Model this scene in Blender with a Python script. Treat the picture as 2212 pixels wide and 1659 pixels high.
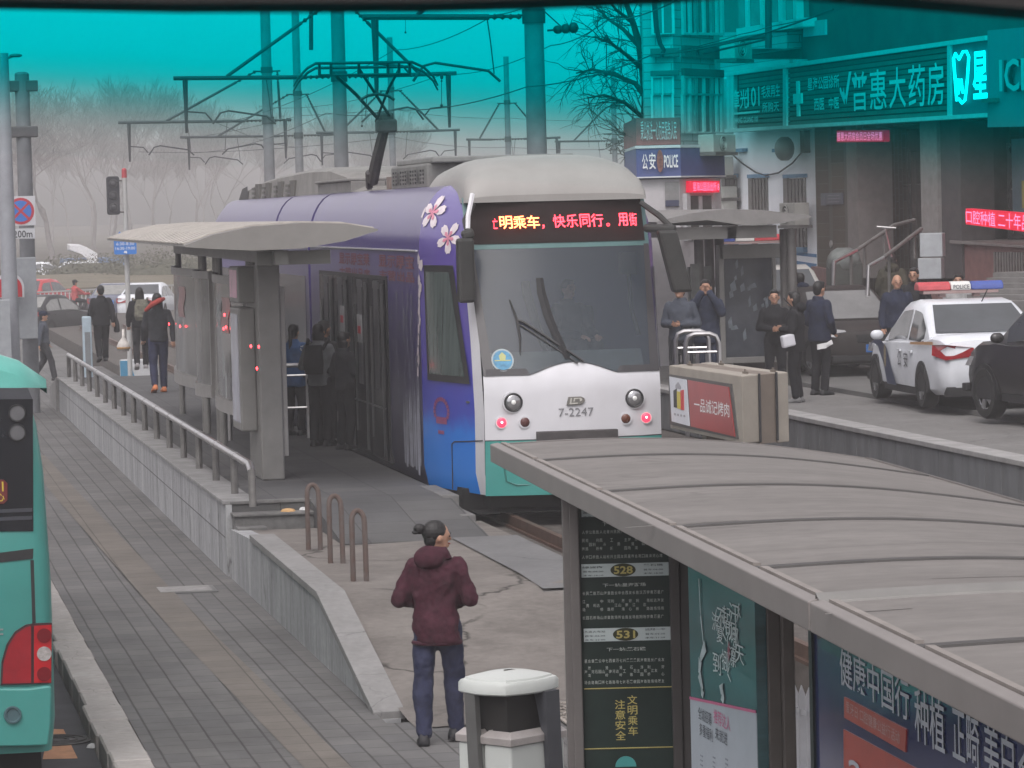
import bpy, bmesh, math, random
from mathutils import Vector, Matrix
random.seed(7)
for _o in list(bpy.data.objects): bpy.data.objects.remove(_o, do_unlink=True)
SC = bpy.context.scene
COL = SC.collection
R = math.radians

# ------------------------------------------------------------------ camera
IW, IH, IF, CZ = 2212.0, 1659.0, 7700.0, 3.5     # working pixel grid, focal length in those pixels, eye height
YAW, ROLL, PITCH = R(10.35), 0.025, math.atan((829.5 - 455.0) / 7700.0)
FW = Vector((math.sin(YAW)*math.cos(PITCH), math.cos(YAW)*math.cos(PITCH), -math.sin(PITCH)))
_rt = Vector((math.cos(YAW), -math.sin(YAW), 0.0)); _up = _rt.cross(FW)
RT = _rt*math.cos(ROLL) - _up*math.sin(ROLL)
UP = _rt*math.sin(ROLL) + _up*math.cos(ROLL)
CAM = Vector((0, 0, CZ))
def ray(u, v): return FW + RT*((u-IW/2)/IF) - UP*((v-IH/2)/IF)
def at(u, v, d): return CAM + ray(u, v)*d
def onz(u, v, z): r = ray(u, v); return CAM + r*((z-CZ)/r.z)
def onY(u, v, Y): r = ray(u, v); return CAM + r*(Y/r.y)
def onX(u, v, X): r = ray(u, v); return CAM + r*(X/r.x)
def onP(u, v, p0, n): r = ray(u, v); return CAM + r*((Vector(p0)-CAM).dot(n)/r.dot(n))
cd = bpy.data.cameras.new('camera')
cd.sensor_width = 36.0; cd.lens = 36.0*IF/IW
cd.clip_start = 0.05; cd.clip_end = 6000
cd.dof.use_dof = True; cd.dof.focus_distance = 36.0; cd.dof.aperture_fstop = 60.0
cam = bpy.data.objects.new('camera', cd); COL.objects.link(cam)
M = Matrix.Identity(4)
for i in range(3):
    M[i][0] = RT[i]; M[i][1] = UP[i]; M[i][2] = -FW[i]; M[i][3] = CAM[i]
cam.matrix_world = M
SC.camera = cam

# ------------------------------------------------------------------ sky, sun, exposure
wd = bpy.data.worlds.new('World'); SC.world = wd; wd.use_nodes = True
wn = wd.node_tree; wn.nodes.clear()
sky = wn.nodes.new('ShaderNodeTexSky'); sky.sky_type = 'NISHITA'; sky.sun_disc = False
SUN_EL, SUN_AZ = R(56), R(205)
sky.sun_elevation = SUN_EL; sky.sun_rotation = SUN_AZ
sky.dust_density = 4.0; sky.air_density = 1.0; sky.ozone_density = 1.0
hs = wn.nodes.new('ShaderNodeHueSaturation'); hs.inputs['Saturation'].default_value = 0.12   # overcast
bgn = wn.nodes.new('ShaderNodeBackground'); bgn.inputs['Strength'].default_value = 0.15
won = wn.nodes.new('ShaderNodeOutputWorld')
wn.links.new(sky.outputs[0], hs.inputs['Color']); tm = wn.nodes.new('ShaderNodeMix'); tm.data_type = 'RGBA'; tm.blend_type = 'MULTIPLY'; tm.inputs[0].default_value = 1; tm.inputs[7].default_value = (1.0, .965, .985, 1)
wn.links.new(hs.outputs[0], tm.inputs[6]); wn.links.new(tm.outputs[2], bgn.inputs['Color'])
wn.links.new(bgn.outputs[0], won.inputs['Surface'])
sl = bpy.data.lights.new('sun', 'SUN'); sl.energy = 0.5; sl.angle = R(40); sl.color = (1.0, 0.96, 0.9)
sun = bpy.data.objects.new('sun', sl); COL.objects.link(sun)
_sd = Vector((math.sin(SUN_AZ)*math.cos(SUN_EL), math.cos(SUN_AZ)*math.cos(SUN_EL), math.sin(SUN_EL)))
sun.rotation_euler = (-_sd).to_track_quat('-Z', 'Y').to_euler()
SC.view_settings.view_transform = 'Standard'; SC.view_settings.look = 'None'
SC.view_settings.exposure = 0.84; SC.view_settings.gamma = 1.0; SC.view_settings.use_curve_mapping = False
SC.render.engine = 'CYCLES'
SC.cycles.max_bounces = 8; SC.cycles.diffuse_bounces = 3; SC.cycles.glossy_bounces = 3
SC.cycles.transmission_bounces = 4; SC.cycles.transparent_max_bounces = 16; SC.cycles.volume_bounces = 2
SC.cycles.use_denoising = True

# ------------------------------------------------------------------ materials
_mats = {}
def mat(name, col, rough=.6, metal=0., var=.12, scale=6., bump=0., spec=.35, emit=None, estr=0., stretch=None, dirt=None):
    """Principled material with procedural colour variation; col is linear RGB."""
    if name in _mats: return _mats[name]
    m = bpy.data.materials.new(name); m.use_nodes = True; nt = m.node_tree; N = nt.nodes; L = nt.links
    b = N['Principled BSDF']; b.inputs['Roughness'].default_value = rough; b.inputs['Metallic'].default_value = metal
    b.inputs['Specular IOR Level'].default_value = spec
    b.inputs['Base Color'].default_value = (*col, 1)
    m.diffuse_color = (*col, 1)
    if var > 0:
        tc = N.new('ShaderNodeTexCoord'); mp = N.new('ShaderNodeMapping')
        if stretch: mp.inputs['Scale'].default_value = stretch
        L.new(tc.outputs['Object'], mp.inputs['Vector'])
        n = N.new('ShaderNodeTexNoise'); n.inputs['Scale'].default_value = scale; n.inputs['Detail'].default_value = 6
        n.inputs['Roughness'].default_value = .65
        L.new(mp.outputs[0], n.inputs['Vector'])
        r = N.new('ShaderNodeValToRGB'); e = r.color_ramp.elements
        e[0].position = .28; e[1].position = .74
        lo = [max(0, c*(1-var)) for c in col]; hi = [min(1, c*(1+var)) for c in col]
        if dirt: lo = [c*(1-var)+d*var for c, d in zip(col, dirt)]
        e[0].color = (*lo, 1); e[1].color = (*hi, 1)
        L.new(n.outputs['Fac'], r.inputs[0]); L.new(r.outputs[0], b.inputs['Base Color'])
        if bump:
            bp = N.new('ShaderNodeBump'); bp.inputs['Strength'].default_value = bump; bp.inputs['Distance'].default_value = .02
            L.new(n.outputs['Fac'], bp.inputs['Height']); L.new(bp.outputs[0], b.inputs['Normal'])
    if emit:
        b.inputs['Emission Color'].default_value = (*emit, 1); b.inputs['Emission Strength'].default_value = estr
    _mats[name] = m; return m

def brickmat(name, c1, c2, mortar, scale, bw, bh, msize=.02, rot=(0, 0, 0), rough=.85, noise=.25, nscale=1.2, bump=.4, offset=.5, big=None):
    if name in _mats: return _mats[name]
    m = bpy.data.materials.new(name); m.use_nodes = True; nt = m.node_tree; N = nt.nodes; L = nt.links
    b = N['Principled BSDF']; b.inputs['Roughness'].default_value = rough; b.inputs['Specular IOR Level'].default_value = .25
    tc = N.new('ShaderNodeTexCoord'); mp = N.new('ShaderNodeMapping'); mp.inputs['Rotation'].default_value = rot
    L.new(tc.outputs['Object'], mp.inputs['Vector'])
    t = N.new('ShaderNodeTexBrick'); t.inputs['Scale'].default_value = scale
    t.inputs['Color1'].default_value = (*c1, 1); t.inputs['Color2'].default_value = (*c2, 1); t.inputs['Mortar'].default_value = (*mortar, 1)
    t.inputs['Brick Width'].default_value = bw; t.inputs['Row Height'].default_value = bh; t.inputs['Mortar Size'].default_value = msize
    t.inputs['Mortar Smooth'].default_value = .3; t.offset = offset
    # slight waviness so that courses are not ruler straight
    w = N.new('ShaderNodeTexNoise'); w.inputs['Scale'].default_value = 1.6
    L.new(mp.outputs[0], w.inputs['Vector'])
    mx0 = N.new('ShaderNodeMix'); mx0.data_type = 'VECTOR'; mx0.inputs[0].default_value = .012
    L.new(mp.outputs[0], mx0.inputs[4]); L.new(w.outputs['Color'], mx0.inputs[5]); L.new(mx0.outputs[1], t.inputs['Vector'])
    n = N.new('ShaderNodeTexNoise'); n.inputs['Scale'].default_value = nscale; n.inputs['Detail'].default_value = 8; n.inputs['Roughness'].default_value = .7
    L.new(tc.outputs['Object'], n.inputs['Vector'])
    r = N.new('ShaderNodeValToRGB'); r.color_ramp.elements[0].position = .3; r.color_ramp.elements[1].position = .7
    r.color_ramp.elements[0].color = (1-noise,)*3+(1,); r.color_ramp.elements[1].color = (1, 1, 1, 1)
    L.new(n.outputs['Fac'], r.inputs[0])
    mx = N.new('ShaderNodeMix'); mx.data_type = 'RGBA'; mx.blend_type = 'MULTIPLY'; mx.inputs[0].default_value = 1
    L.new(t.outputs['Color'], mx.inputs[6]); L.new(r.outputs[0], mx.inputs[7]); L.new(mx.outputs[2], b.inputs['Base Color'])
    if bump:
        bp = N.new('ShaderNodeBump'); bp.inputs['Strength'].default_value = bump; bp.inputs['Distance'].default_value = .01; bp.invert = True
        L.new(t.outputs['Fac'], bp.inputs['Height']); L.new(bp.outputs[0], b.inputs['Normal'])
    _mats[name] = m; return m

def crackmat(name, c1, c2, crack, scale=.8, rough=.9, fine=14., width=.012, nscale=.9, stretch=(1, 1, 1)):
    """worn concrete or stone: blotches plus crack lines"""
    if name in _mats: return _mats[name]
    m = bpy.data.materials.new(name); m.use_nodes = True; nt = m.node_tree; N = nt.nodes; L = nt.links
    b = N['Principled BSDF']; b.inputs['Roughness'].default_value = rough; b.inputs['Specular IOR Level'].default_value = .25
    tc = N.new('ShaderNodeTexCoord'); mp = N.new('ShaderNodeMapping'); mp.inputs['Scale'].default_value = stretch
    L.new(tc.outputs['Object'], mp.inputs['Vector'])
    n = N.new('ShaderNodeTexNoise'); n.inputs['Scale'].default_value = nscale; n.inputs['Detail'].default_value = 10; n.inputs['Roughness'].default_value = .72
    L.new(mp.outputs[0], n.inputs['Vector'])
    r = N.new('ShaderNodeValToRGB'); e = r.color_ramp.elements; e[0].position = .32; e[1].position = .68; e[0].color = (*c1, 1); e[1].color = (*c2, 1)
    L.new(n.outputs['Fac'], r.inputs[0])
    w = N.new('ShaderNodeTexNoise'); w.inputs['Scale'].default_value = 2.2; w.inputs['Detail'].default_value = 5
    L.new(mp.outputs[0], w.inputs['Vector'])
    mxv = N.new('ShaderNodeMix'); mxv.data_type = 'VECTOR'; mxv.inputs[0].default_value = .35
    L.new(mp.outputs[0], mxv.inputs[4]); L.new(w.outputs['Color'], mxv.inputs[5])
    v = N.new('ShaderNodeTexVoronoi'); v.feature = 'DISTANCE_TO_EDGE'; v.inputs['Scale'].default_value = scale
    L.new(mxv.outputs[1], v.inputs['Vector'])
    cr = N.new('ShaderNodeValToRGB'); ce = cr.color_ramp.elements; ce[0].position = 0; ce[1].position = max(width, 1e-4); ce[0].color = (1, 1, 1, 1); ce[1].color = (0, 0, 0, 1)
    L.new(v.outputs['Distance'], cr.inputs[0])
    # cracks fade in and out
    n2 = N.new('ShaderNodeTexNoise'); n2.inputs['Scale'].default_value = .7; L.new(mp.outputs[0], n2.inputs['Vector'])
    r2 = N.new('ShaderNodeValToRGB'); r2.color_ramp.elements[0].position = .42; r2.color_ramp.elements[1].position = .56
    L.new(n2.outputs['Fac'], r2.inputs[0])
    mu = N.new('ShaderNodeMath'); mu.operation = 'MULTIPLY'; L.new(cr.outputs[0], mu.inputs[0]); L.new(r2.outputs[0], mu.inputs[1])
    mx = N.new('ShaderNodeMix'); mx.data_type = 'RGBA'
    L.new(mu.outputs[0], mx.inputs[0]); L.new(r.outputs[0], mx.inputs[6]); mx.inputs[7].default_value = (*crack, 1)
    f = N.new('ShaderNodeTexNoise'); f.inputs['Scale'].default_value = fine; f.inputs['Detail'].default_value = 4; L.new(tc.outputs['Object'], f.inputs['Vector'])
    fr = N.new('ShaderNodeValToRGB'); fr.color_ramp.elements[0].color = (.72, .72, .72, 1); fr.color_ramp.elements[1].color = (1.1, 1.1, 1.1, 1)
    L.new(f.outputs['Fac'], fr.inputs[0])
    mm = N.new('ShaderNodeMix'); mm.data_type = 'RGBA'; mm.blend_type = 'MULTIPLY'; mm.inputs[0].default_value = 1
    L.new(mx.outputs[2], mm.inputs[6]); L.new(fr.outputs[0], mm.inputs[7]); L.new(mm.outputs[2], b.inputs['Base Color'])
    bp = N.new('ShaderNodeBump'); bp.inputs['Strength'].default_value = .35; bp.inputs['Distance'].default_value = .01
    L.new(f.outputs['Fac'], bp.inputs['Height']); L.new(bp.outputs[0], b.inputs['Normal'])
    _mats[name] = m; return m

def glassmat(name, tint, clear, rough=.08, refl=(.8, .85, .9), spec=.45):
    """window glass: part see-through, part reflecting (clear = 0..1)"""
    if name in _mats: return _mats[name]
    m = bpy.data.materials.new(name); m.use_nodes = True; nt = m.node_tree; N = nt.nodes; L = nt.links
    N.remove(N['Principled BSDF']); out = N['Material Output']
    p = N.new('ShaderNodeBsdfPrincipled'); p.inputs['Base Color'].default_value = (*tint, 1); p.inputs['Roughness'].default_value = rough
    p.inputs['Specular IOR Level'].default_value = spec
    t = N.new('ShaderNodeBsdfTransparent'); t.inputs['Color'].default_value = (*refl, 1)
    mx = N.new('ShaderNodeMixShader'); mx.inputs[0].default_value = clear
    L.new(p.outputs[0], mx.inputs[1]); L.new(t.outputs[0], mx.inputs[2]); L.new(mx.outputs[0], out.inputs['Surface'])
    _mats[name] = m; return m

def rampmat(name, axis, stops, rough=.3, spec=.5, var=.1, scale=2.):
    """paint whose colour changes along one object axis"""
    if name in _mats: return _mats[name]
    m = bpy.data.materials.new(name); m.use_nodes = True; nt = m.node_tree; N = nt.nodes; L = nt.links
    b = N['Principled BSDF']; b.inputs['Roughness'].default_value = rough; b.inputs['Specular IOR Level'].default_value = spec
    tc = N.new('ShaderNodeTexCoord'); s = N.new('ShaderNodeSeparateXYZ'); L.new(tc.outputs['Object'], s.inputs[0])
    lo, hi = stops[0][0], stops[-1][0]
    mr = N.new('ShaderNodeMapRange'); mr.inputs['From Min'].default_value = lo; mr.inputs['From Max'].default_value = hi
    n = N.new('ShaderNodeTexNoise'); n.inputs['Scale'].default_value = scale; n.inputs['Detail'].default_value = 5; L.new(tc.outputs['Object'], n.inputs['Vector'])
    nb = N.new('ShaderNodeMath'); nb.operation = 'SUBTRACT'; nb.inputs[1].default_value = .5; L.new(n.outputs['Fac'], nb.inputs[0])
    ad = N.new('ShaderNodeMath'); ad.operation = 'MULTIPLY_ADD'; ad.inputs[1].default_value = var*(hi-lo); L.new(nb.outputs[0], ad.inputs[0])
    L.new(s.outputs[axis], ad.inputs[2]); L.new(ad.outputs[0], mr.inputs['Value'])
    r = N.new('ShaderNodeValToRGB'); L.new(mr.outputs[0], r.inputs[0]); el = r.color_ramp.elements
    while len(el) < len(stops): el.new(.5)
    for e, (p, c) in zip(el, stops): e.position = (p-lo)/(hi-lo); e.color = (*c, 1)
    L.new(r.outputs[0], b.inputs['Base Color'])
    _mats[name] = m; return m

def srgb(r, g, b):
    f = lambda c: (c/255/12.92) if c/255 <= .04045 else ((c/255+.055)/1.055)**2.4
    return (f(r), f(g), f(b))

# ------------------------------------------------------------------ mesh building
class MB:
    def __init__(s): s.v = []; s.f = []
    def add(s, vs, fs):
        k = len(s.v); s.v += [tuple(p) for p in vs]; s.f += [tuple(i+k for i in f) for f in fs]; return s
    def box(s, x0, y0, z0, x1, y1, z1):
        x0, x1 = min(x0, x1), max(x0, x1); y0, y1 = min(y0, y1), max(y0, y1); z0, z1 = min(z0, z1), max(z0, z1)
        return s.add([(x0,y0,z0),(x1,y0,z0),(x1,y1,z0),(x0,y1,z0),(x0,y0,z1),(x1,y0,z1),(x1,y1,z1),(x0,y1,z1)],
              [(0,3,2,1),(4,5,6,7),(0,1,5,4),(1,2,6,5),(2,3,7,6),(3,0,4,7)])
    def obox(s, c, ax, ay, az):
        c, ax, ay, az = Vector(c), Vector(ax), Vector(ay), Vector(az)
        vs = [c+ax*i+ay*j+az*k for k in (-1, 1) for i, j in ((-1,-1),(1,-1),(1,1),(-1,1))]
        return s.add(vs, [(0,3,2,1),(4,5,6,7),(0,1,5,4),(1,2,6,5),(2,3,7,6),(3,0,4,7)])
    def bar(s, a, b, w, h, up=(0, 0, 1)):
        a, b = Vector(a), Vector(b); d = b-a; n = d.normalized(); u = Vector(up)
        sd = n.cross(u); sd = sd.normalized() if sd.length > 1e-6 else Vector((1, 0, 0)); u = sd.cross(n)
        return s.obox((a+b)/2, d/2, sd*w/2, u*h/2)
    def tube(s, pts, r, n=8, cap=True):
        pts = [Vector(p) for p in pts]; rs = r if isinstance(r, (list, tuple)) else [r]*len(pts)
        k = len(s.v); prev = None
        for i, p in enumerate(pts):
            t = (pts[min(i+1, len(pts)-1)]-pts[max(i-1, 0)]).normalized()
            if prev is None:
                a = Vector((0, 0, 1)) if abs(t.z) < .9 else Vector((1, 0, 0)); u = t.cross(a).normalized()
            else:
                u = prev-t*prev.dot(t); u = u.normalized() if u.length > 1e-6 else t.orthogonal().normalized()
            prev = u; w = t.cross(u)
            for j in range(n):
                an = 2*math.pi*j/n; s.v.append(tuple(p+(u*math.cos(an)+w*math.sin(an))*rs[i]))
        for i in range(len(pts)-1):
            for j in range(n):
                a = k+i*n+j; b = k+i*n+(j+1) % n; s.f.append((a, b, b+n, a+n))
        if cap:
            s.f.append(tuple(k+j for j in reversed(range(n)))); e = k+(len(pts)-1)*n; s.f.append(tuple(e+j for j in range(n)))
        return s
    def prism(s, poly, o, ux, uy, uz, d):
        """2-D polygon in frame (o,ux,uy) extruded along uz from 0 to d"""
        o, ux, uy, uz = Vector(o), Vector(ux), Vector(uy), Vector(uz); n = len(poly)
        a = [o+ux*x+uy*y for x, y in poly]; b = [p+uz*d for p in a]
        return s.add(a+b, [tuple(reversed(range(n))), tuple(range(n, 2*n))]+[(i, (i+1) % n, n+(i+1) % n, n+i) for i in range(n)])
    def loft(s, rings, closed=True, cap0=True, cap1=True):
        n = len(rings[0]); k = len(s.v)
        for r in rings: s.v += [tuple(p) for p in r]
        for i in range(len(rings)-1):
            for j in range(n if closed else n-1):
                a = k+i*n+j; b = k+i*n+(j+1) % n; s.f.append((a, b, b+n, a+n))
        if closed and cap0: s.f.append(tuple(k+j for j in reversed(range(n))))
        if closed and cap1: e = k+(len(rings)-1)*n; s.f.append(tuple(e+j for j in range(n)))
        return s
    def grid(s, fn, nu, nv):
        k = len(s.v)
        for j in range(nv+1):
            for i in range(nu+1): s.v.append(tuple(fn(i/nu, j/nv)))
        for j in range(nv):
            for i in range(nu):
                a = k+j*(nu+1)+i; s.f.append((a, a+1, a+nu+2, a+nu+1))
        return s
    def ell(s, c, r, nu=14, nv=9, rot=None):
        c = Vector(c); r = r if isinstance(r, (tuple, list)) else (r, r, r); rings = []
        for j in range(1, nv):
            th = math.pi*j/nv
            rings.append([Vector((r[0]*math.sin(th)*math.cos(2*math.pi*i/nu), r[1]*math.sin(th)*math.sin(2*math.pi*i/nu), -r[2]*math.cos(th))) for i in range(nu)])
        if rot: rings = [[rot @ p for p in q] for q in rings]
        return s.loft([[c+p for p in q] for q in rings])
    def quad(s, a, b, c, d): return s.add([a, b, c, d], [(0, 1, 2, 3)])
    def mesh(s, name, off=Vector((0, 0, 0))):
        me = bpy.data.meshes.new(name)
        me.from_pydata([(x-off.x, y-off.y, z-off.z) for x, y, z in s.v], [], s.f); me.update(); return me

OFF = {}
def thing(name, label, cat, loc=(0, 0, 0), rotz=0., group=None, local=False, kind=None):
    """Empty at the thing's base; unless local, its parts are given in world coordinates"""
    o = bpy.data.objects.new(name, None); COL.objects.link(o); o.location = loc; o.rotation_euler = (0, 0, rotz)
    o.empty_display_size = .3
    OFF[o] = Vector((0, 0, 0)) if local else Vector(loc)
    tag(o, label, cat, group, kind); return o
def tag(o, label=None, cat=None, group=None, kind=None):
    if label: o['label'] = label
    if cat: o['category'] = cat
    if group: o['group'] = group
    if kind: o['kind'] = kind
    return o
def obj(name, mb, m, parent=None, smooth=False, bev=0., label=None, loc=None, auto=None):
    off = OFF.get(parent, Vector((0, 0, 0))) if parent else (Vector(loc) if loc else Vector((0, 0, 0)))
    me = mb.mesh(name, off); o = bpy.data.objects.new(name, me); COL.objects.link(o)
    if parent: o.parent = parent
    elif loc: o.location = loc
    OFF[o] = off
    if m:
        for x in (m if isinstance(m, (list, tuple)) else [m]): me.materials.append(x)
    bm = bmesh.new(); bm.from_mesh(me); bmesh.ops.recalc_face_normals(bm, faces=bm.faces); bm.to_mesh(me); bm.free()
    if smooth:
        for p in me.polygons: p.use_smooth = True
        if smooth != 'all':
            try: me.set_sharp_from_angle(angle=R(40))
            except Exception: pass
    if bev:
        b = o.modifiers.new('bevel', 'BEVEL'); b.width = bev; b.segments = 2; b.limit_method = 'ANGLE'; b.angle_limit = R(40)
    if label: o['label'] = label
    return o
def struct(name, mb, m, smooth=False):
    o = obj(name, mb, m, smooth=smooth); o['kind'] = 'structure'; return o
def dup(root, loc, rotz=0., label=None, group=None):
    r = root.copy(); COL.objects.link(r); r.location = loc; r.rotation_euler = (0, 0, rotz); OFF[r] = OFF[root]
    if label: r['label'] = label
    if group: r['group'] = group
    def rec(src, dst):
        for ch in list(src.children):
            c = ch.copy(); COL.objects.link(c); c.parent = dst; rec(ch, c)
    rec(root, r); return r

# ------------------------------------------------------------------ writing
_txt = {}
def text_geo(s, bold=0.):
    """outline of a string as (verts, faces), scaled to a unit box"""
    if (s, bold) in _txt: return _txt[(s, bold)]
    cu = bpy.data.curves.new('t', 'FONT'); cu.body = s; cu.size = 1.; cu.resolution_u = 2; cu.offset = bold; cu.fill_mode = 'FRONT'
    o = bpy.data.objects.new('t', cu); COL.objects.link(o)
    bpy.context.view_layer.update()
    dg = bpy.context.evaluated_depsgraph_get(); me = bpy.data.meshes.new_from_object(o.evaluated_get(dg))
    vs = [(v.co.x, v.co.y) for v in me.vertices]; fs = [tuple(p.vertices) for p in me.polygons]
    bpy.data.objects.remove(o, do_unlink=True); bpy.data.curves.remove(cu); bpy.data.meshes.remove(me)
    if not vs: _txt[(s, bold)] = ([], []); return [], []
    x0 = min(v[0] for v in vs); x1 = max(v[0] for v in vs); y0 = min(v[1] for v in vs); y1 = max(v[1] for v in vs)
    w = max(x1-x0, 1e-6); h = max(y1-y0, 1e-6)
    if all(ord(c) > 0x2e80 for c in s):      # CJK: keep the em box height
        pass
    _txt[(s, bold)] = ([((x-x0)/w, (y-y0)/h) for x, y in vs], fs); return _txt[(s, bold)]
class Fr:
    """a plane: origin o, unit axes ux (reading direction) and uy (up), normal n towards the reader"""
    def __init__(s, o, ux, uy=(0, 0, 1)):
        s.o = Vector(o); s.x = Vector(ux).normalized(); s.y = Vector(uy).normalized(); s.n = s.x.cross(s.y).normalized()
    def p(s, x, y, d=0.): return s.o+s.x*x+s.y*y+s.n*d
    def px(s, u, v):
        q = onP(u, v, s.o, s.n)-s.o; return q.dot(s.x), q.dot(s.y)
def put_text(mb, fr, s, x0, y0, x1, y1, d=.004, bold=0., vertical=False):
    if vertical:
        n = len(s); h = (y1-y0)/n
        for i, c in enumerate(s): put_text(mb, fr, c, x0, y1-(i+1)*h+h*.06, x1, y1-i*h-h*.06, d, bold)
        return mb
    vs, fs = text_geo(s, bold)
    mb.add([fr.p(x0+(x1-x0)*a, y0+(y1-y0)*b, d) for a, b in vs], fs); return mb
def fbox(mb, fr, x0, y0, x1, y1, d0, d1):
    """box on a plane between heights d0 and d1 off it"""
    c = fr.p((x0+x1)/2, (y0+y1)/2, (d0+d1)/2)
    return mb.obox(c, fr.x*abs(x1-x0)/2, fr.y*abs(y1-y0)/2, fr.n*abs(d1-d0)/2)
def fpoly(mb, fr, pts, d0, d1):
    return mb.prism(pts, fr.p(0, 0, d0), fr.x, fr.y, fr.n, d1-d0)
def circle(cx, cy, rx, ry=None, n=28, a0=0., a1=2*math.pi):
    ry = ry or rx; k = n if abs(a1-a0-2*math.pi) < 1e-6 else n+1
    return [(cx+rx*math.cos(a0+(a1-a0)*i/n), cy+ry*math.sin(a0+(a1-a0)*i/n)) for i in range(k)]
def rrect(x0, y0, x1, y1, r, n=5):
    out = []
    for cx, cy, a in ((x1-r, y0+r, -90), (x1-r, y1-r, 0), (x0+r, y1-r, 90), (x0+r, y0+r, 180)):
        out += [(cx+r*math.cos(R(a+90*i/n)), cy+r*math.sin(R(a+90*i/n))) for i in range(n+1)]
    return out

# ------------------------------------------------------------------ the ground
def lerp(a, b, t): t = max(0, min(1, t)); return a+(b-a)*t
def zs(y):                       # sidewalk level left of the platform
    return lerp(-.5, -.35, (y-40)/30)
def zap(y): return lerp(-.5, .05, (y-28)/4)
asph = mat('asphalt', (.045, .045, .05), .9, var=.35, scale=1.3, bump=.3)
asph2 = mat('asphalt_grey', (.11, .108, .105), .9, var=.25, scale=.4, bump=.2)
pave = brickmat('paving_bricks', (.122, .120, .120), (.148, .144, .140), (.07, .068, .066), 1., .42, .21, .010, rot=(0, 0, R(90)), noise=.48, nscale=.55)
tact = brickmat('tactile_tiles', (.140, .126, .112), (.156, .140, .122), (.09, .08, .07), 1., .4, .4, .008, rot=(0, 0, R(90)), noise=.35, nscale=1.1, offset=0.)
conc = crackmat('cracked_concrete', (.098, .088, .08), (.195, .178, .163), (.03, .027, .024), scale=.6, width=.013)
slabm = crackmat('smooth_slab', (.115, .115, .117), (.16, .16, .16), (.08, .08, .08), scale=.2, width=.001)
kerbm = crackmat('kerb_granite', (.24, .225, .21), (.36, .34, .325), (.16, .15, .14), scale=1.5, width=.004)
deckm = brickmat('platform_tiles', (.080, .080, .082), (.098, .097, .096), (.048, .048, .048), 1., .62, .62, .008, noise=.35, nscale=.8, offset=0., bump=.2)
stonew = crackmat('stained_stone', (.21, .213, .218), (.37, .375, .38), (.13, .13, .135), scale=.6, width=.006, nscale=1.6, stretch=(2.2, 2.2, .35))
capm = crackmat('cap_stone', (.175, .172, .168), (.235, .23, .226), (.12, .12, .12), scale=.8, width=.004)
darkst = mat('dark_granite', (.12, .118, .115), .8, var=.3, scale=7)

mb = MB(); mb.quad((-2500, -300, -.95), (2500, -300, -.95), (2500, 3500, -.95), (-2500, 3500, -.95))
struct('ground', mb, mat('far_ground', (.075, .072, .065), 1., var=.3, scale=.05, spec=0.))
ys = [-6, 10, 20, 30, 40, 50, 60, 70, 95]
mb = MB(); mb.loft([[(x, y, zs(y)-.14) for x in (-14, 1.7)] for y in ys], closed=False); struct('road', mb, asph)
# the sidewalk: beside the platform wall, widening at the near end
mb = MB(); mb.loft([[(x, y, zs(y)) for x in (2.02, 3.97)] for y in (27.6, 40, 50, 60, 70, 95)], closed=False)
mb.quad((2.02, 4, -.5), (12, 4, -.5), (12, 27.6, -.5), (2.02, 27.6, -.5)); mb.quad((3.9, 73, -.352), (6.35, 73, -.352), (6.35, 95, -.352), (3.9, 95, -.352)); struct('sidewalk', mb, pave)
mb = MB(); a = [(2.67, 52.3), (2.9, 34), (3.06, 25.9), (3.12, 22)]
mb.loft([[(x, y, zs(y)+.004), (x+w, y, zs(y)+.004)] for (x, y), w in zip([(2.62, 60)]+a, (.36, .38, .36, .33, .33))], closed=False)
struct('tactile_strip', mb, tact)
mb = MB(); y = 14.; random.seed(3)
while y < 94:
    l = random.choice((.5, .5, .75, .9)); z = zs(y)
    j = random.uniform(-.025, .02); mb.box(1.72+j, y+.006, z-.3, 2.02, y+l-.006, z+.006+random.uniform(-.006, .008)); y += l
kb = struct('kerb', mb, kerbm); b = kb.modifiers.new('b', 'BEVEL'); b.width = .015; b.segments = 1
mb = MB(); mb.loft([[(x, y, -.65+.005) for x in (1.2, 1.52)] for y in (25.5, 25.9)], closed=False)
p = [onz(u, v, -.636) for u, v in ((92, 1640), (168, 1638), (137, 1575), (106, 1575))]
mb = MB(); mb.add(p, [(0, 1, 2, 3)]); struct('road_marking', mb, mat('road_paint_orange', (.42, .21, .11), .8, var=.2, scale=9))
# concrete apron between platform, track and sidewalk
mb = MB(); mb.grid(lambda s, t: (4.15+s*2.6, 27.2+t*11.9, zap(27.2+t*11.9)+.006+.012*math.sin(7*s+3*t)), 6, 24)
mb.quad((6.7, 26, -.49), (12.9, 26, -.49), (12.9, 28.2, -.49), (6.7, 28.2, -.49))
struct('apron', mb, conc)
mb = MB(); mb.loft([[(x, y, zap(y)+.03) for x in (6.05, 6.75)] for y in (31.8, 33, 36.9)], closed=False)
mb.box(6.05, 31.8, -.4, 6.75, 31.81, .03); struct('track_slab', mb, slabm)
mb = MB(); mb.box(6.4, 28, -.8, 12.8, 75, -.12); mb.box(6.3, 75, -.8, 12.8, 240, -.12)
struct('track_bed', mb, mat('track_ballast', (.07, .062, .056), .95, var=.45, scale=6, bump=.6))
raw = mat('rusty_rail', (.10, .06, .045), .55, metal=.5, var=.3, scale=5)
for x in (7.28, 8.72, 10.4, 11.84):
    mb = MB(); mb.box(x-.035, 26, -.12, x+.035, 120, .02); mb.box(x-.07, 26, -.12, x+.07, 120, -.09)
    struct('rail', mb, raw)
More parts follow.
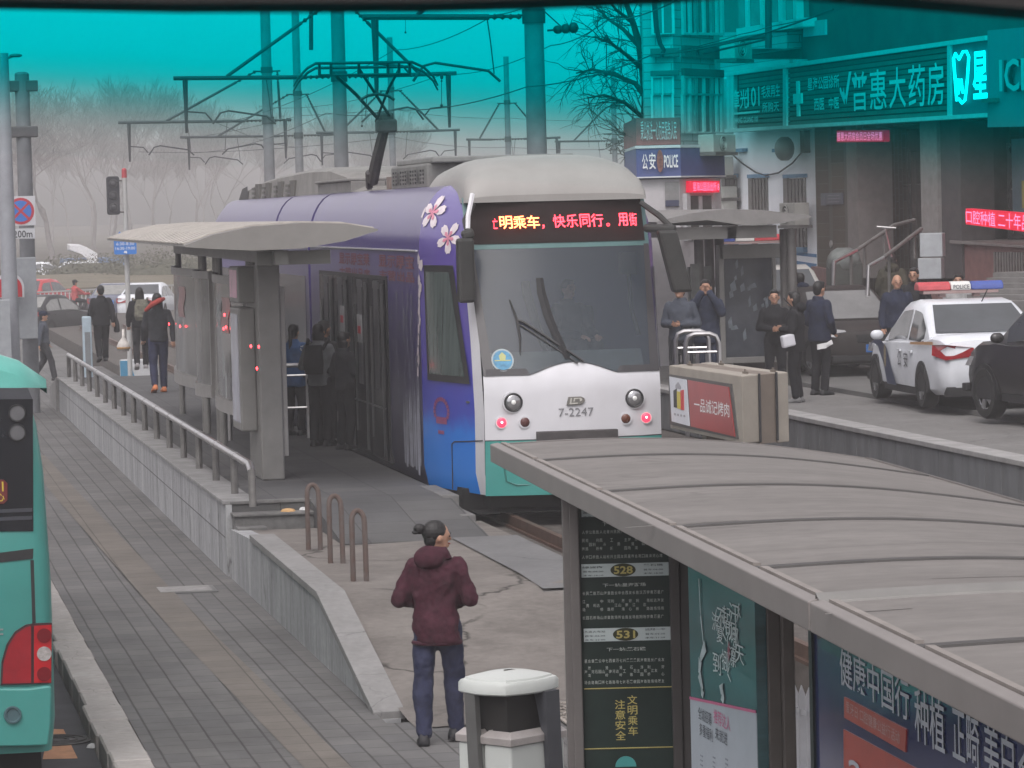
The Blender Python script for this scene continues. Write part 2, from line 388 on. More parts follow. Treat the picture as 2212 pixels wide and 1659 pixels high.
# the roads beyond and on the right
mb = MB(); mb.quad((-60, 95, -.45), (6.2, 95, -.45), (6.2, 160, -.45), (-60, 160, -.45)); struct('cross_road', mb, asph2)
mb = MB(); mb.box(14.9, 20, .2, 40, 90, .62); struct('side_road', mb, asph2)
mb = MB(); mb.loft([[(x, y, z) for x, z in ((17.4, .6), (17.4, .74), (30, .78))] for y in (40, 100)], closed=False)
struct('pavement', mb, mat('pavement_grey', (.2, .195, .19), .9, var=.2, scale=2))
mb = MB()
for ang in range(0, 1):
    pass
mb.grid(lambda s, t: (-260+s*420, 175+t*420, -.45+1.5*t+.6*math.sin(9*s)*t), 30, 16)
struct('park_slope', mb, mat('park_soil', (.06, .055, .042), 1., var=.35, scale=.08, spec=0.))

# ------------------------------------------------------------------ platforms
t = thing('tram_platform', 'raised grey tram platform with stained white stone wall beside the brick sidewalk', 'platform', (5.2, 55, .3))
mb = MB(); mb.box(4.02, 39.62, -.4, 6.47, 73, .32); mb.add([(4.9, 39.62, .32), (6.47, 39.62, .32), (6.47, 36.9, .06), (4.9, 36.9, .06), (4.9, 39.62, -.3), (6.47, 39.62, -.3), (6.47, 36.9, -.3), (4.9, 36.9, -.3)],
    [(0, 3, 2, 1), (1, 2, 6, 5), (2, 3, 7, 6), (3, 0, 4, 7)])
obj('deck', mb, deckm, t)
mb = MB(); mb.loft([[(3.95, y, zs(y)-.1), (3.95, y, .30), (4.02, y, .30), (4.02, y, zs(y)-.1)] for y in (39.6, 45, 50, 60, 70, 73)]); obj('side_wall', mb, stonew, t)
mb = MB()
for i in range(14):
    y0 = 39.6+i*2.4; mb.box(3.92, y0+.004, .30, 4.3, min(y0+2.396, 73), .345)
obj('coping', mb, mat('coping_stone', (.2, .198, .195), .85, var=.3, scale=3), t, bev=.008)
mb = MB(); mb.box(4.02, 39.3, -.3, 4.9, 39.62, .185); mb.box(4.0, 39.27, .185, 4.92, 39.6, .215); mb.box(4.0, 39.6, .30, 4.92, 39.75, .335)
mb.box(4.02, 39.0, -.3, 4.35, 39.28, .085); obj('step', mb, darkst, t, bev=.006)
mb = MB(); mb.box(6.40, 36.9, -.1, 6.52, 40.2, .06); mb.box(6.38, 38.2, .06, 6.54, 40.6, .2); mb.box(6.36, 39.4, .2, 6.56, 41.0, .325); obj('edge_stone', mb, darkst, t, bev=.01)
mb = MB(); jm = mat('wall_joint', (.10, .10, .105), .9, var=.5, scale=2)
mb.loft([[(3.946, y, zs(y)+.42), (3.946, y, zs(y)+.434)] for y in (39.7, 45, 50, 60, 70, 73)], closed=False); obj('long_joint', mb, jm, t)
random.seed(6); y = 40.4
while y < 72:
    mb = MB(); mb.quad((3.945, y, zs(y)-.1), (3.945, y+.03, zs(y)-.1), (3.945, y+.03, .3), (3.945, y, .3)); obj('joint', mb, jm, t); y += random.choice((1.2, 1.2, 2.4))
# far end ramp of the platform wall
mb = MB(); mb.add([(3.9, 73, -.4), (3.9, 75.6, -.4), (3.9, 75.6, .02), (3.9, 73, .34), (4.4, 73, -.4), (4.4, 75.6, -.4), (4.4, 75.6, .02), (4.4, 73, .34)], [(0, 1, 2, 3), (4, 7, 6, 5), (0, 3, 7, 4), (1, 5, 6, 2), (3, 2, 6, 7)])
obj('end_wall', mb, capm, t)
mb = MB(); mb.box(4.4, 73, -.4, 6.4, 74.4, .18); obj('end_step', mb, capm, t)

t = thing('ramp_wall', 'low stone wall with pale sloping cap running down to the sidewalk', 'wall', (4.05, 33, -.5))
top = [(39.3, .09), (37, .165), (31.6, .12), (28.1, -.5)]
mb = MB(); mb.loft([[(3.97, y, -.6), (3.97, y, z-.04), (4.16, y, z-.04), (4.16, y, -.6)] for y, z in top]); obj('wall_face', mb, stonew, t)
mb = MB()
cuts = [37.1, 35.3, 33.4, 31.6, 30.3, 29.1, 28.1]
def ztop(y):
    for (a, za), (b_, zb) in zip(top, top[1:]):
        if y >= b_: return zb+(za-zb)*(y-b_)/(a-b_)
    return top[-1][1]
for a, c in zip(cuts, cuts[1:]):
    a -= .008; c += .008
    mb.loft([[(3.94, y, ztop(y)-.05), (3.94, y, ztop(y)+.02), (4.2, y, ztop(y)+.02), (4.2, y, ztop(y)-.05)] for y in (a, c)])
obj('cap', mb, capm, t, bev=.006)

t = thing('far_platform', 'long stone platform across the tracks with panelled grey side wall', 'platform', (14, 50, .5))
mb = MB(); mb.box(12.95, 24, -.2, 14.9, 86, .55); obj('deck', mb, crackmat('far_deck', (.135, .13, .125), (.185, .18, .175), (.085, .085, .085), scale=.5, width=.006), t)
mb = MB(); y = 24.
while y < 86: mb.box(12.78, y+.006, -.1, 12.96, y+.594, .49); y += .6
obj('side_panel', mb, mat('grey_slab_panel', (.13, .135, .14), .8, var=.3, scale=2.5, stretch=(1, 1, .3)), t, bev=.004)
mb = MB(); mb.box(12.75, 24, .49, 13.1, 86, .556); obj('coping', mb, mat('coping_pale', (.25, .245, .24), .85, var=.25, scale=3), t, bev=.01)

# broken paving slabs lying on the far platform
random.seed(11)
for i in range(13):
    q = onz(random.uniform(1790, 2010), random.uniform(862, 888) , .5)
    u = 1800+i*18; v = 866+i*2.0+random.uniform(-9, 6); q = onz(u, v, .55)
    mb = MB(); a = random.uniform(0, 3); w, l = random.uniform(.14, .32), random.uniform(.2, .42)
    pts = [(-w, -l), (w*random.uniform(.4, 1), -l*random.uniform(.6, 1)), (w, l*random.uniform(.3, 1)), (-w*random.uniform(.3, 1), l)]
    pts = [(x*math.cos(a)-y*math.sin(a), x*math.sin(a)+y*math.cos(a)) for x, y in pts]
    tl = random.uniform(-.06, .12); mb.prism(pts, (0, 0, .0), (1, 0, tl), (0, 1, 0), (0, 0, 1), .05)
    o = obj('paving_slab', mb, kerbm, loc=(q.x, q.y, .557+.03*(i % 3)))
    tag(o, 'broken grey paving slab lying loose on the far platform beside the police car', 'paving slab', 'broken paving slabs on the far platform')

t = thing('access_cover', 'rectangular steel access cover set in the brick sidewalk', 'manhole cover', (3.36, 38.3, -.5))
mb = MB(); mb.box(3.02, 37.95, -.5, 3.68, 38.6, -.485); obj('frame', mb, mat('cover_frame', (.13, .13, .13), .6, metal=.3), t)
mb = MB(); mb.box(3.07, 38.0, -.485, 3.63, 38.55, -.478); obj('lid', mb, mat('cover_lid', (.2, .195, .19), .7, var=.3, scale=8), t)
q = onz(120, 1600, -.636)
mb = MB(); mb.prism(circle(0, 0, .3), (q.x, q.y, -.636), (1, 0, 0), (0, 1, 0), (0, 0, 1), .006)
for r_ in (.24, .17, .1): mb.tube([(q.x+r_*math.cos(i*.26), q.y+r_*math.sin(i*.26), -.63) for i in range(25)], .012, 5)
o = obj('manhole_cover', mb, mat('iron_cover', (.05, .048, .047), .6, metal=.5, var=.3, scale=12), loc=(q.x, q.y, -.636)); tag(o, 'round iron manhole cover in the asphalt behind the green bus', 'manhole cover')
t = thing('floor_grating', 'diamond pattern metal grating in the pavement behind the bin', 'grating', (4.75, 29, -.4))
p4 = [onz(u, v, -.455) for u, v in ((1150, 1560), (1275, 1560), (1265, 1440), (1150, 1440))]
q = sum(p4, Vector())/4; zz = lambda y: zap(y)+.02
mb = MB(); cx, cy = q.x, q.y
gx0, gx1, gy0, gy1, gz = cx-.25, cx+1.0, 26.5, 28.1, -.478
for i in range(-14, 16):
    for sgn in (1, -1):       # diagonal bars clipped to the frame
        p0_ = Vector((gx0+i*.12, gy0, gz)); p1_ = Vector((p0_.x+sgn*.9, gy1, gz)); ts_ = [0., 1.]
        k0 = (gx0-p0_.x)/(p1_.x-p0_.x); k1 = (gx1-p0_.x)/(p1_.x-p0_.x); lo_, hi_ = max(0, min(k0, k1)), min(1, max(k0, k1))
        if hi_-lo_ > .03: mb.bar(p0_.lerp(p1_, lo_), p0_.lerp(p1_, hi_), .016, .008)
for a_, b_ in (((gx0, gy0), (gx1, gy0)), ((gx1, gy0), (gx1, gy1)), ((gx1, gy1), (gx0, gy1)), ((gx0, gy1), (gx0, gy0)), ((gx0, 27.3), (gx1, 27.3))): mb.bar((*a_, gz), (*b_, gz), .03, .012)
obj('bars', mb, mat('worn_steel_bar', (.24, .215, .19), .7, var=.2), t)

for u, v, z, lab, c, w in ((200, 1614, -.634, 'white scrap of paper on the asphalt behind the green bus', (.55, .55, .55), .05), (622, 1104, .217, 'crumpled orange wrapper on the platform step', (.42, .26, .12), .09), (655, 1101, .217, 'crumpled white tissue on the platform step', (.5, .5, .5), .05)):
    q = onz(u, v, z); mb = MB(); mb.loft([[(q.x+w*a*k, q.y+w*1.5*b*k, z+h) for a, b in ((1, .2), (.3, .8), (-.7, .6), (-1, -.3), (-.1, -.9), (.7, -.6))] for k, h in ((1, 0), (.8, .02), (.3, .03))]); tag(obj('litter_scrap', mb, mat('scrap_%d' % int(c[2]*100), c, .8, var=.2, scale=30), loc=(q.x, q.y, z)), lab, 'litter')

# ------------------------------------------------------------------ windscreen of the bus the view is taken from
# a real laminated pane a metre ahead of the eye, its top shaded by a tinted sun band, under a black header trim
D = 1.1; a = .056
bx = RT*math.cos(a)-UP*math.sin(a); by = UP*math.cos(a)+RT*math.sin(a); o0 = at(1106, 246, D)
Mx = Matrix.Identity(4)
for i in range(3): Mx[i][0] = bx[i]; Mx[i][1] = by[i]; Mx[i][2] = -FW[i]; Mx[i][3] = o0[i]
ws = bpy.data.objects.new('bus_windscreen', None); COL.objects.link(ws); ws.matrix_world = Mx; OFF[ws] = Vector()
tag(ws, 'bus windscreen in the foreground with black header and turquoise tinted sun band along its top', 'windscreen')
gm = bpy.data.materials.new('tinted_windscreen'); gm.use_nodes = True; nt = gm.node_tree; N = nt.nodes; L = nt.links; N.remove(N['Principled BSDF'])
tc = N.new('ShaderNodeTexCoord'); sx = N.new('ShaderNodeSeparateXYZ'); L.new(tc.outputs['Object'], sx.inputs[0])
mr = N.new('ShaderNodeMapRange'); mr.inputs['From Min'].default_value = -.0170; mr.inputs['From Max'].default_value = .0130; L.new(sx.outputs[1], mr.inputs['Value'])
rp = N.new('ShaderNodeValToRGB'); L.new(mr.outputs[0], rp.inputs[0]); rp.color_ramp.interpolation = 'B_SPLINE'
TINT = [(0, (1, 1, 1)), (.3, (.86, .95, .95)), (.6, (.3, .82, .83)), (.82, (.05, .90, .92)), (1., (.004, .92, .95))]
el = rp.color_ramp.elements
while len(el) < len(TINT): el.new(.5)
for e, (p_, c) in zip(el, TINT): e.position = p_; e.color = (*c, 1)
tr = N.new('ShaderNodeBsdfTransparent'); L.new(rp.outputs[0], tr.inputs['Color']); L.new(tr.outputs[0], N['Material Output'].inputs['Surface'])
mb = MB(); mb.box(-1.15, -.0205, -.003, 1.15, .25, .003); obj('sun_band', mb, gm, ws)
def loc2(u, v):
    q = at(u, v, D)-o0; return (q.dot(bx), q.dot(by))
pts = [loc2(u, v) for u, v in ((-7000, 12), (-200, 24), (0, 28), (400, 36), (900, 35), (1138, 29), (1420, 17), (1600, 2))]
mb = MB(); hm = mat('black_trim', (.012, .011, .011), .7, var=.2)
mb.prism(pts+[(pts[-1][0], .26), (pts[0][0], .26)], (0, 0, .01), (1, 0, 0), (0, 1, 0), (0, 0, 1), .03); obj('header_trim', mb, hm, ws)
pts = [loc2(u, v) for u, v in ((1480, -8), (1700, 10), (2000, 36), (2212, 55), (9000, 640))]
mb = MB(); mb.prism(pts+[(pts[-1][0], .26), (pts[0][0], .26)], (0, 0, .015), (1, 0, 0), (0, 1, 0), (0, 0, 1), .03); obj('wiper_housing', mb, hm, ws)

# ------------------------------------------------------------------ the mist
hz = MB(); hz.box(-340, -30, -2.0, 420, 520, 130)
hm_ = bpy.data.materials.new('haze'); hm_.use_nodes = True; nt = hm_.node_tree; nt.nodes.remove(nt.nodes['Principled BSDF'])
pv = nt.nodes.new('ShaderNodeVolumePrincipled'); pv.inputs['Density'].default_value = .00105; pv.inputs['Color'].default_value = (.95, .925, .93, 1); pv.inputs['Anisotropy'].default_value = -.15
nt.links.new(pv.outputs[0], nt.nodes['Material Output'].inputs['Volume'])
hzo = obj('haze', hz, hm_); hzo['kind'] = 'stuff'

# ------------------------------------------------------------------ the tram
XC, HW, NW, Y0, Y1, YE = 8.0, 1.42, 1.03, 39.8, 42.0, 69.0      # centre, body half width, nose half width, front, end of nose, rear
def yfr(z): return Y0+max(0, z-1.55)*.42+.10*max(0, .9-z)        # rake of the front seen from the side
def yface(x, z): return yfr(z)+.16*((x-XC)/NW)**2-.16+.16        # slight bow of the face
def sect(hw, y, zlow=.25, top=3.82, sh=.42):
    """closed cross-section, left side first, going over the roof to the right"""
    z_s = 3.02; out = [(-hw+.05, zlow), (-hw, .5), (-hw, 1.2), (-hw, 2.0), (-hw, z_s)]
    for i in range(1, 8):
        a = math.pi/2*i/7; out.append((-hw+sh-sh*math.cos(a), z_s+(top-z_s)*math.sin(a)))
    out += [(-x, z) for x, z in reversed(out)]
    return out
tram = thing('tram', 'violet and white low floor tram with red lit destination board standing at the platform', 'tram', (XC, 52, 0))
purple = rampmat('livery_violet_shaded', 2, [(.0, (.014, .013, .035)), (1.6, (.024, .016, .088)), (2.6, (.058, .038, .185)), (3.15, (.066, .048, .195)), (3.9, (.062, .052, .115))], rough=.28, spec=.6, var=.12)  # violet livery, with the shade low on the side painted into the ramp
nosem = rampmat('livery_nose', 2, [(.2, (.012, .20, .66)), (.95, (.014, .16, .58)), (1.2, (.036, .055, .36)), (1.7, (.055, .045, .31)), (2.3, (.095, .07, .32)), (3.0, (.10, .07, .28)), (3.9, (.15, .13, .29))], rough=.26, spec=.6, var=.14)
white = mat('tram_white', (.52, .52, .545), .33, var=.11, scale=2.2, spec=.5, dirt=(.36, .34, .32), stretch=(1, 1, .5))
cream = mat('tram_roof_white', (.235, .228, .218), .5, var=.2, scale=1.6, dirt=(.2, .185, .165), stretch=(1, 1, .4))
teal = mat('tram_teal', (.055, .26, .235), .32, var=.1, scale=2)
dark = mat('tram_dark', (.02, .02, .022), .5, var=.2)
grey = mat('roof_equipment', (.15, .146, .14), .7, var=.25, scale=4)
glass = glassmat('tram_glass', (.03, .035, .04), .35, .1)
black_gl = glassmat('door_glass', (.006, .0065, .009), .3, .15, spec=.16)

def ringpts(y, secs): return [(XC+x, y, z) for x, z in secs]
# bodies: three sections with bellows gaps between
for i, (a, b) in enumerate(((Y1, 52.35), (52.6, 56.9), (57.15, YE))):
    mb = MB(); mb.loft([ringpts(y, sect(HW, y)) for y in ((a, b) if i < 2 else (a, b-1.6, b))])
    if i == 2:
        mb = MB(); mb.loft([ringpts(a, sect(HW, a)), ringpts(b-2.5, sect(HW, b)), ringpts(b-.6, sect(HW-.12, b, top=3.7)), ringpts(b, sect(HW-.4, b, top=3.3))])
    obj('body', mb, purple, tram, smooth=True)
for a, b in ((52.35, 52.6), (56.9, 57.15)):
    mb = MB(); mb.loft([ringpts(y, sect(HW-.09, y, top=3.72)) for y in (a, b)], cap0=False, cap1=False); obj('bellows', mb, dark, tram, smooth=True)
# nose: tapering shell between the end of the body and the raked face, open in front
def nosept(i, t):
    s0, s1 = sect(HW, 0)[i], sect(NW, 0, top=3.66, sh=.34)[i]
    e = t**1.25; x = s0[0]+(s1[0]-s0[0])*e; z = s0[1]+(s1[1]-s0[1])*t
    yf = yface(XC+s1[0], z)+.02; return (XC+x, Y1+(yf-Y1)*t, z)
n = len(sect(HW, 0)); ts = [0, .2, .4, .6, .75, .87]
mb = MB(); mb.loft([[nosept(i, t) for i in range(n)] for t in ts], closed=False); obj('nose_side', mb, nosem, tram, smooth=True)
mb = MB(); mb.loft([[nosept(i, t) for i in range(n)] for t in (.87, .93, .97, 1.0)], closed=False); obj('front_ring', mb, white, tram, smooth=True)
# the face
def strip(xa, xb, za, zb, nu=10, nv=6, d=0., za_f=None):
    mb = MB()
    def fn(s, t):
        x = xa+(xb-xa)*s; z0 = za_f(x) if za_f else za; z = z0+(zb-z0)*t
        return (XC+x, yface(XC+x, z)-d, z)
    return mb.grid(fn, nu, nv)
hump = lambda x: 1.62+max(0, .135*math.cos(min(1, abs(x)/.52)*math.pi/2)**1.2)
mb = MB()
mb.grid(lambda s, t: (XC-NW+2*NW*s, yface(XC-NW+2*NW*s, .88+(hump(-NW+2*NW*s)-.88)*t), .88+(hump(-NW+2*NW*s)-.88)*t), 28, 6)
obj('front_panel', mb, white, tram, smooth='all')
mb = MB(); mb.grid(lambda s, t: (XC-NW+2*NW*s, yface(XC-NW+2*NW*s, .25+.63*t)-.01, .25+.63*t), 20, 5); obj('bumper', mb, teal, tram, smooth='all')
mb = MB(); fr0 = lambda pts, d: [(XC+x, yface(XC+x, z)-d, z) for x, z in pts]
mb.tube(fr0([(-.86, .80), (-.8, .42), (-.68, .37), (0, .37), (.68, .37), (.8, .42), (.86, .80)], .012), .012, 6); obj('bumper_groove', mb, mat('teal_dark', (.03, .15, .135), .4), tram)
mb = MB(); mb.tube(fr0([(-NW, .885), (-.5, .885), (0, .885), (.5, .885), (NW, .885)], .006), .008, 5)
obj('panel_gap', mb, dark, tram)
mb = MB(); mb.bar((XC-.47, yface(XC, .9)-.05, .905), (XC+.47, yface(XC, .9)-.05, .905), .09, .155); obj('coupling_cover', mb, mat('dark_bracket', (.05, .045, .045), .6, var=.3), tram, bev=.01)
mb = MB(); mb.add([(XC-NW-.1, 40.0, .05), (XC+NW, 40.0, .05), (XC+NW, 41, .05), (XC-NW-.1, 41, .05)], [(0, 1, 2, 3)]); mb.box(XC-1.2, 40.6, -.02, XC+1.2, 68, .3); mb.box(XC-.95, 40.15, .1, XC+.95, 40.7, .3)
obj('underframe', mb, mat('under_black', (.006, .006, .006), .9), tram)
# windscreen with a black surround, and the cab behind it
zb_ = lambda x: hump(x)+.004
mb = MB(); mb.grid(lambda s, t: (lambda x, z: (XC+x, yface(XC+x, z)-.008, z))((-1+2*s)*(NW-.015+.045*t), zb_((-1+2*s)*NW)+(3.06-zb_((-1+2*s)*NW))*t), 24, 12); obj('windscreen', mb, glassmat('cab_glass', (.06, .075, .09), .5, .22, (.8, .86, .9)), tram, smooth='all')
mb = MB()
for sg in (-1, 1):
    def fn(s, t, sg=sg):
        z = 1.62+1.46*t; w0 = NW-.005+.05*t; x = sg*(w0-(.115-.05*t)*s); return (XC+x, yface(XC+x, z)-.012, z)
    mb.grid(fn, 2, 10)
mb.grid(lambda s, t: (XC-1+2*s, yface(XC-1+2*s, zb_(-1+2*s)+.05*t*min(1, 12*abs(abs(-1+2*s)-.3)))-.012, zb_(-1+2*s)+(.075 if abs(-1+2*s) > .5 else .012)*t), 40, 2)
obj('windscreen_border', mb, mat('ceramic_black', (.035, .033, .036), .35, var=.1), tram, smooth='all')
mb = strip(-NW-.05, NW+.05, 3.06, 3.66, 12, 4, .012); obj('board_surround', mb, mat('board_teal', (.06, .13, .13), .5), tram, smooth='all')
mb = strip(-NW, NW, 3.12, 3.60, 12, 4, .022); board = obj('destination_board', mb, mat('board_black', (.014, .008, .008), .7, var=.1, spec=.1), tram, smooth='all')
ledred = mat('led_red', (.3, .01, .02), .5, var=0, emit=(1., .03, .05), estr=5.0)
ledor = mat('led_orange', (.3, .05, .02), .5, var=0, emit=(1., .16, .05), estr=6.5)
zt = 3.36; f = Fr((XC-.10, yface(XC+.3, zt)-.065, zt), (1, 0, 0), (0, .387, .922))
mb = MB()
for ch, x0, x1 in (('明', -.60, -.45), ('乘', -.44, -.29), ('车', -.28, -.13)): put_text(mb, f, ch, x0, -.075, x1, .085, .0, .006)
obj('lettering', mb, ledor, board)
mb = MB()
for ch, x0, x1 in (('快', .03, .17), ('乐', .185, .32), ('同', .345, .465), ('行', .48, .62), ('用', .80, .91), ('街', .93, 1.02)): put_text(mb, f, ch, x0-.0, -.075, x1, .085, .0, .004)
put_text(mb, f, '，', -.105, -.085, -.075, -.035, 0, .004); put_text(mb, f, '。', .655, -.075, .695, -.035, 0, .003); put_text(mb, f, '亡', -.68, -.07, -.625, .06, 0, .0)
obj('lettering', mb, ledred, board)
# lamps
def ring(x, z, r): return [(x+r*math.cos(i*math.pi/12), z+r*math.sin(i*math.pi/12)) for i in range(24)]
chrome = mat('lamp_chrome', (.5, .5, .5), .15, metal=.9, var=.1)
for x, sg in ((-.71, -1), (.70, 1)):
    y = yface(XC+x, 1.32)
    mb = MB(); mb.prism(ring(0, 0, .125), (XC+x, y+.02, 1.32), (1, 0, 0), (0, 0, 1), (0, -1, 0), .035); hl = obj('headlight', mb, white, tram, smooth=True)
    mb = MB(); mb.tube([(XC+x+.098*math.cos(i*.2618), y-.02, 1.32+.098*math.sin(i*.2618)) for i in range(25)], .012, 6); obj('rim', mb, dark, hl, smooth=True)
    mb = MB(); mb.ell((XC+x, y-.012, 1.32), (.092, .03, .092), 18, 8); obj('lens', mb, mat('lamp_lens', (.33, .33, .34), .12, metal=.6, var=.35, scale=14), hl, smooth=True)
    mb = MB(); mb.ell((XC+x, y-.035, 1.32), (.03, .015, .03), 10, 6); obj('bulb', mb, mat('lamp_bulb', (.7, .7, .68), .1), hl, smooth=True)
lampred = mat('lamp_red', (.6, .02, .05), .3, var=0, emit=(1, .03, .06), estr=1.6); amber = mat('lamp_amber_off', (.10, .035, .02), .25, var=.2)
for x, m_ in ((-.845, lampred), (-.585, mat('lamp_brown_off', (.085, .03, .028), .25)), (.59, amber), (.84, lampred)):
    y = yface(XC+x, 1.09)
    mb = MB(); mb.prism(ring(0, 0, .072), (XC+x, y+.015, 1.09), (1, 0, 0), (0, 0, 1), (0, -1, 0), .03); l_ = obj('signal_lamp', mb, white, tram, smooth=True)
    mb = MB(); mb.ell((XC+x, y-.012, 1.09), (.056, .025, .056), 16, 8); obj('lens', mb, m_, l_, smooth=True)
    if m_ is lampred:
        mb = MB(); mb.ell((XC+x, y-.03, 1.095), (.014, .01, .014), 8, 6); obj('filament', mb, mat('lamp_hot', (1, .8, .8), .3, var=0, emit=(1, .7, .7), estr=6), l_, smooth=True)
f = Fr((XC, yface(XC, 1.2)-.004, 1.2), (1, 0, 0)); gm_ = mat('number_grey', (.16, .16, .17), .5)
mb = MB(); put_text(mb, f, '7-2247', -.20, -.06, .205, .035, .004, .0); obj('fleet_number', mb, gm_, tram)
mb = MB(); fpoly(mb, f, [(-.11, .07), (-.085, .165), (.06, .165), (.10, .145), (.105, .11), (.075, .08), (.02, .07)], .0, .02); obj('emblem', mb, mat('emblem_grey', (.19, .185, .17), .35, metal=.5), tram, bev=.004)
mb = MB(); fpoly(mb, f, [(-.075, .082), (-.06, .15), (-.045, .15), (-.056, .095), (.02, .095), (.02, .082)], .02, .024); fpoly(mb, f, [(-.03, .11), (-.02, .15), (.06, .15), (.075, .13), (.06, .11), (.045, .11), (.05, .128), (.04, .138), (-.01, .138), (-.016, .11)], .02, .024)
obj('emblem_line', mb, mat('emblem_light', (.42, .41, .37), .4), tram)
# wiper, sticker
mb = MB(); P = lambda x, z, d=.04: (XC+x, yface(XC+x, z)-d, z)
mb.tube([P(.12, 1.76), P(-.52, 2.22), P(-.6, 2.25)], .016, 6); mb.tube([P(.05, 1.74, .03), P(-.55, 2.18, .03), P(-.6, 2.2)], .010, 6); mb.tube([P(-.66, 2.48), P(-.60, 2.25), P(-.585, 2.05), P(-.6, 1.86)], [.008, .018, .016, .008], 6)
obj('wiper', mb, dark, tram, smooth=True)
mb = MB(); q_ = [(-.29, 2.72), (-.285, 2.55), (-.24, 2.3), (-.18, 2.1), (-.10, 1.9), (-.06, 1.8)]; mb.loft([[P(x-w_/2, z, .02), P(x, z, .055), P(x+w_/2, z, .02)] for (x, z), w_ in zip(q_, (.08, .10, .105, .10, .085, .07))], closed=False); obj('wiper_blade', mb, dark, tram, smooth=True)
mb = MB(); c_ = lambda r: [P(-.80+x, 1.80+z, .02) for x, z in circle(0, 0, r, r*1.02, 24)]
mb.add(c_(.125), [tuple(range(24))]); stk = obj('round_sticker', mb, mat('sticker_rim', (.28, .32, .33), .5), tram)
c2 = [P(-.80+x, 1.80+z, .024) for x, z in circle(0, 0, .108, .11, 24)]; mb = MB(); mb.add(c2, [tuple(range(24))]); obj('sticker_face', mb, mat('sticker_blue', (.06, .22, .36), .5, var=.4, scale=14), stk)
mb = MB(); mb.add([P(-.80+x, 1.82+z, .028) for x, z in [(-.03, -.02), (.03, -.02), (.04, .03), (0, .07), (-.04, .03)]], [(0, 1, 2, 3, 4)]); mb.add([P(-.80+x, 1.80+z, .028) for x, z in [(-.09, -.01), (.09, -.01), (.09, .002), (-.09, .002)]], [(0, 1, 2, 3)]); obj('sticker_mark', mb, mat('sticker_yellow', (.35, .36, .15), .5), stk)
# cab interior
cabm = mat('cab_lining', (.06, .068, .068), .8, var=.2)
mb = MB(); mb.box(XC-1.0, 42.35, .9, XC+1.0, 42.4, 3.3); mb.box(XC-1.15, 40.4, 1.3, XC+1.15, 42.4, 1.32); mb.box(XC-1.0, 41.4, 3.1, XC+1.0, 42.4, 3.14)
obj('cab_wall', mb, cabm, tram)
mb = MB(); mb.box(XC+.2, 42.3, 1.5, XC+.85, 42.345, 2.95); mb.box(XC-.85, 42.3, 1.9, XC-.2, 42.345, 2.85); obj('cab_door', mb, mat('cab_door_light', (.16, .18, .18), .5), tram)
mb = MB(); mb.loft([[(XC+x, 40.35, 1.55), (XC+x, 40.6, 1.86), (XC+x, 41.2, 1.82), (XC+x, 41.2, 1.4)] for x in (-.95, .95)]); obj('dashboard', mb, mat('dash_grey', (.085, .10, .10), .6, var=.2), tram)
mb = MB(); mb.tube([(XC-.05, 41.0, 1.75), (XC-.16, 41.15, 2.1), (XC-.25, 41.3, 2.5), (XC-.26, 41.35, 2.66)], [.05, .05, .055, .05], 8); obj('cab_column', mb, dark, tram, smooth=True)
mb = MB(); mb.box(XC+.78, 40.75, 2.72, XC+.96, 40.95, 2.98); mb.tube([(XC+.9, 40.95, 2.8), (XC+.93, 40.95, 2.3), (XC+1.0, 40.9, 2.0)], .03, 6); obj('cab_camera', mb, dark, tram)
mb = MB(); mb.box(XC+.1, 41.6, 1.5, XC+.62, 41.75, 2.35); obj('driver_seat', mb, mat('seat_dark', (.03, .033, .036), .7), tram, bev=.05)
# white roof fairing with its lip
def dome(x, t):   # t 0..1 from front to back
    pass
mb = MB(); rings = []
for k, (y, hw, zt) in enumerate(((40.62, 1.02, 3.68), (40.66, 1.03, 3.82), (40.78, 1.03, 3.98), (41.05, 1.0, 4.1), (41.5, .98, 4.15), (42.6, .98, 4.15), (43.3, 1.02, 4.08), (43.6, 1.05, 3.9))):
    pts = []
    for i in range(17):
        a = math.pi*i/16; c, s_ = math.cos(a), math.sin(a); ex = .42
        pts.append((XC-hw*math.copysign(abs(c)**.55, c)*1.04, y, 3.6+(zt-3.6)*(abs(s_)**.55)))
    rings.append(pts)
mb.loft(rings, closed=False); mb.add(rings[0], [tuple(range(17))]); obj('roof_fairing', mb, cream, tram, smooth='all')
mb = MB(); mb.grid(lambda s, t: (XC-NW+2*NW*s, lerp(yface(XC-NW+2*NW*s, 3.66)-.02, 40.75, t), 3.66+.05*t), 8, 3); obj('board_hood', mb, cream, tram, smooth='all')
# cab side window on the left taper, and its mate on the right
def side(t, z, d=.012, sg=-1):
    i = 3; e = t**1.25; hw = HW+(NW-HW)*e; yf = yface(XC+NW, z)+.02; y = Y1+(yf-Y1)*t
    return (XC+sg*(hw+d), y-d*.3, z)
mb = MB(); mb.grid(lambda s, t: side(.14+(.56+.12*(1-t))*s, 1.52+1.36*t, .012), 8, 6); w = obj('side_window', mb, mat('window_seal', (.02, .02, .022), .4), tram, smooth='all')
mb = MB(); mb.grid(lambda s, t: side(.19+(.44+.13*(1-t))*s, 1.6+1.2*t, .02), 8, 6); obj('pane', mb, mat('curtained_glass', (.065, .085, .08), .12, var=.5, scale=3.5, stretch=(1, 5, .25), spec=.6), w, smooth='all')
mb = MB(); mb.grid(lambda s, t: side(.2+.5*s, 1.6+1.2*t, .015, 1), 6, 4); obj('side_window', mb, black_gl, tram, smooth='all')
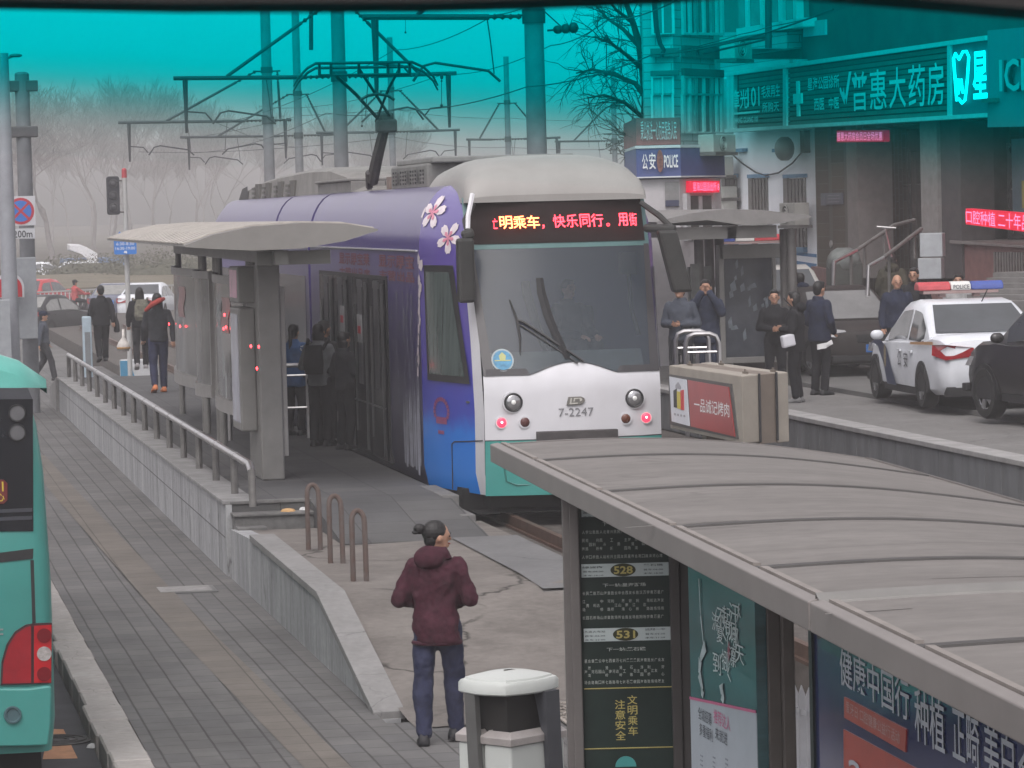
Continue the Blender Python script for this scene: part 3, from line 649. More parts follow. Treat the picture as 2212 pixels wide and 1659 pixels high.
# nose panel gap, red company ring
mb = MB(); mb.tube([side(.52, z, .003) for z in (.27, .5, .8)]+[side(.56, .83, .003), side(.8, .86, .003), side(.97, .885, .003)], .007, 5); obj('panel_gap', mb, dark, tram)
mb = MB(); rr = lambda a, r: (.36+.135*r*math.cos(a), 1.17+.165*r*math.sin(a))
for k in range(14):
    a0 = R(-35)+R(250)*k/14; a1 = a0+R(250)/14*.8
    q = [rr(a0, 1), rr(a1, 1), rr(a1, .72), rr(a0, .72)]; mb.add([side(t_, z, .006) for t_, z in q], [(0, 1, 2, 3)])
mb.add([side(t_, z, .006) for t_, z in [(.27, 1.02), (.45, 1.02), (.45, 1.1), (.27, 1.1)]], [(0, 1, 2, 3)]); mb.add([side(t_, z, .006) for t_, z in [(.3, .9), (.4, .9), (.4, .94), (.3, .94)]], [(0, 1, 2, 3)])
obj('painted_ring', mb, mat('faded_red', (.22, .05, .13), .4, var=.4, scale=30), tram)
# flowers, petals and calligraphy on the livery
def onside(y, z, d=.006):
    if y >= Y1: 
        if z <= 3.02: return (XC-HW-d, y, z)
        a = math.asin(min(1, (z-3.02)/.8)); return (XC-HW+.42-.42*math.cos(a)-d*math.cos(a), y, z+d*math.sin(a))
    t_ = (Y1-y)/(Y1-yface(XC+NW, z)); 
    if z <= 3.02: return side(t_, z, d)
    a = math.asin(min(1, (z-3.02)/.8)); q = side(t_, z, d); return (q[0]+.42-.42*math.cos(a), q[1], z)
petal = mat('petal_white', (.62, .55, .58), .4, var=.2, scale=8); pink = mat('petal_pink', (.55, .2, .28), .4, var=.2)
def flower(yc, zc, r, sx=2.6, rot=0.):
    mb = MB(); mp = MB()
    for k in range(5):
        a = 2*math.pi*k/5+rot; pts = []; pp = []
        for l, w in ((.12, .05), (.45, .24), (.78, .27), (1., .12), (.94, 0), (1., -.12), (.78, -.27), (.45, -.24), (.12, -.05)):
            pts.append(onside(yc-r*sx*(l*math.sin(a)+w*math.cos(a)), zc+r*(l*math.cos(a)-w*math.sin(a)), .007))
        for l, w in ((.02, .05), (.38, .12), (.5, 0), (.38, -.12), (.02, -.05)):
            pp.append(onside(yc-r*sx*(l*math.sin(a)+w*math.cos(a)), zc+r*(l*math.cos(a)-w*math.sin(a)), .011))
        mb.add(pts, [tuple(range(9))]); mp.add(pp, [tuple(range(5))])
    fl = obj('painted_flower', mb, petal, tram); obj('flower_heart', mp, pink, fl)
flower(41.72, 3.5, .20, 1.5, .1); flower(41.15, 3.2, .19, 1.5, .5)
random.seed(5); mb = MB()
for (y, z, a) in ((42.0, 2.95, .3), (41.9, 2.88, -.2), (41.95, 2.62, .4), (42.0, 2.55, .0), (42.03, 2.42, .5), (42.05, 2.33, -.4), (42.02, 2.22, .2), (42.1, 2.12, .1), (42.15, 1.98, .3), (42.2, 1.84, 0), (42.18, 1.74, -.3), (42.25, 1.6, .2), (42.0, 2.70, .1), (42.05, 3.5, .2)):
    r = .05; mb.add([onside(y-r*2.2*math.cos(k*1.257+a)*(1 if k % 2 else .6), z+r*1.5*math.sin(k*1.257+a), .007) for k in range(5)], [(0, 1, 2, 3, 4)])
obj('painted_petal', mb, petal, tram)
mb = MB(); wash = mat('livery_brush', (.22, .22, .29), .4, var=.45, scale=5)
for i in range(34):
    y = random.uniform(42.35, 44.3); z = random.uniform(.7, 2.55); 
    if i < 20: z = 2.5-(i % 7)*.2-random.random()*.08; y = 43.95-(i//7)*.6-random.random()*.12
    l = random.uniform(.05, .14); w = random.uniform(.02, .06)
    pts = [(y, z+l), (y-w*1.4, z+l*.5), (y-w*.5, z), (y-w, z-l*.8), (y+w*.4, z-l), (y+w*.5, z+.1*l), (y+w*1.2, z+.55*l)]
    mb.add([onside(a, b, .007) for a, b in pts], [tuple(range(7))])
obj('brush_lettering', mb, wash, tram)
mb = MB()
for i in range(9):
    y = 42.2+i*.16+random.uniform(-.05, .05); zt = 1.55-i*.03; zb = .32+random.random()*.15; w = random.uniform(.04, .10)
    mb.add([onside(a, b, .006) for a, b in ((y, zt), (y+w, (zt+zb)/2), (y+w*.6, zb), (y-w, zb), (y-w*.8, (zt+zb)/2))], [(0, 1, 2, 3, 4)])
obj('painted_falls', mb, mat('painted_white', (.33, .34, .40), .4, var=.4, scale=4), tram)
# red advert writing over the doors
f = Fr((XC-HW-.006, 52, 0), (0, -1, 0)); redt = mat('advert_red', (.22, .075, .10), .45, var=.3, scale=8); plt = mat('advert_plum', (.085, .05, .085), .45, var=.2)
for s, y0, y1, z0, z1, s2 in (('显示屏宝', 45.4, 42.25, 3.2, 3.36, '末营出品'), ('显示屏宝莱', 49.2, 46.0, 3.02, 3.34, '末营出品店')):
    mb = MB(); fbox(mb, f, 52-y0, z0-.2 if z0 > 3.1 else z0-.1, 52-y1, min(z1, 3.02)+0, -.02, .002)
    mb = MB()
    put_text(mb, f, s, 52-y0+.1, 2.82, 52-y1-.1, 2.99, .002, .02); 
    put_text(mb, f, s2, 52-y0+.1, 2.6 if y0 > 46 else 2.66, 52-y1-.1, 2.79, .002, .02)
    obj('advert_lettering', mb, redt, tram)
# drip rail
mb = MB()
for a, b in ((42.1, 52.3), (52.65, 56.85), (57.2, 66)): mb.bar((XC-HW-.004, a, 3.05), (XC-HW-.004, b, 3.05), .03, .018)
obj('drip_rail', mb, mat('drip_white', (.5, .5, .52), .4), tram)
# doors
fx = XC-HW; dz0, dz1 = .36, 2.66
mb = MB(); mb.box(fx-.012, 44.6, dz0-.03, fx+.03, 51.3, dz1+.05); db = obj('door_frame', mb, mat('door_frame_black', (.018, .018, .02), .4), tram)
postm = mat('door_post', (.085, .085, .092), .35, metal=.3, var=.3, scale=3)
for i, (a, b) in enumerate(((44.75, 46.2), (46.25, 47.7), (48.2, 49.65), (49.7, 51.15))):
    mb = MB(); mb.box(fx-.03, a, dz0, fx-.012, b, dz1); d_ = obj('door', mb, black_gl, tram)
    mb = MB(); mb.tube([(fx-.045, a+.08, dz0+.05), (fx-.045, a+.08, dz1-.05)], .022, 6); mb.tube([(fx-.045, b-.35, dz0+.25), (fx-.045, b-.35, dz1-.35)], .016, 6)
    mb.bar((fx-.035, a+.02, 1.02), (fx-.035, b-.05, 1.02), .015, .02); obj('handle_rail', mb, mat('door_rail', (.12, .12, .125), .3, metal=.6), d_, smooth=True)
    mb = MB(); mb.box(fx-.04, a+.5, 1.25, fx-.031, a+.9, dz1-.02); mb.box(fx-.037, a+.42, dz1-.12, fx-.031, a+.98, dz1-.03); obj('door_pillar', mb, postm, d_)
for y, z, s_ in ((47.05, 1.95, .22), (48.75, 2.05, .2)):
    mb = MB(); mb.box(fx-.049, y-.3, z-.15, fx-.0405, y+.12, z+s_); st_ = obj('white_notice', mb, mat('notice_white', (.42, .42, .43), .5, var=.3, scale=9), tram)
    mb = MB(); mb.box(fx-.053, y-.22, z-.03, fx-.0495, y+.05, z+.07); obj('red_mark', mb, mat('notice_red', (.5, .03, .05), .5), st_)
# a row of dark side windows further back
for a, b in ((53.0, 56.5), (57.6, 62), (62.3, 66.4)):
    mb = MB(); mb.box(fx-.008, a, 1.25, fx+.02, b, 2.6); obj('side_window', mb, mat('dark_band', (.05, .045, .06), .2, var=.3), tram)
# right flank strip
mb = MB(); mb.add([nosept(n-1-i, .86) for i in (1, 3, 4)]+[nosept(n-1-i, .99) for i in (4, 3, 1)], [(0, 1, 2, 3, 4, 5)])
# mirrors on arms
mm = mat('mirror_black', (.025, .025, .024), .55, var=.25)
for sg, pts in ((-1, [(XC-1.0, 40.55, 3.58), (XC-1.13, 40.35, 3.4), (XC-1.12, 40.2, 3.2)]), (1, [(XC+1.0, 40.6, 3.55), (XC+1.15, 40.35, 3.4), (XC+1.3, 40.2, 3.22)])):
    mb = MB(); mb.tube(pts, [.034, .036, .034], 8); mr_ = obj('mirror_arm', mb, mm, tram, smooth=True)
    mb = MB()
    if sg < 0: mb.obox((XC-1.165, 40.2, 2.83), (.1, .02, 0), (.0, .09, 0), (.0, 0, .37)); mb.bar((XC-1.2, 40.18, 3.22), (XC-1.06, 40.2, 3.26), .1, .12)
    else: mb.obox((XC+1.26, 40.1, 2.87), (.115, 0, .0), (.0, .08, 0), (.085, 0, -.36)); mb.bar((XC+.98, 40.4, 3.26), (XC+1.3, 40.15, 3.24), .09, .10)
    obj('mirror_head', mb, mm, mr_, bev=.035)
mb = MB(); mb.tube([(XC-1.02, 40.45, 3.7), (XC-1.1, 40.32, 3.45), (XC-1.12, 40.25, 3.3)], .03, 6); obj('mirror_brace', mb, white, tram)
# roof equipment
mb = MB(); mb.box(XC-.95, 44.2, 3.8, XC+.95, 47.2, 4.12); eq = obj('roof_box', mb, grey, tram, bev=.03)
mb = MB(); random.seed(2)
for k in range(13):
    y = 44.45+k*.21
    if k % 4 == 2: mb.add([(XC-.962, y-.1, 3.88), (XC-.962, y+.1, 3.88), (XC-.962, y+.02, 4.09)], [(0, 1, 2)])
    else:
        for j in range(4): mb.box(XC-.962, y-.03, 3.87+j*.05, XC-.94, y+.05, 3.895+j*.05)
obj('vent_slot', mb, dark, eq)
mb = MB(); mb.box(XC-.9, 44.0, 4.12, XC+.9, 47.0, 4.2); obj('box_lid', mb, mat('lid_grey', (.19, .185, .18), .6, var=.2), eq, bev=.02)
mb = MB(); rg = []
for y, zt in ((50.6, 3.85), (51.6, 4.1), (53.5, 4.22), (56, 4.24), (60, 4.2), (63.5, 4.12), (65.5, 4.0), (66.6, 3.75)):
    rg.append([(XC-1.0, y, 3.7), (XC-.95, y, zt-.06), (XC-.8, y, zt), (XC+.8, y, zt), (XC+.95, y, zt-.06), (XC+1.0, y, 3.7)])
mb.loft(rg); eq2 = obj('roof_shroud', mb, mat('shroud_grey', (.17, .165, .155), .65, var=.3, scale=2), tram, smooth=True)
for y in (57.5, 59.2, 61, 62.6):
    mb = MB(); mb.box(XC-1.01, y, 3.8, XC-.96, y+.55, 4.08)
    for j in range(3): mb.box(XC-1.01, y+.75, 3.82+j*.08, XC-.97, y+1.15, 3.86+j*.08)
    obj('vent_panel', mb, mat('vent_mid', (.09, .088, .08), .7), eq2)
mb = MB(); mb.box(XC-1.0, 50.8, 3.78, XC-.5, 54.5, 3.98); mb.box(XC-1.04, 50.8, 3.98, XC-.46, 54.6, 4.02); obj('roof_box', mb, grey, tram, bev=.015)
mb = MB(); mb.add([(XC-.99, 64.6, 3.78), (XC-.99, 66.3, 3.78), (XC-.98, 65.6, 4.02), (XC-.98, 64.7, 4.06)], [(0, 1, 2, 3)]); obj('dark_louvre', mb, dark, eq2)
# pantograph
pan = mat('pantograph_grey', (.055, .05, .052), .55, metal=.3, var=.3)
mb = MB(); mb.box(XC-.5, 47.7, 3.84, XC+.5, 50.3, 3.95)
for x in (-.5, .5):
    for y in (47.8, 50.2): mb.tube([(XC+x, y, 3.82), (XC+x, y, 4.02)], .07, 8)
random.seed(9)
for k in range(14): mb.tube([(XC-.6+random.random()*.5, 47.8+random.random()*2.4, 3.9), (XC-.6+random.random()*.6, 47.8+random.random()*2.4, 4.02+.1*random.random())], .03, 6)
pb = obj('pantograph_base', mb, mat('pantograph_base', (.14, .11, .095), .8, var=.4, scale=9), tram)
def pa(u, v, y): return tuple(onY(u, v, y))
mb = MB(); mb.tube([pa(806, 392, 48.6), pa(816, 340, 48.2), pa(836, 262, 47.6)], [.075, .075, .06], 8); mb.tube([pa(800, 370, 48.6), pa(818, 300, 48.2), pa(828, 262, 47.6)], [.03, .035, .03], 6)
mb.tube([pa(798, 405, 48.8), pa(797, 372, 48.6)], .05, 6); obj('lower_arm', mb, pan, tram, smooth=True)
mb = MB(); q = Vector(pa(834, 272, 47.6)); mb.obox(q, (.14, 0, 0), (0, .1, 0), (0, 0, .09)); mb.obox(q+Vector((0, 0, .12)), (.1, 0, 0), (0, .09, 0), (0, 0, .06)); obj('knee_joint', mb, pan, tram, bev=.03)
mb = MB()
for u0, u1, u2 in ((816, 742, 735), (852, 912, 0)):
    pass
mb.tube([pa(818, 258, 47.6), pa(770, 205, 47.0), pa(722, 160, 46.4)],   .024, 6); mb.tube([pa(846, 258, 47.6), pa(806, 195, 47.0), pa(775, 148, 46.4)], .022, 6); mb.tube([pa(812, 262, 47.6), pa(840, 190, 47), pa(862, 150, 46.4)], .02, 6)
mb.tube([pa(778, 216, 47.0), pa(795, 206, 47), pa(815, 203, 47), pa(838, 207, 47), pa(852, 216, 47.0)], .022, 6); obj('upper_arm', mb, pan, tram, smooth=True)
mb = MB()
for v, y in ((137, 46.2), (147, 46.6)):
    mb.tube([pa(634, v+50, y), pa(645, v+30, y), pa(664, v+10, y), pa(682, v, y), pa(890, v-3, y), pa(915, v+8, y), pa(936, v+28, y), pa(946, v+48, y)], [.012, .016, .02, .022, .022, .02, .016, .012], 6)
for u in (690, 715, 775, 838, 862, 885): mb.tube([pa(u, 136, 46.2), pa(u, 150, 46.6)], .018, 6); mb.tube([pa(u, 143, 46.4), pa(u, 163, 46.4)], .022, 6)
mb.tube([pa(690, 163, 46.4), pa(885, 160, 46.4)], .02, 6); obj('collector_head', mb, pan, tram, smooth=True)

# ------------------------------------------------------------------ people
skin = mat('skin', (.36, .20, .135), .55, var=.15, scale=20, spec=.3)
hairm = mat('black_hair', (.010, .009, .009), .5, var=.3, scale=40, stretch=(1, 1, .2))
eyem = mat('eye_dark', (.015, .012, .01), .3, var=0)
lipm = mat('lip', (.25, .09, .075), .5, var=0)
def cloth(name, c, var=.3, scale=9): return mat(name, c, .85, var=var, scale=scale, bump=.35, spec=.2)
def rm(o, vox, it=4, fac=.5):
    r = o.modifiers.new('remesh', 'REMESH'); r.mode = 'VOXEL'; r.voxel_size = vox; r.use_smooth_shade = True
    s = o.modifiers.new('smooth', 'SMOOTH'); s.iterations = it; s.factor = fac; return o
_ft = bpy.data.textures.new('cloth_folds', 'CLOUDS'); _ft.noise_scale = .13; _ft.noise_depth = 2
def folds(o, st):
    d = o.modifiers.new('folds', 'DISPLACE'); d.texture = _ft; d.texture_coords = 'LOCAL'; d.strength = st; d.mid_level = .45; return o
def seg(mb, a, b, ra, rb, n=10):
    a, b = Vector(a), Vector(b); mb.tube([a, a.lerp(b, .5), b], [ra, (ra+rb)/2, rb], n); mb.ell(a, ra*.98, 10, 7); mb.ell(b, rb*.98, 10, 7)
def rings(mb, lst, n=20):
    """stack of ellipses (centre, rx, ry)"""
    mb.loft([[(c[0]+rx*math.cos(2*math.pi*i/n), c[1]+ry*math.sin(2*math.pi*i/n), c[2]) for i in range(n)] for c, rx, ry in lst])
JD = dict(head=(0, .015, 1.575), neck=(0, -.01, 1.43), chest=(0, 0, 1.27), waist=(0, 0, 1.06), pelvis=(0, 0, .93),
    shL=(-.168, -.01, 1.355), shR=(.168, -.01, 1.355), elL=(-.235, -.03, 1.11), elR=(.235, -.03, 1.11), haL=(-.245, .05, .87), haR=(.245, .05, .87),
    hiL=(-.085, 0, .91), hiR=(.085, 0, .91), knL=(-.095, .03, .49), knR=(.095, .03, .49), anL=(-.10, -.02, .085), anR=(.10, -.02, .085))
def hand(name, p, d, root, palm_n=(0, 1, 0), curl=.5, side=1):
    """palm with four unequal curled fingers and a thumb from the side of the palm; d = direction from wrist to fingers"""
    p = Vector(p); d = Vector(d).normalized(); w = d.cross(Vector(palm_n)); w = w.normalized() if w.length > .1 else d.orthogonal().normalized(); nn = w.cross(d)
    mb = MB(); mb.ell(p+d*.035, (.02, .03, .045), 10, 7, rot=Matrix((nn, w, d)).transposed())
    for k, (off, L_) in enumerate(((-.026, .062), (-.009, .072), (.009, .068), (.025, .054))):
        b = p+d*.068+w*off; c1 = math.cos(curl*.6); s1 = math.sin(curl*.6); q = b+(d*c1+nn*s1)*L_*.5; c2 = math.cos(curl*1.6); s2 = math.sin(curl*1.6)
        e = q+(d*c2+nn*s2)*L_*.5; mb.tube([b-d*.015, b, q, e], [.0095, .0095, .0085, .006], 6)
    b = p+d*.018-w*.026*side; mb.tube([b, b+d*.03-w*.02*side+nn*.008, b+d*.055-w*.022*side+nn*.018], [.011, .010, .007], 6)
    return obj(name, mb, skin, root, smooth='all')
def person(label, loc, face, h, top, legs, J=None, hair='short', shoe=(.015, .015, .017), top_len=.86, loose=1.0, group=None, eyes=False, legr=1.0, curl=.6, hat=None, female=False, hood=None, vox=.015, parts=True):
    """face = world heading in degrees (0 = away along +Y, 90 = towards -X)"""
    k = h/1.70; j = {n: Vector(p) for n, p in JD.items()}
    for n, p in (J or {}).items(): j[n] = Vector(p)
    root = thing('person', label, 'person', loc, R(face), group, local=True)
    S = lambda mb: setattr(mb, 'v', [(x*k, y*k, z*k) for x, y, z in mb.v]) or mb
    H = j['head']; nk = j['neck']
    # the body: one continuous figure
    mb = MB(); mb.ell(H+Vector((0, 0, .01)), (.074, .092, .105), 18, 12); mb.ell(H+Vector((0, .028, -.06)), (.052, .055, .06), 14, 9)
    mb.ell(H+Vector((0, .098, -.02)), (.013, .02, .02), 8, 6); mb.ell(H+Vector((0, .088, .01)), (.05, .014, .012), 8, 6); mb.ell(H+Vector((0, .075, -.082)), (.025, .025, .02), 8, 6)
    for s in (-1, 1): mb.ell(H+Vector((.078*s, -.005, -.012)), (.014, .022, .032), 8, 6)
    seg(mb, nk-Vector((0, 0, .05)), H-Vector((0, .01, .07)), .056, .05)
    rings(mb, [(j['pelvis']-Vector((0, 0, .06)), .12, .09), (j['pelvis'], .145, .10), (j['waist'], .12, .085), (j['chest'], .15, .10), (nk-Vector((0, 0, .06)), .12, .07), (nk, .055, .05)])
    for s in 'LR':
        seg(mb, j['sh'+s], j['el'+s], .048, .038); seg(mb, j['el'+s], j['ha'+s], .036, .026)
        seg(mb, j['hi'+s], j['kn'+s], .075, .05); seg(mb, j['kn'+s], j['an'+s], .05, .036); seg(mb, j['an'+s], j['an'+s]+Vector((0, .08, -.05)), .036, .03)
    b = obj('body', S(mb), skin, root); rm(b, vox*.9, 3)
    # jacket
    mb = MB(); wl = loose; ph = j['pelvis']; hem = Vector((ph.x, ph.y, top_len))
    sh_c = (j['shL']+j['shR'])/2; fem = .92 if female else 1.
    lst = [(hem, .178*wl*fem, .125*wl), (hem.lerp(j['waist'], .5), .175*wl*fem, .125*wl), (j['waist'], .158*wl*fem, .118*wl), (j['chest'], .182*wl*fem, .13*wl), (sh_c-Vector((0, 0, .015)), .19*fem, .112*wl), (sh_c+Vector((0, 0, .03)), .155*fem, .10), (nk-Vector((0, 0, .012)), .095, .085), (nk+Vector((0, -.005, .035)), .075, .072)]
    rings(mb, lst)
    for s in 'LR':
        seg(mb, j['sh'+s], j['el'+s], .064*wl, .058*wl); seg(mb, j['el'+s], Vector(j['el'+s]).lerp(j['ha'+s], .93), .058*wl, .046*wl)
    if hood: mb.ell(nk+Vector((0, -.08, .02)), (.13, .09, .08), 14, 9)
    jk = obj('jacket', S(mb), top, root); rm(jk, vox, 6); folds(jk, .03)
    # trousers
    mb = MB(); rings(mb, [(ph-Vector((0, 0, .1)), .13, .105), (ph, .165, .118), (ph+Vector((0, 0, .1)), .14, .105)])
    for s in 'LR':
        seg(mb, j['hi'+s], j['kn'+s], .098*legr, .073*legr); seg(mb, j['kn'+s], Vector(j['kn'+s]).lerp(j['an'+s], .96), .072*legr, .062*legr)
    tr_ = obj('trousers', S(mb), legs, root); rm(tr_, vox, 3); folds(tr_, .022)
    sm = mat('shoe_%d%d%d' % tuple(int(c*999) for c in shoe), shoe, .6, var=.2)
    for s in 'LR':
        a = j['an'+s]; d = Vector((0, 1, 0)); 
        if 'to'+s in (J or {}): d = (Vector(J['to'+s])-a); d.z = 0; d.normalize(); tz = Vector(J['to'+s]).z
        else: tz = .035
        r_ = d.cross(Vector((0, 0, 1))); mb = MB(); rg = []
        for q, w, hh in ((-.075, .03, .05), (-.05, .042, .09), (.02, .043, .095), (.09, .05, .06), (.15, .047, .045), (.185, .025, .03)):
            base = a+d*q; base.z = a.z-.085+max(0, (tz-.035))*0+(a.z-.085)*0
            slope = (tz-.035-(a.z-.085))*max(0, q)/.17; z0 = a.z-.085+slope
            rg.append([base*1+r_*w*c+Vector((0, 0, z0-base.z+hh*zz)) for c, zz in ((-1, .0), (-1, .5), (-.6, 1), (.6, 1), (1, .5), (1, .0))])
        mb.loft(rg); obj('shoe', S(mb), sm, root, smooth='all')
        f_ = (j['ha'+s]-j['el'+s]).normalized(); hand('hand', j['ha'+s]*k, f_, root, (0, 1, 0) if abs(f_.y) < .8 else (0, 0, -1), curl, -1 if s == 'L' else 1)
    # hair
    mb = MB(); hk = H+Vector((0, -.018, .028))
    if hair != 'bald': mb.ell(hk, (.084, .098, .098), 18, 12); mb.ell(H+Vector((0, -.05, -.03)), (.07, .055, .07), 12, 8); mb.ell(H+Vector((0, .045, .085)), (.06, .045, .03), 12, 8)
    else: mb.ell(H+Vector((0, -.06, -.01)), (.076, .045, .05), 12, 8)
    if hair == 'long': rings(mb, [(H+Vector((0, -.07, -.34)), .07, .03), (H+Vector((0, -.065, -.2)), .10, .045), (H+Vector((0, -.04, -.05)), .096, .07), (H+Vector((0, -.03, .02)), .09, .08)], 14)
    if hair == 'bob': rings(mb, [(H+Vector((0, -.04, -.12)), .085, .06), (H+Vector((0, -.035, -.02)), .095, .075)], 14)
    if hair == 'tail': seg(mb, H+Vector((0, -.11, .03)), H+Vector((0, -.13, -.28)), .035, .025)
    if hair == 'bun': mb.ell(H+Vector((-.0, -.135, .065)), (.045, .042, .042), 12, 8); seg(mb, H+Vector((0, -.09, .05)), H+Vector((0, -.12, .06)), .04, .03)
    hr = obj('hair', S(mb), hairm, root); rm(hr, .011, 3)
    if hat:
        mb = MB(); mb.ell(H+Vector((0, -.01, .06)), (.098, .112, .085), 16, 10); rings(mb, [(H+Vector((0, .07, .045)), .075, .10), (H+Vector((0, .075, .06)), .07, .09)], 14); ho = obj('cap', S(mb), hat, root, smooth='all')
    if eyes:
        for s in (-1, 1):
            mb = MB(); mb.ell(H+Vector((.032*s, .0895, .0)), (.015, .007, .007), 8, 6); obj('eye', S(mb), eyem, root, smooth='all')
            mb = MB(); mb.tube([H+Vector((.014*s, .099, .022)), H+Vector((.034*s, .097, .026)), H+Vector((.052*s, .086, .02))], [.003, .0045, .003], 5); obj('eyebrow', S(mb), hairm, root)
        mb = MB(); mb.ell(H+Vector((0, .093, -.058)), (.022, .008, .007), 8, 6); obj('mouth', S(mb), lipm, root, smooth='all')
    return root
def walk(st=.22, arm=.15, ph=1):
    """mid-stride; st = half step length"""
    s = st*ph
    return dict(knR=(.09, .04+s*.55, .50), anR=(.09, s, .095), knL=(-.09, .04-s*.25, .49), anL=(-.09, -s*1.05, .14), toL=(-.1, -s*1.05+.14, .03),
        elL=(-.235, -.02+arm*.6, 1.12), haL=(-.24, .05+arm*1.5, .90), elR=(.235, -.05-arm*.8, 1.12), haR=(.245, -.05-arm*1.2, .88))
def front_hands(z=1.05, y=.26, x=.06): return dict(elL=(-.25, -.02, 1.10), elR=(.25, -.02, 1.10), haL=(-x, y, z), haR=(x, y, z))
def raised(y=.2): return dict(elL=(-.22, .17, 1.22), elR=(.22, .17, 1.22), haL=(-.05, .24, 1.52), haR=(.05, .24, 1.52))

maroon = cloth('maroon_fleece', (.042, .010, .018), .35, 16); denim = cloth('dark_denim', (.022, .025, .052), .3, 14)
blackc = cloth('black_cloth', (.010, .010, .012)); charc = cloth('charcoal_cloth', (.022, .023, .027)); navy = cloth('navy_cloth', (.014, .018, .036)); navy2 = cloth('navy_twill', (.022, .028, .05))
olive = cloth('olive_parka', (.045, .042, .030)); greyc = cloth('grey_coat', (.13, .135, .145)); lightc = cloth('light_grey_coat', (.28, .28, .28)); bluec = cloth('blue_smock', (.03, .085, .21)); greyb = cloth('blue_grey_coat', (.05, .058, .075))

# the woman in the foreground: body turned away to the right, head in right profile, left foot stepping back
q = onz(950, 1606, -.5)
wj = dict(head=(.015, .03, 1.565), anL=(-.10, -.10, .085), knL=(-.105, -.02, .50), toL=(-.14, .05, .035), anR=(.095, .13, .10), knR=(.10, .11, .50), toR=(.13, .28, .035), elL=(-.265, -.03, 1.10), elR=(.265, .0, 1.11), haL=(-.10, .21, 1.02), haR=(.08, .25, 1.04))
w = person('woman in maroon hooded fleece and dark jeans standing with her hair in a bun', (q.x, q.y, -.5), -22, 1.70, maroon, denim, wj, hair='none', female=True, legr=1.06, loose=1.12, top_len=.77, eyes=False, vox=.012)
for c in list(w.children):
    if c.name.split('.')[0] == 'hair': bpy.data.objects.remove(c, do_unlink=True)
# her head is turned further right than her body: hair, hood and features are placed for that turn
hd = Vector((.015, .03, 1.565)); rot = Matrix.Rotation(R(-60), 3, 'Z')
hp = lambda x, y, z: hd+rot @ Vector((x, y, z))
for c in w.children:
    if c.name.split('.')[0] == 'body':
        me = c.data
        for v in me.vertices:
            if v.co.z > 1.475: p_ = v.co-hd; v.co = hd+rot @ p_
mb = MB(); mb.ell(hp(0, -.022, .034), (.086, .098, .094), 20, 12, rot=rot); mb.ell(hp(0, -.055, -.02), (.072, .05, .065), 14, 9, rot=rot)
mb.ell(hp(0, -.14, .065), (.046, .044, .042), 14, 9); mb.tube([hp(0, -.09, .05), hp(0, -.13, .062)], .035, 8); mb.ell(hp(0, -.17, .04), (.03, .02, .018), 8, 6); obj('hair', mb, hairm, w); rm(w.children[-1], .009, 3)
for s in (-1, 1):
    mb = MB(); mb.ell(hp(.032*s, .0885, .0), (.015, .008, .006), 8, 6, rot=rot); obj('eye', mb, eyem, w, smooth='all')
    mb = MB(); mb.tube([hp(.014*s, .099, .022), hp(.034*s, .097, .027), hp(.052*s, .086, .02)], [.003, .0045, .003], 5); obj('eyebrow', mb, hairm, w)
mb = MB(); mb.ell(hp(0, .093, -.058), (.022, .009, .008), 8, 6, rot=rot); obj('mouth', mb, lipm, w, smooth='all')
mb = MB()
for a in range(11):
    pass
rings(mb, [((0, -.02, 1.40), .14, .115), ((.0, -.035, 1.45), .115, .105), ((0, -.03, 1.49), .088, .088)], 18); mb.ell((-.02, -.105, 1.415), (.12, .075, .09), 16, 10); hdm = obj('hood', mb, maroon, w); rm(hdm, .012, 3); folds(hdm, .03)
_ft2 = bpy.data.textures.new('large_folds', 'CLOUDS'); _ft2.noise_scale = .26; _ft2.noise_depth = 3
for c in w.children:
    if c.name.split('.')[0] in ('jacket', 'trousers'): d_ = c.modifiers.new('sag', 'DISPLACE'); d_.texture = _ft2; d_.texture_coords = 'LOCAL'; d_.strength = .07 if 'jacket' in c.name else .04; d_.mid_level = .5
mb = MB(); mb.tube([(-.17*math.cos(a)*1.06, -.13*math.sin(a)*1.0, .77) for a in [i*.2618 for i in range(25)]], .018, 6); obj('hem', mb, cloth('maroon_hem', (.042, .011, .02), .3), w, smooth='all')

# people on and beyond the left platform
q = onz(222, 782, .32); person('man in dark jacket and cap walking away along the railing with a small bag', (q.x, q.y, .32), 6, 1.74, blackc, blackc, walk(.14, .05), hair='short', loose=1.12, legr=1.1, top_len=.80)
o = bpy.data.objects.new('handbag', None)
bpy.data.objects.remove(o)
mb = MB(); b_ = onz(222, 782, .32)+Vector((.34, .02, 0)); rings(mb, [((b_.x, b_.y, .98), .05, .10), ((b_.x, b_.y, 1.02), .07, .14), ((b_.x, b_.y, 1.2), .055, .12), ((b_.x, b_.y, 1.3), .02, .05), ((b_.x, b_.y, 1.42), .012, .02)]); tag(obj('hand_bag', mb, blackc, smooth='all', loc=(b_.x, b_.y, .98)), 'small black bag hanging from the hand of the man by the railing', 'bag')
q = onz(97, 822, -.35); person('man in cap and dark work clothes striding across the far sidewalk', (q.x, q.y, -.36), -95, 1.70, greyb, charc, walk(.24, .04), hair='short', hat=navy, loose=1.05, legr=1.12)
q = onz(306, 798, .32); wk = person('person in black tracksuit with camouflage backpack walking away on the platform', (q.x, q.y, .32), -4, 1.76, blackc, blackc, walk(.2, .03), hair='long', loose=1.02, shoe=(.25, .24, .24))
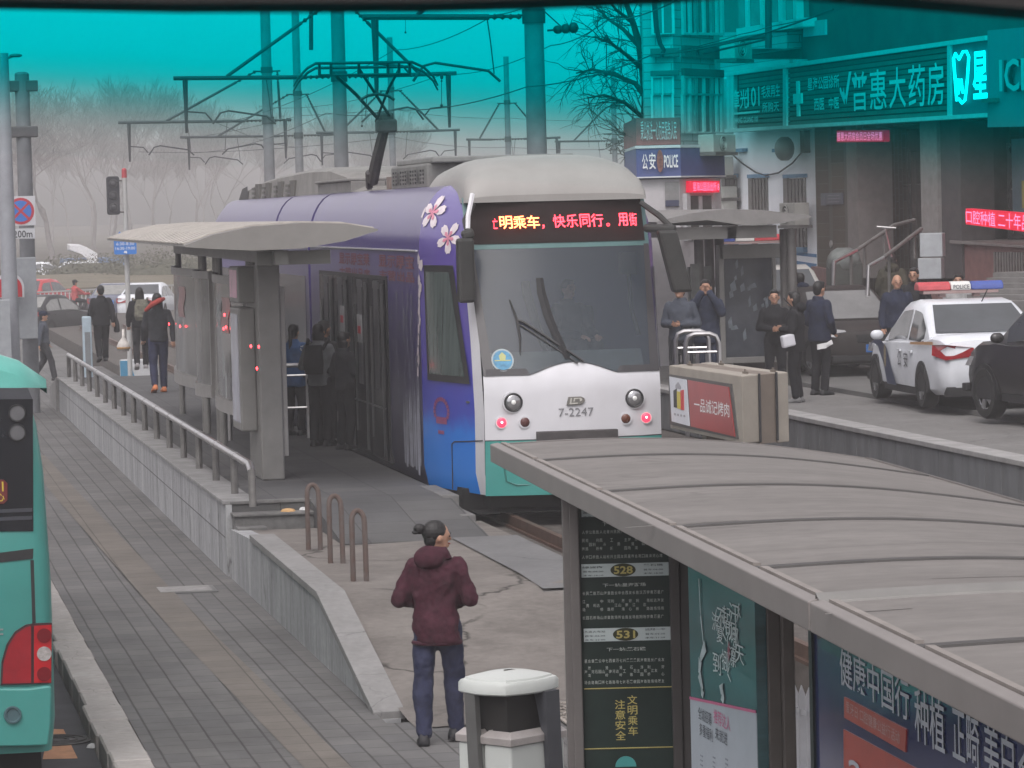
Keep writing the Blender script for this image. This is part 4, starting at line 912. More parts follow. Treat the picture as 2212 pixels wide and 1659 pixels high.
mb = MB(); rings(mb, [((.04, -.20, 1.02), .13, .07), ((.04, -.22, 1.1), .155, .10), ((.04, -.22, 1.32), .15, .095), ((.04, -.19, 1.45), .10, .06)]); mb.tube([(-.11, -.13, 1.44), (-.14, .02, 1.47), (-.13, .12, 1.3)], .025, 6); mb.tube([(.15, -.13, 1.44), (.16, .02, 1.47), (.13, .12, 1.3)], .025, 6)
mb.v = [(x*1.03, y*1.03, z*1.03) for x, y, z in mb.v]
bp_ = obj('backpack', mb, mat('camouflage', (.12, .115, .09), .85, var=.65, scale=9), loc=None); bp_.location = wk.location; bp_.rotation_euler = wk.rotation_euler; tag(bp_, 'camouflage backpack worn by the person in black on the platform', 'backpack')
q = onz(268, 768, .32); d0 = onz(300, 798, .32)
mb = MB(); c0 = onY(267, 745, d0.y+.1); rings(mb, [((c0.x, c0.y, c0.z-.13), .11, .08), ((c0.x, c0.y, c0.z-.03), .15, .11), ((c0.x, c0.y, c0.z+.06), .11, .08), ((c0.x, c0.y, c0.z+.16), .03, .03), ((c0.x+.0, c0.y, c0.z+.34), .025, .02)])
pbag = obj('plastic_bag', mb, mat('white_plastic', (.5, .47, .44), .3, var=.25, scale=8), smooth='all', loc=tuple(c0)); tag(pbag, 'white plastic carrier bag of food hanging beside the person with the backpack', 'bag')
mb = MB(); mb.ell((c0.x, c0.y, c0.z-.06), (.152, .113, .06), 14, 8); obj('food', mb, mat('food_orange', (.42, .24, .10), .6, var=.3, scale=12), pbag, smooth='all')
q = onz(345, 848, .32); person('person in dark coat with red shoulder stripe and orange shoes behind the shelter', (q.x, q.y, .32), 2, 1.84, charc, denim, walk(.12, .05), hair='long', shoe=(.5, .16, .06))
mb = MB(); p0 = onY(337, 652, q.y-.19); mb.tube([p0+Vector((-.2, .05, -.16)), p0+Vector((-.08, -.02, -.05)), p0+Vector((.08, .02, .03)), p0+Vector((.16, .12, .05))], [.03, .05, .05, .03], 8); tag(obj('red_scarf', mb, mat('scarf_red', (.26, .035, .028), .9, var=.3), loc=tuple(p0)), 'red scarf over the shoulder of the person behind the shelter', 'scarf')
# boarding passengers beside the tram doors
q = onz(640, 940, .32); pb_ = person('woman in blue smock with patterned sleeves waiting by the tram door', (q.x, q.y, .32), -35, 1.62, bluec, blackc, front_hands(1.1, .24), hair='tail', female=True, loose=1.12, top_len=.74)
mb = MB(); 
random.seed(4)
for i in range(60):
    t_ = random.random(); a = random.uniform(-2.2, 1.0); rr_ = .083-.02*t_
    c = Vector((.18, -.01, 1.37)).lerp(Vector((.25, -.02, 1.12)), t_)*.953
    mb.ell(c+Vector((math.cos(a)*rr_, math.sin(a)*rr_, 0)), (.009, .009, .011), 5, 4)
obj('flower_print', mb, mat('print_white', (.5, .53, .58), .8, var=.1), pb_)
q = onX(693, 905, 6.22); pg = person('young woman in pale grey jacket with dark backpack at the tram door', (q.x, q.y, .32), -30, 1.70, greyc, blackc, front_hands(1.15, .22), hair='bob', female=True, top_len=.84, loose=1.04)
mb = MB(); mb.tube([(-.12, -.16, 1.34), (-.15, -.02, 1.47), (-.14, .13, 1.35), (-.15, .12, 1.15), (-.16, -.08, 1.02)], .024, 6); mb.tube([(.12, -.16, 1.34), (.15, -.02, 1.47), (.14, .13, 1.35), (.15, .12, 1.15), (.16, -.08, 1.02)], .024, 6); rings(mb, [((0, -.19, 1.0), .13, .06), ((0, -.21, 1.15), .15, .09), ((0, -.18, 1.4), .12, .06)])
bk = obj('backpack', mb, blackc, smooth='all'); bk.location = pg.location; bk.rotation_euler = pg.rotation_euler; tag(bk, 'dark backpack on the young woman in the pale grey jacket', 'backpack')
q = onX(716, 900, 6.3); person('person in dark jacket half hidden between the passengers at the door', (6.3, q.y+.6, .32), -50, 1.74, blackc, blackc, None, hair='short')
q = onX(752, 930, 6.45); person('dark haired passenger stepping in at the middle tram door', (6.42, q.y, .33), -60, 1.6, charc, blackc, front_hands(1.05, .2), hair='bob', female=True)
# the driver behind the windscreen, seated
dj = dict(haL=(-.10, .42, 1.02), haR=(.12, .42, 1.02), elL=(-.26, .1, 1.08), elR=(.26, .1, 1.08), hiL=(-.09, 0, .91), knL=(-.11, .42, .92), anL=(-.11, .46, .52), knR=(.11, .42, .92), anR=(.11, .46, .52), hiR=(.09, 0, .91))
person('tram driver in dark uniform seated behind the windscreen', (8.28, 41.5, .98), 205, 1.70, cloth('uniform_dark', (.012, .013, .018)), blackc, dj, hair='short', eyes=True)
# people on the far platform and by the shops
q = onz(1474, 905, .5)
fp = lambda u, hp_, z: None
def stand(u, vtop, h, z):
    """point on level z where a figure of height h has its head top at pixel (u, vtop)"""
    d = 60.
    for _ in range(30):
        p_ = at(u, vtop, d); d *= 1+(p_.z-(z+h))/max(.5, (CZ-(z+h)))*.6 if CZ > z+h else 1
    p_ = at(u, vtop, d); return (p_.x, p_.y, z)
person('person in blue grey coat at the edge of the far platform beside the tram mirror', tuple(at(1468, 612, 52.5).xy)+(.62,), 150, 1.78, greyb, charc, front_hands(1.1, .2), hair='short', hat=charc)
person('person in navy jacket holding up a camera on the far platform', tuple(at(1524, 596, 53).xy)+(.62,), 165, 1.80, navy2, navy2, raised(), hair='short', loose=1.12, top_len=.78)
person('person in dark jacket standing behind the advertisement glass of the far shelter', tuple(at(1605, 608, 60).xy)+(.55,), 160, 1.72, navy, blackc, None, hair='bob', loose=1.1)
person('woman in black jacket with white badge and clasped hands looking towards the tram', stand(1672, 624, 1.66, .55), 165, 1.66, blackc, blackc, front_hands(1.08, .24, .03), hair='short', eyes=True, female=True)
p_ = stand(1672, 624, 1.66, .55)
mb = MB(); mb.obox(at(1680, 712, (Vector(p_)-CAM).dot(FW)-.19), (.03, 0, 0), (0, .006, 0), (0, 0, .035)); tag(obj('name_badge', mb, white, loc=(p_[0], p_[1], 1.7)), 'white badge on the chest of the woman in the black jacket', 'badge')
ph_ = stand(1716, 628, 1.66, .55)
pl = person('long haired person in black hooded coat standing with a white shoulder bag', ph_, 60, 1.66, blackc, blackc, front_hands(1.12, .2), hair='long', female=True, loose=1.14, top_len=.78, hood=True, shoe=(.12, .12, .12))
c0 = at(1702, 736, (Vector(ph_)-CAM).dot(FW)-.3); mb = MB(); mb.obox(c0, (.10, .02, .02), (-.01, .05, 0), (-.015, 0, .09)); wb = obj('shoulder_bag', mb, mat('bag_white', (.5, .5, .53), .5, var=.1), bev=.025, loc=tuple(c0)); tag(wb, 'small white shoulder bag carried by the long haired person in black', 'bag')
mb = MB(); mb.tube([c0+Vector((.06, .02, .08)), c0+Vector((.1, .12, .5)), c0+Vector((.02, .25, .62))], .012, 5); obj('strap', mb, blackc, wb)
pm = stand(1768, 606, 1.76, .55); person('man in navy jacket in profile beside the dark car, holding papers', pm, -60, 1.76, navy, blackc, front_hands(.92, .2, .1), hair='short', loose=1.1, top_len=.80, eyes=True)
c0 = at(1775, 748, (Vector(pm)-CAM).dot(FW)-.25); mb = MB(); mb.obox(c0, (.07, 0, .01), (0, .02, 0), (0, 0, .04)); mb.obox(c0+Vector((.12, .05, .03)), (.06, 0, .03), (0, .02, 0), (-.01, 0, .03)); mb.obox(c0+Vector((.05, .02, .02)), (.09, 0, .02), (0, .012, 0), (0, 0, .015)); tag(obj('papers', mb, mat('paper_white', (.6, .6, .6), .7, var=.1), loc=tuple(c0)), 'crumpled white papers in the hands of the man in navy', 'papers')
person('person in dark hooded jacket behind the parked dark car', stand(1727, 588, 1.70, .62), 20, 1.70, navy, blackc, None, hair='short', loose=1.2, hood=True)
hz_ = at(1926, 545, 63.); person('person in long olive parka with bushy hair climbing the shop steps', (hz_.x, hz_.y, hz_.z-1.72), -20, 1.70, olive, blackc, walk(.1, .05), hair='bob', loose=1.3, top_len=.55, hood=True)
a_ = at(1937, 592, 57.); person('balding man in dark blue jacket behind the police car', (a_.x, a_.y, a_.z-1.74), 175, 1.74, navy, blackc, None, hair='bald', eyes=True, loose=1.15)
a_ = at(1974, 577, 59.); person('man in black jacket with cropped hair behind the police car', (a_.x, a_.y, a_.z-1.76), 150, 1.76, blackc, blackc, None, hair='short', eyes=True, loose=1.1)
a_ = at(2069, 590, 60.); person('man in light grey coat by the granite steps behind the police car', (a_.x, a_.y, a_.z-1.74), 165, 1.74, lightc, blackc, None, hair='short', eyes=True)

# ------------------------------------------------------------------ street furniture
steel = mat('brushed_steel', (.42, .41, .41), .28, metal=.85, var=.2, scale=6)
steel_d = mat('weathered_post', (.13, .125, .12), .6, metal=.3, var=.35, scale=5)
alu = mat('shelter_grey', (.19, .185, .175), .5, metal=.25, var=.15, scale=3)
alu_l = mat('shelter_grey_light', (.26, .25, .24), .5, metal=.2, var=.12, scale=3)
roofm = crackmat('shelter_roof', (.122, .112, .104), (.182, .169, .158), (.10, .092, .085), scale=.3, rough=.6, fine=9., width=.002, nscale=1.5, stretch=(.5, 1.8, 1))
roofd = mat('roof_seam', (.045, .042, .04), .6, var=.2)
rust = mat('rusted_paint', (.055, .048, .045), .8, var=.6, scale=6, dirt=(.10, .045, .03))

# railing along the platform edge
t = thing('railing', 'low steel tube railing on short posts along the left edge of the tram platform', 'railing', (4.16, 55, .34))
mb = MB(); mb.tube([(4.16, 38.75, .72), (4.16, 38.95, .79), (4.16, 73, .79)], [.042, .044, .042], 10); obj('rail', mb, steel, t, smooth=True)
mb = MB(); mb.tube([(4.16, 38.7, .34), (4.16, 38.75, .74)], .043, 10); obj('post', mb, steel_d, t, smooth=True)
y = 40.6
while y < 73.5:
    mb = MB(); mb.tube([(4.16, y, .34), (4.16, y, .76)], .043, 8); pst = obj('post', mb, steel_d, t, smooth=True)
    mb = MB(); mb.tube([(4.16, y-.25, .79), (4.16, y-.2, .79)], .049, 10); obj('collar', mb, steel, pst, smooth=True); y += 2.15
# three rusty hoops at the ramp
for i, (u, v) in enumerate(((679, 1188), (727, 1218), (777, 1258))):
    q = onz(u, v, .05); mb = MB(); hgt = .70
    mb.tube([(q.x-.06, q.y, 0)]+[(q.x-.06, q.y, .05+hgt*.8)]+[(q.x-.06*math.cos(a), q.y+.12*math.sin(a)*.3, .05+hgt*.82+.1*math.sin(a)) for a in [R(k) for k in range(20, 180, 20)]]+[(q.x+.06, q.y, .05+hgt*.8), (q.x+.06, q.y-.04, 0)], .026, 8)
    o = obj('hoop_bollard', mb, rust, smooth=True, loc=(q.x, q.y, .05))
    tag(o, ['rusty hoop bollard nearest the platform step', 'rusty hoop bollard, middle one of the row of three', 'rusty hoop bollard nearest the woman in maroon'][i], 'bollard', 'hoop bollards at the ramp')
# steel U barrier by the tram doors and two more across the tracks
def ubar(label, a, b, z, h, bars, group='steel crowd barriers on the platforms'):
    a, b = Vector((a[0], a[1], z)), Vector((b[0], b[1], z)); t = thing('crowd_barrier', label, 'barrier', tuple((a+b)/2), 0, group); up = Vector((0, 0, h)); d = (b-a)
    r_ = .12; dn = d.normalized()
    mb = MB(); mb.tube([a, a+up-Vector((0, 0, r_)), a+up-Vector((0, 0, r_*.3))+dn*r_*.3, a+up+dn*r_, b+up-dn*r_, b+up-Vector((0, 0, r_*.3))-dn*r_*.3, b+up-Vector((0, 0, r_)), b], .032, 8); obj('frame', mb, steel, t, smooth=True)
    for k in bars:
        mb = MB(); mb.tube([a+up*k, b+up*k], .018, 6); obj('crossbar', mb, steel, t, smooth=True)
    for k in (.38, .62):
        mb = MB(); mb.tube([a+d*k, a+d*k+up*bars[0]], .014, 6); obj('spindle', mb, steel, t, smooth=True)
q = onz(674, 945, .32); ubar('steel barrier hoop between the platform shelter and the waiting passengers', (5.15, q.y-.1), (q.x-.05, q.y-.1), .32, 1.05, (.86, .42))
q = onz(1490, 800+125, .5)
def pxat(u, v, d): p_ = at(u, v, d); return p_
a_ = at(1480, 722, 46.5); b_ = at(1552, 722, 46.5); ubar('nearer of two steel barriers above the red advertising box', (a_.x, a_.y), (b_.x, b_.y), .5, a_.z-.5, (.82, .5))
a_ = at(1459, 716, 49); b_ = at(1530, 716, 49); ubar('farther of two steel barriers beside the tram nose', (a_.x, a_.y), (b_.x, b_.y), .5, a_.z-.5, (.82, .5))

# wing-roofed shelter on the left platform
t = thing('tram_shelter', 'grey tram shelter with ribbed wing shaped roof and bowed glass panels on the left platform', 'shelter', (5.1, 52, .32))
ax0, ax1 = Vector((4.88, 40.9, 0)), Vector((5.22, 57.5, 0)); ad = (ax1-ax0).normalized(); an = Vector((ad.y, -ad.x, 0))
def shp(s, x, z): p_ = ax0+ad*s+an*x; return (p_.x, p_.y, z)
L_ = 17.4
# lens-shaped cross-section, left tip lower
up_ = [(-1.22, 3.2), (-.9, 3.31), (-.45, 3.39), (.1, 3.42), (.6, 3.4), (.98, 3.33)]
dn_ = [(.98, 3.31), (.6, 3.2), (.1, 3.13), (-.45, 3.12), (-.9, 3.15), (-1.22, 3.18)]
mb = MB(); mb.loft([[shp(s, x, z) for x, z in up_+dn_] for s in (-.6, L_)]); rf = obj('roof', mb, mat('wing_roof', (.18, .172, .162), .55, var=.14, scale=2), t)
mb = MB(); s = -.2
while s < L_:
    mb.loft([[shp(s+e, x, z+h) for x, z in up_] for e, h in ((0, .002), (0, .022), (.36, .022), (.36, .002))], closed=False); s += .72
obj('roof_rib', mb, mat('rib_pale', (.36, .335, .305), .6, var=.25), rf)
mb = MB(); mb.loft([[shp(s, x, z+.004) for x, z in up_] for s in (-.2, L_)], closed=False); obj('roof_skin', mb, mat('rib_gap', (.07, .066, .062), .7), rf)
mb = MB(); mb.bar(shp(-.3, -.1, 3.03), shp(L_-.4, -.1, 3.03), .16, .16); mb.bar(shp(.2, -.35, 3.02), shp(.2, .5, 3.02), .3, .16); obj('beam', mb, alu, t)
for s in (3.2, 4.0, 8.8, 9.4, 11.7, 12.1, 17.1):
    mb = MB(); mb.tube([shp(s, -.1, .32), shp(s, -.1, 3.0)], .05, 10); obj('post', mb, alu, t, smooth=True)
pg_ = mat('dusty_panel_glass', (.15, .148, .14), .15, var=.4, scale=2.5, spec=.6, stretch=(1, .6, .4)); fm = alu_l
def bowed(s0, s1, z0, z1):
    w = s1-s0
    def fn(u, v, d=0.): return shp(s0+w*u, -.16-.15*math.sin(math.pi*u)-d, z0+(z1-z0)*v)
    mb = MB(); mb.grid(lambda u, v: fn(u, v), 10, 8); p_ = obj('glass_panel', mb, pg_, t, smooth='all')
    mb = MB(); 
    for va, vb in ((0, .10), (.94, 1.0)): mb.loft([[fn(u, va, .0), fn(u, va, .04), fn(u, vb, .04), fn(u, vb, .0)] for u in [i/10 for i in range(11)]])
    for u in (0, 1): mb.bar(fn(u, 0), fn(u, 1), .06, .08, (0, 1, 0))
    obj('frame', mb, fm, p_)
    return fn
for s0, s1 in ((4.1, 8.6), (9.6, 11.5), (12.3, 17.0)): 
    fn = bowed(s0, s1, .95, 2.75)
    if s1-s0 > 3.5:
        mb = MB(); mb.grid(lambda u, v: fn(.25+.16*u+.03*math.sin(v*6), .58+.26*v, .006), 4, 6); obj('faded_print', mb, mat('faded_red_print', (.30, .15, .15), .3, var=.3, scale=4), t, smooth='all')
for s, dz in ((5.2, 0), (5.5, .25), (6.2, .9)):
    mb = MB(); mb.add([shp(s+x*.22, -.335, 1.35+dz+z*.3) for x, z in ((-.5, -.5), (.5, -.7), (.6, .2), (0, .6), (-.5, .3))], [(0, 1, 2, 3, 4)]); obj('paper_scrap', mb, mat('pale_scrap', (.27, .28, .28), .6, var=.4, scale=12), t)
# small red reflections in the glass panels, put in as glowing beads
red_refl = mat('reflection_red', (.3, .01, .02), .4, var=0, emit=(1, .04, .05), estr=5)
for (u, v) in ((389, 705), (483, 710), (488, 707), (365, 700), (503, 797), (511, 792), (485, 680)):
    q = onP(u, v, shp(3, -.33, 0), an); mb = MB(); mb.ell(q, (.012, .045, .022), 8, 6); obj('red_reflection', mb, red_refl, t)
# advert case at the near end
t = thing('advert_case', 'tall grey metal advertising case at the near end of the left platform shelter', 'advertising case', (4.9, 42, .32))
q0 = onz(592, 1035, .32); cx, cy = q0.x, q0.y
mb = MB(); mb.box(cx-.16, cy-.15, .32, cx+.12, cy+1.0, 2.92); obj('case', mb, alu, t, bev=.02)
mb = MB(); mb.box(cx-.36, cy+.15, .9, cx-.16, cy+1.15, 2.4); cb = obj('side_case', mb, alu, t, bev=.02)
mb = MB(); mb.box(cx-.368, cy+.25, 1.0, cx-.361, cy+1.05, 2.32); obj('poster', mb, mat('pale_blue_poster', (.36, .385, .45), .2, var=.45, scale=2.2, stretch=(1, 1, .8), dirt=(.3, .2, .15)), cb)
mb = MB(); mb.box(cx-.36, cy+.15, 2.46, cx-.14, cy+1.15, 2.9); tb = obj('top_case', mb, alu, t, bev=.02)
mb = MB(); mb.box(cx-.366, cy+.25, 2.52, cx-.358, cy+1.05, 2.86); obj('pink_poster', mb, mat('pink_poster', (.62, .34, .44), .3, var=.45, scale=3), tb)
mb = MB(); mb.box(cx+.12, cy-.1, .6, cx+.18, cy+.9, 2.65); obj('back_panel', mb, alu_l, t, bev=.01)
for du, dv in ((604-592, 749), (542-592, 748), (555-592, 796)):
    q = onP(592+du-45*(du > 0), dv, (cx-.35, cy, 0), Vector((1, 0, 0))); mb = MB(); mb.ell(q, (.012, .04, .022), 8, 6); obj('red_reflection', mb, red_refl, t)  # red reflection on the case, put in as a glowing bead

# shelter on the far platform, seen past the tram
t = thing('tram_shelter', 'grey wing roofed shelter on the far platform behind the standing people', 'shelter', (14.2, 56, .5))
q = at(1607, 478, 56); cx2 = q.x+.28
bx0 = onz(1700, 800, .5)
def sh2(y, x, z): return (cx2+x-(y-55)*.0, y, z)
uz = q.z
mb = MB(); mb.loft([[sh2(y, x, uz+z) for x, z in ((-1.45, .02), (-.9, .14), (-.3, .2), (.3, .17), (1.1, .06), (1.13, .03), (.55, -.06), (0, -.07), (-.6, .03), (-1.4, -.02))] for y in (55.6, 64)]); obj('roof', mb, mat('wing_roof_shade', (.17, .165, .16), .6, var=.15), t)
mb = MB(); mb.box(cx2-1.3, 55.9, uz-.28, cx2+.62, 56.15, uz-.08); mb.box(cx2-.2, 55.9, uz-.28, cx2-.05, 64, uz-.1); obj('beam', mb, alu, t)
def px2(u, y): return onY(u+14, 600, y).x
for u0, y in ((1697, 56), (1682, 56.3), (1519, 57.5), (1497, 57.2), (1541, 57.8)):
    x = px2(u0, y); mb = MB(); mb.tube([(x, y, .5), (x, y, uz-.15)], .08, 10); obj('post', mb, mat('shelter_post_dark', (.10, .096, .092), .5, metal=.2, var=.2), t, smooth=True)
xa, xb = px2(1548, 57), px2(1652, 57)
mb = MB(); mb.box(xa, 56.95, 1.0, xb, 57.05, 2.62); gp = obj('display_panel', mb, mat('dark_display_glass', (.045, .05, .06), .12, var=.6, scale=2.2, spec=.6), t)
mb = MB(); mb.box(xa-.08, 56.9, 2.62, xb+.3, 57.1, 2.85); mb.box(xa-.09, 56.9, .9, xa, 57.1, 2.85); mb.box(xa, 56.92, .9, xb, 57.08, 1.0); mb.box(xb, 56.9, .9, xb+.06, 57.1, 2.62); obj('frame', mb, alu, gp, bev=.01)
random.seed(8); mb = MB()
for i in range(16):
    x = random.uniform(xa+.05, xb-.08); z = random.uniform(1.1, 2.5); w, h = random.uniform(.03, .12), random.uniform(.05, .22)
    mb.add([(x, 56.944, z), (x+w, 56.944, z+h*.2), (x+w*.7, 56.944, z+h), (x-w*.2, 56.944, z+h*.6)], [(0, 1, 2, 3)])
obj('display_print', mb, mat('display_pale', (.13, .15, .17), .3, var=.5, scale=7), gp)
mb = MB(); mb.box(px2(1480, 57), 57, 1.0, px2(1497, 57), 57.08, 2.55); mb.box(px2(1480, 57), 57.2, .5, px2(1530, 57), 57.3, 2.5); obj('rear_panel', mb, mat('rear_panel_grey', (.09, .095, .09), .4, var=.3), t)
mb = MB(); mb.box(px2(1560, 58), 57.3, .5, px2(1640, 58), 57.8, .95); obj('bench', mb, mat('bench_brown', (.06, .05, .045), .7), t)

# red and white advertising box at the end of the tracks
t = thing('advertising_box', 'beige metal advertising box with red poster and white logo panel beside the tram nose', 'advertising box', (9.3, 37.9, 0))
A = at(1443, 785, 40.2); B = at(1602, 815, 37.3); Cc = at(1702, 805, 37.9); ztop_ = (A.z+B.z+Cc.z)/3
A.z = B.z = Cc.z = 0; Dd = A+(Cc-B)
zb = onY(1603, 955, B.y).z-.02
fa = (B-A).normalized(); fn_ = (Cc-B).normalized(); kb_ = mat('box_beige', (.265, .24, .205), .6, var=.14, scale=3); kd = mat('box_bronze', (.155, .128, .105), .6, var=.15, scale=3)
def quadbox(pts, z0, z1): mb = MB(); mb.add([(p_.x, p_.y, z0) for p_ in pts]+[(p_.x, p_.y, z1) for p_ in pts], [(3, 2, 1, 0), (4, 5, 6, 7)]+[(i, (i+1) % 4, 4+(i+1) % 4, 4+i) for i in range(4)]); return mb
obj('case', quadbox([A+(Dd-A)*.02, B, B+(Cc-B)*.36, A+(Dd-A)*.36], zb-.0, ztop_), kb_, t, bev=.012)
obj('case_middle', quadbox([A+(Dd-A)*.365, B+(Cc-B)*.365-fa*.01, B+(Cc-B)*.735-fa*.01, A+(Dd-A)*.735], zb-.02, ztop_-.006), kd, t)
obj('case_back', quadbox([A+(Dd-A)*.74, B+(Cc-B)*.74, Cc, Dd], zb-.03, ztop_), kb_, t, bev=.012)
lg = MB(); 
for k in (.3, .6): p_ = A+(B-A)*k+(Dd-A)*.5; lg.box(p_.x-.1, p_.y-.1, -.12, p_.x+.1, p_.y+.1, zb)
obj('pedestal', lg, kd, t)
fA = Fr((A.x, A.y, 0), fa); 
if fA.n.dot(FW) > 0: fA.n = -fA.n
wA = (B-A).length; off_ = .03
sk = [(0.06*wA, zb+.13*(ztop_-zb)), (.90*wA, zb+.09*(ztop_-zb)), (.83*wA, zb+.80*(ztop_-zb)), (.05*wA, zb+.80*(ztop_-zb))]
hh_ = ztop_-zb
mb = MB(); fpoly(mb, fA, [(.02*wA, zb+.07*hh_), (.95*wA, zb+.06*hh_), (.88*wA, zb+.86*hh_), (.02*wA, zb+.86*hh_)], -.05, .012); obj('poster_frame', mb, mat('box_dark_edge', (.06, .058, .055), .5), t)
mb = MB(); fpoly(mb, fA, [(.33*wA, zb+.11*hh_), (.92*wA, zb+.09*hh_), (.85*wA, zb+.81*hh_), (.30*wA, zb+.82*hh_)], .0, .02); rp_ = obj('red_poster', mb, mat('poster_red', (.27, .028, .028), .35, var=.15, scale=2), t)
mb = MB(); fpoly(mb, fA, [(.06*wA, zb+.13*hh_), (.31*wA, zb+.11*hh_), (.28*wA, zb+.82*hh_), (.04*wA, zb+.83*hh_)], .0, .021); wp = obj('white_poster', mb, mat('poster_white', (.5, .52, .56), .4, var=.08), t)
mb = MB(); put_text(mb, fA, '一品诚记烤肉', .39*wA, zb+.36*hh_, .86*wA, zb+.57*hh_, .024, .004); obj('lettering', mb, mat('letter_white', (.68, .68, .68), .5, var=0), rp_)
for i, c in enumerate(((.02, .02, .02), (.45, .38, .05), (.45, .03, .03))):
    mb = MB(); x0 = .10*wA+i*.05*wA; fpoly(mb, fA, [(x0, zb+(.36-.01*i)*hh_), (x0+.046*wA, zb+(.36-.01*i)*hh_), (x0+.046*wA, zb+(.66-.04*(i == 1))*hh_), (x0, zb+(.62+.02*(i == 2))*hh_)], .021, .025); obj('logo_stripe', mb, mat('logo_%d' % i, c, .5, var=0), wp)
mb = MB(); fpoly(mb, fA, [(.13*wA, zb+.66*hh_), (.2*wA, zb+.66*hh_), (.21*wA, zb+.70*hh_), (.17*wA, zb+.77*hh_), (.13*wA, zb+.71*hh_)], .021, .024); 
for i in range(4): fbox(mb, fA, (.10+.045*i)*wA, zb+.235*hh_, (.125+.045*i)*wA, zb+.27*hh_, .021, .024)
obj('logo_mark', mb, mat('logo_grey', (.28, .28, .3), .5, var=0), wp)
for k, kk in ((.12, .3), (.25, .8), (.9, .25), (.93, .8)):
    p_ = A+(B-A)*k+(Dd-A)*kk; mb = MB(); mb.obox((p_.x, p_.y, ztop_+.012), fa*.09, fn_*.012, (0, 0, .012)); mb.tube([(p_.x, p_.y, ztop_), (p_.x, p_.y, ztop_+.05)], .014, 5); obj('lid_clasp', mb, mat('clasp', (.14, .12, .1), .5), t)
for k in (.366, .737):
    p_ = B+(Cc-B)*k-fn_*0-fa*-.004; mb = MB(); mb.box(p_.x-.012, p_.y-.02, zb, p_.x+.012, p_.y+.0, ztop_+.01); obj('seam', mb, dark, t)

# double litter bin in the foreground
c0 = at(1098, 1462, 22.6); zl = c0.z
t = thing('litter_bin', 'white double litter bin with domed lid and dark uprights in the foreground', 'litter bin', (c0.x, c0.y, -.5)); bw_ = mat('bin_white', (.42, .44, .42), .4, var=.07, scale=2, dirt=(.3, .3, .28)); bdk = mat('bin_slate', (.048, .05, .058), .5, var=.15)
th = R(36); ex = Vector((math.cos(th), math.sin(th), 0)); ey = Vector((-math.sin(th), math.cos(th), 0)); cc = Vector((c0.x, c0.y, 0))
def bp3(x, y, z): p_ = cc+ex*x*.9+ey*y*.9; return (p_.x, p_.y, z)
def lidring(s, z, b=.06):
    out = []; a, c = .27*s, .23*s
    for (xa, ya), (xb, yb) in (((-a, -c), (a, -c)), ((a, -c), (a, c)), ((a, c), (-a, c)), ((-a, c), (-a, -c))):
        for k in range(6):
            u = k/6; x = xa+(xb-xa)*u; y = ya+(yb-ya)*u; nx, ny = (yb-ya), -(xb-xa); l = math.hypot(nx, ny); bb = b*math.sin(math.pi*u)
            out.append(bp3(x+nx/l*bb*s, y+ny/l*bb*s, z))
    return out
mb = MB(); mb.loft([lidring(.96, zl-.085), lidring(1., zl-.075), lidring(1.0, zl-.02), lidring(.95, zl-.002), lidring(.88, zl), lidring(.86, zl+.012), lidring(.5, zl+.035), lidring(.12, zl+.045)]); lid = obj('lid', mb, bw_, t, smooth=True)
mb = MB(); mb.add([bp3(x, y, zl+.045) for x, y in ((-.06, -.02), (.05, -.03), (.06, .02), (-.02, .03))], [(0, 1, 2, 3)]); obj('stain', mb, mat('bin_stain', (.26, .25, .23), .8, var=.3, scale=20), lid)
mb = MB(); mb.loft([[bp3(x, -.305, z), bp3(x, -.262+.07*(z > zl-.2), z), bp3(x+.14, -.262+.07*(z > zl-.2), z), bp3(x+.14, -.305, z)] for x, z in ((.055, zl-.08), (.065, zl-.4), (.09, zl-.8), (.11, -.5))]); obj('upright', mb, bdk, t)
mb = MB(); mb.loft([[bp3(-.315, y-.05, z), bp3(-.268, y-.05, z), bp3(-.268, y+.05, z), bp3(-.315, y+.05, z)] for y, z in ((.08, zl-.08), (.06, zl-.5), (.02, -.5))]); obj('upright', mb, mat('bin_upright_side', (.08, .08, .078), .5), t)
mb = MB(); mb.loft([[bp3(x, .18, z), bp3(x, .22, z), bp3(x+.12, .22, z), bp3(x+.12, .18, z)] for x, z in ((-.06, zl-.08), (-.06, -.5))]); obj('upright', mb, bdk, t)
mb = MB(); mb.loft([[bp3(x, y, z) for x, y in ((-.2, -.17), (.2, -.17), (.2, .17), (-.2, .17))] for z in (zl-.62, zl-.09)]); obj('liner', mb, mat('bin_inside', (.018, .017, .016), .8), t)
for x0, x1 in ((-.29, -.02), (.0, .30)):
    pass
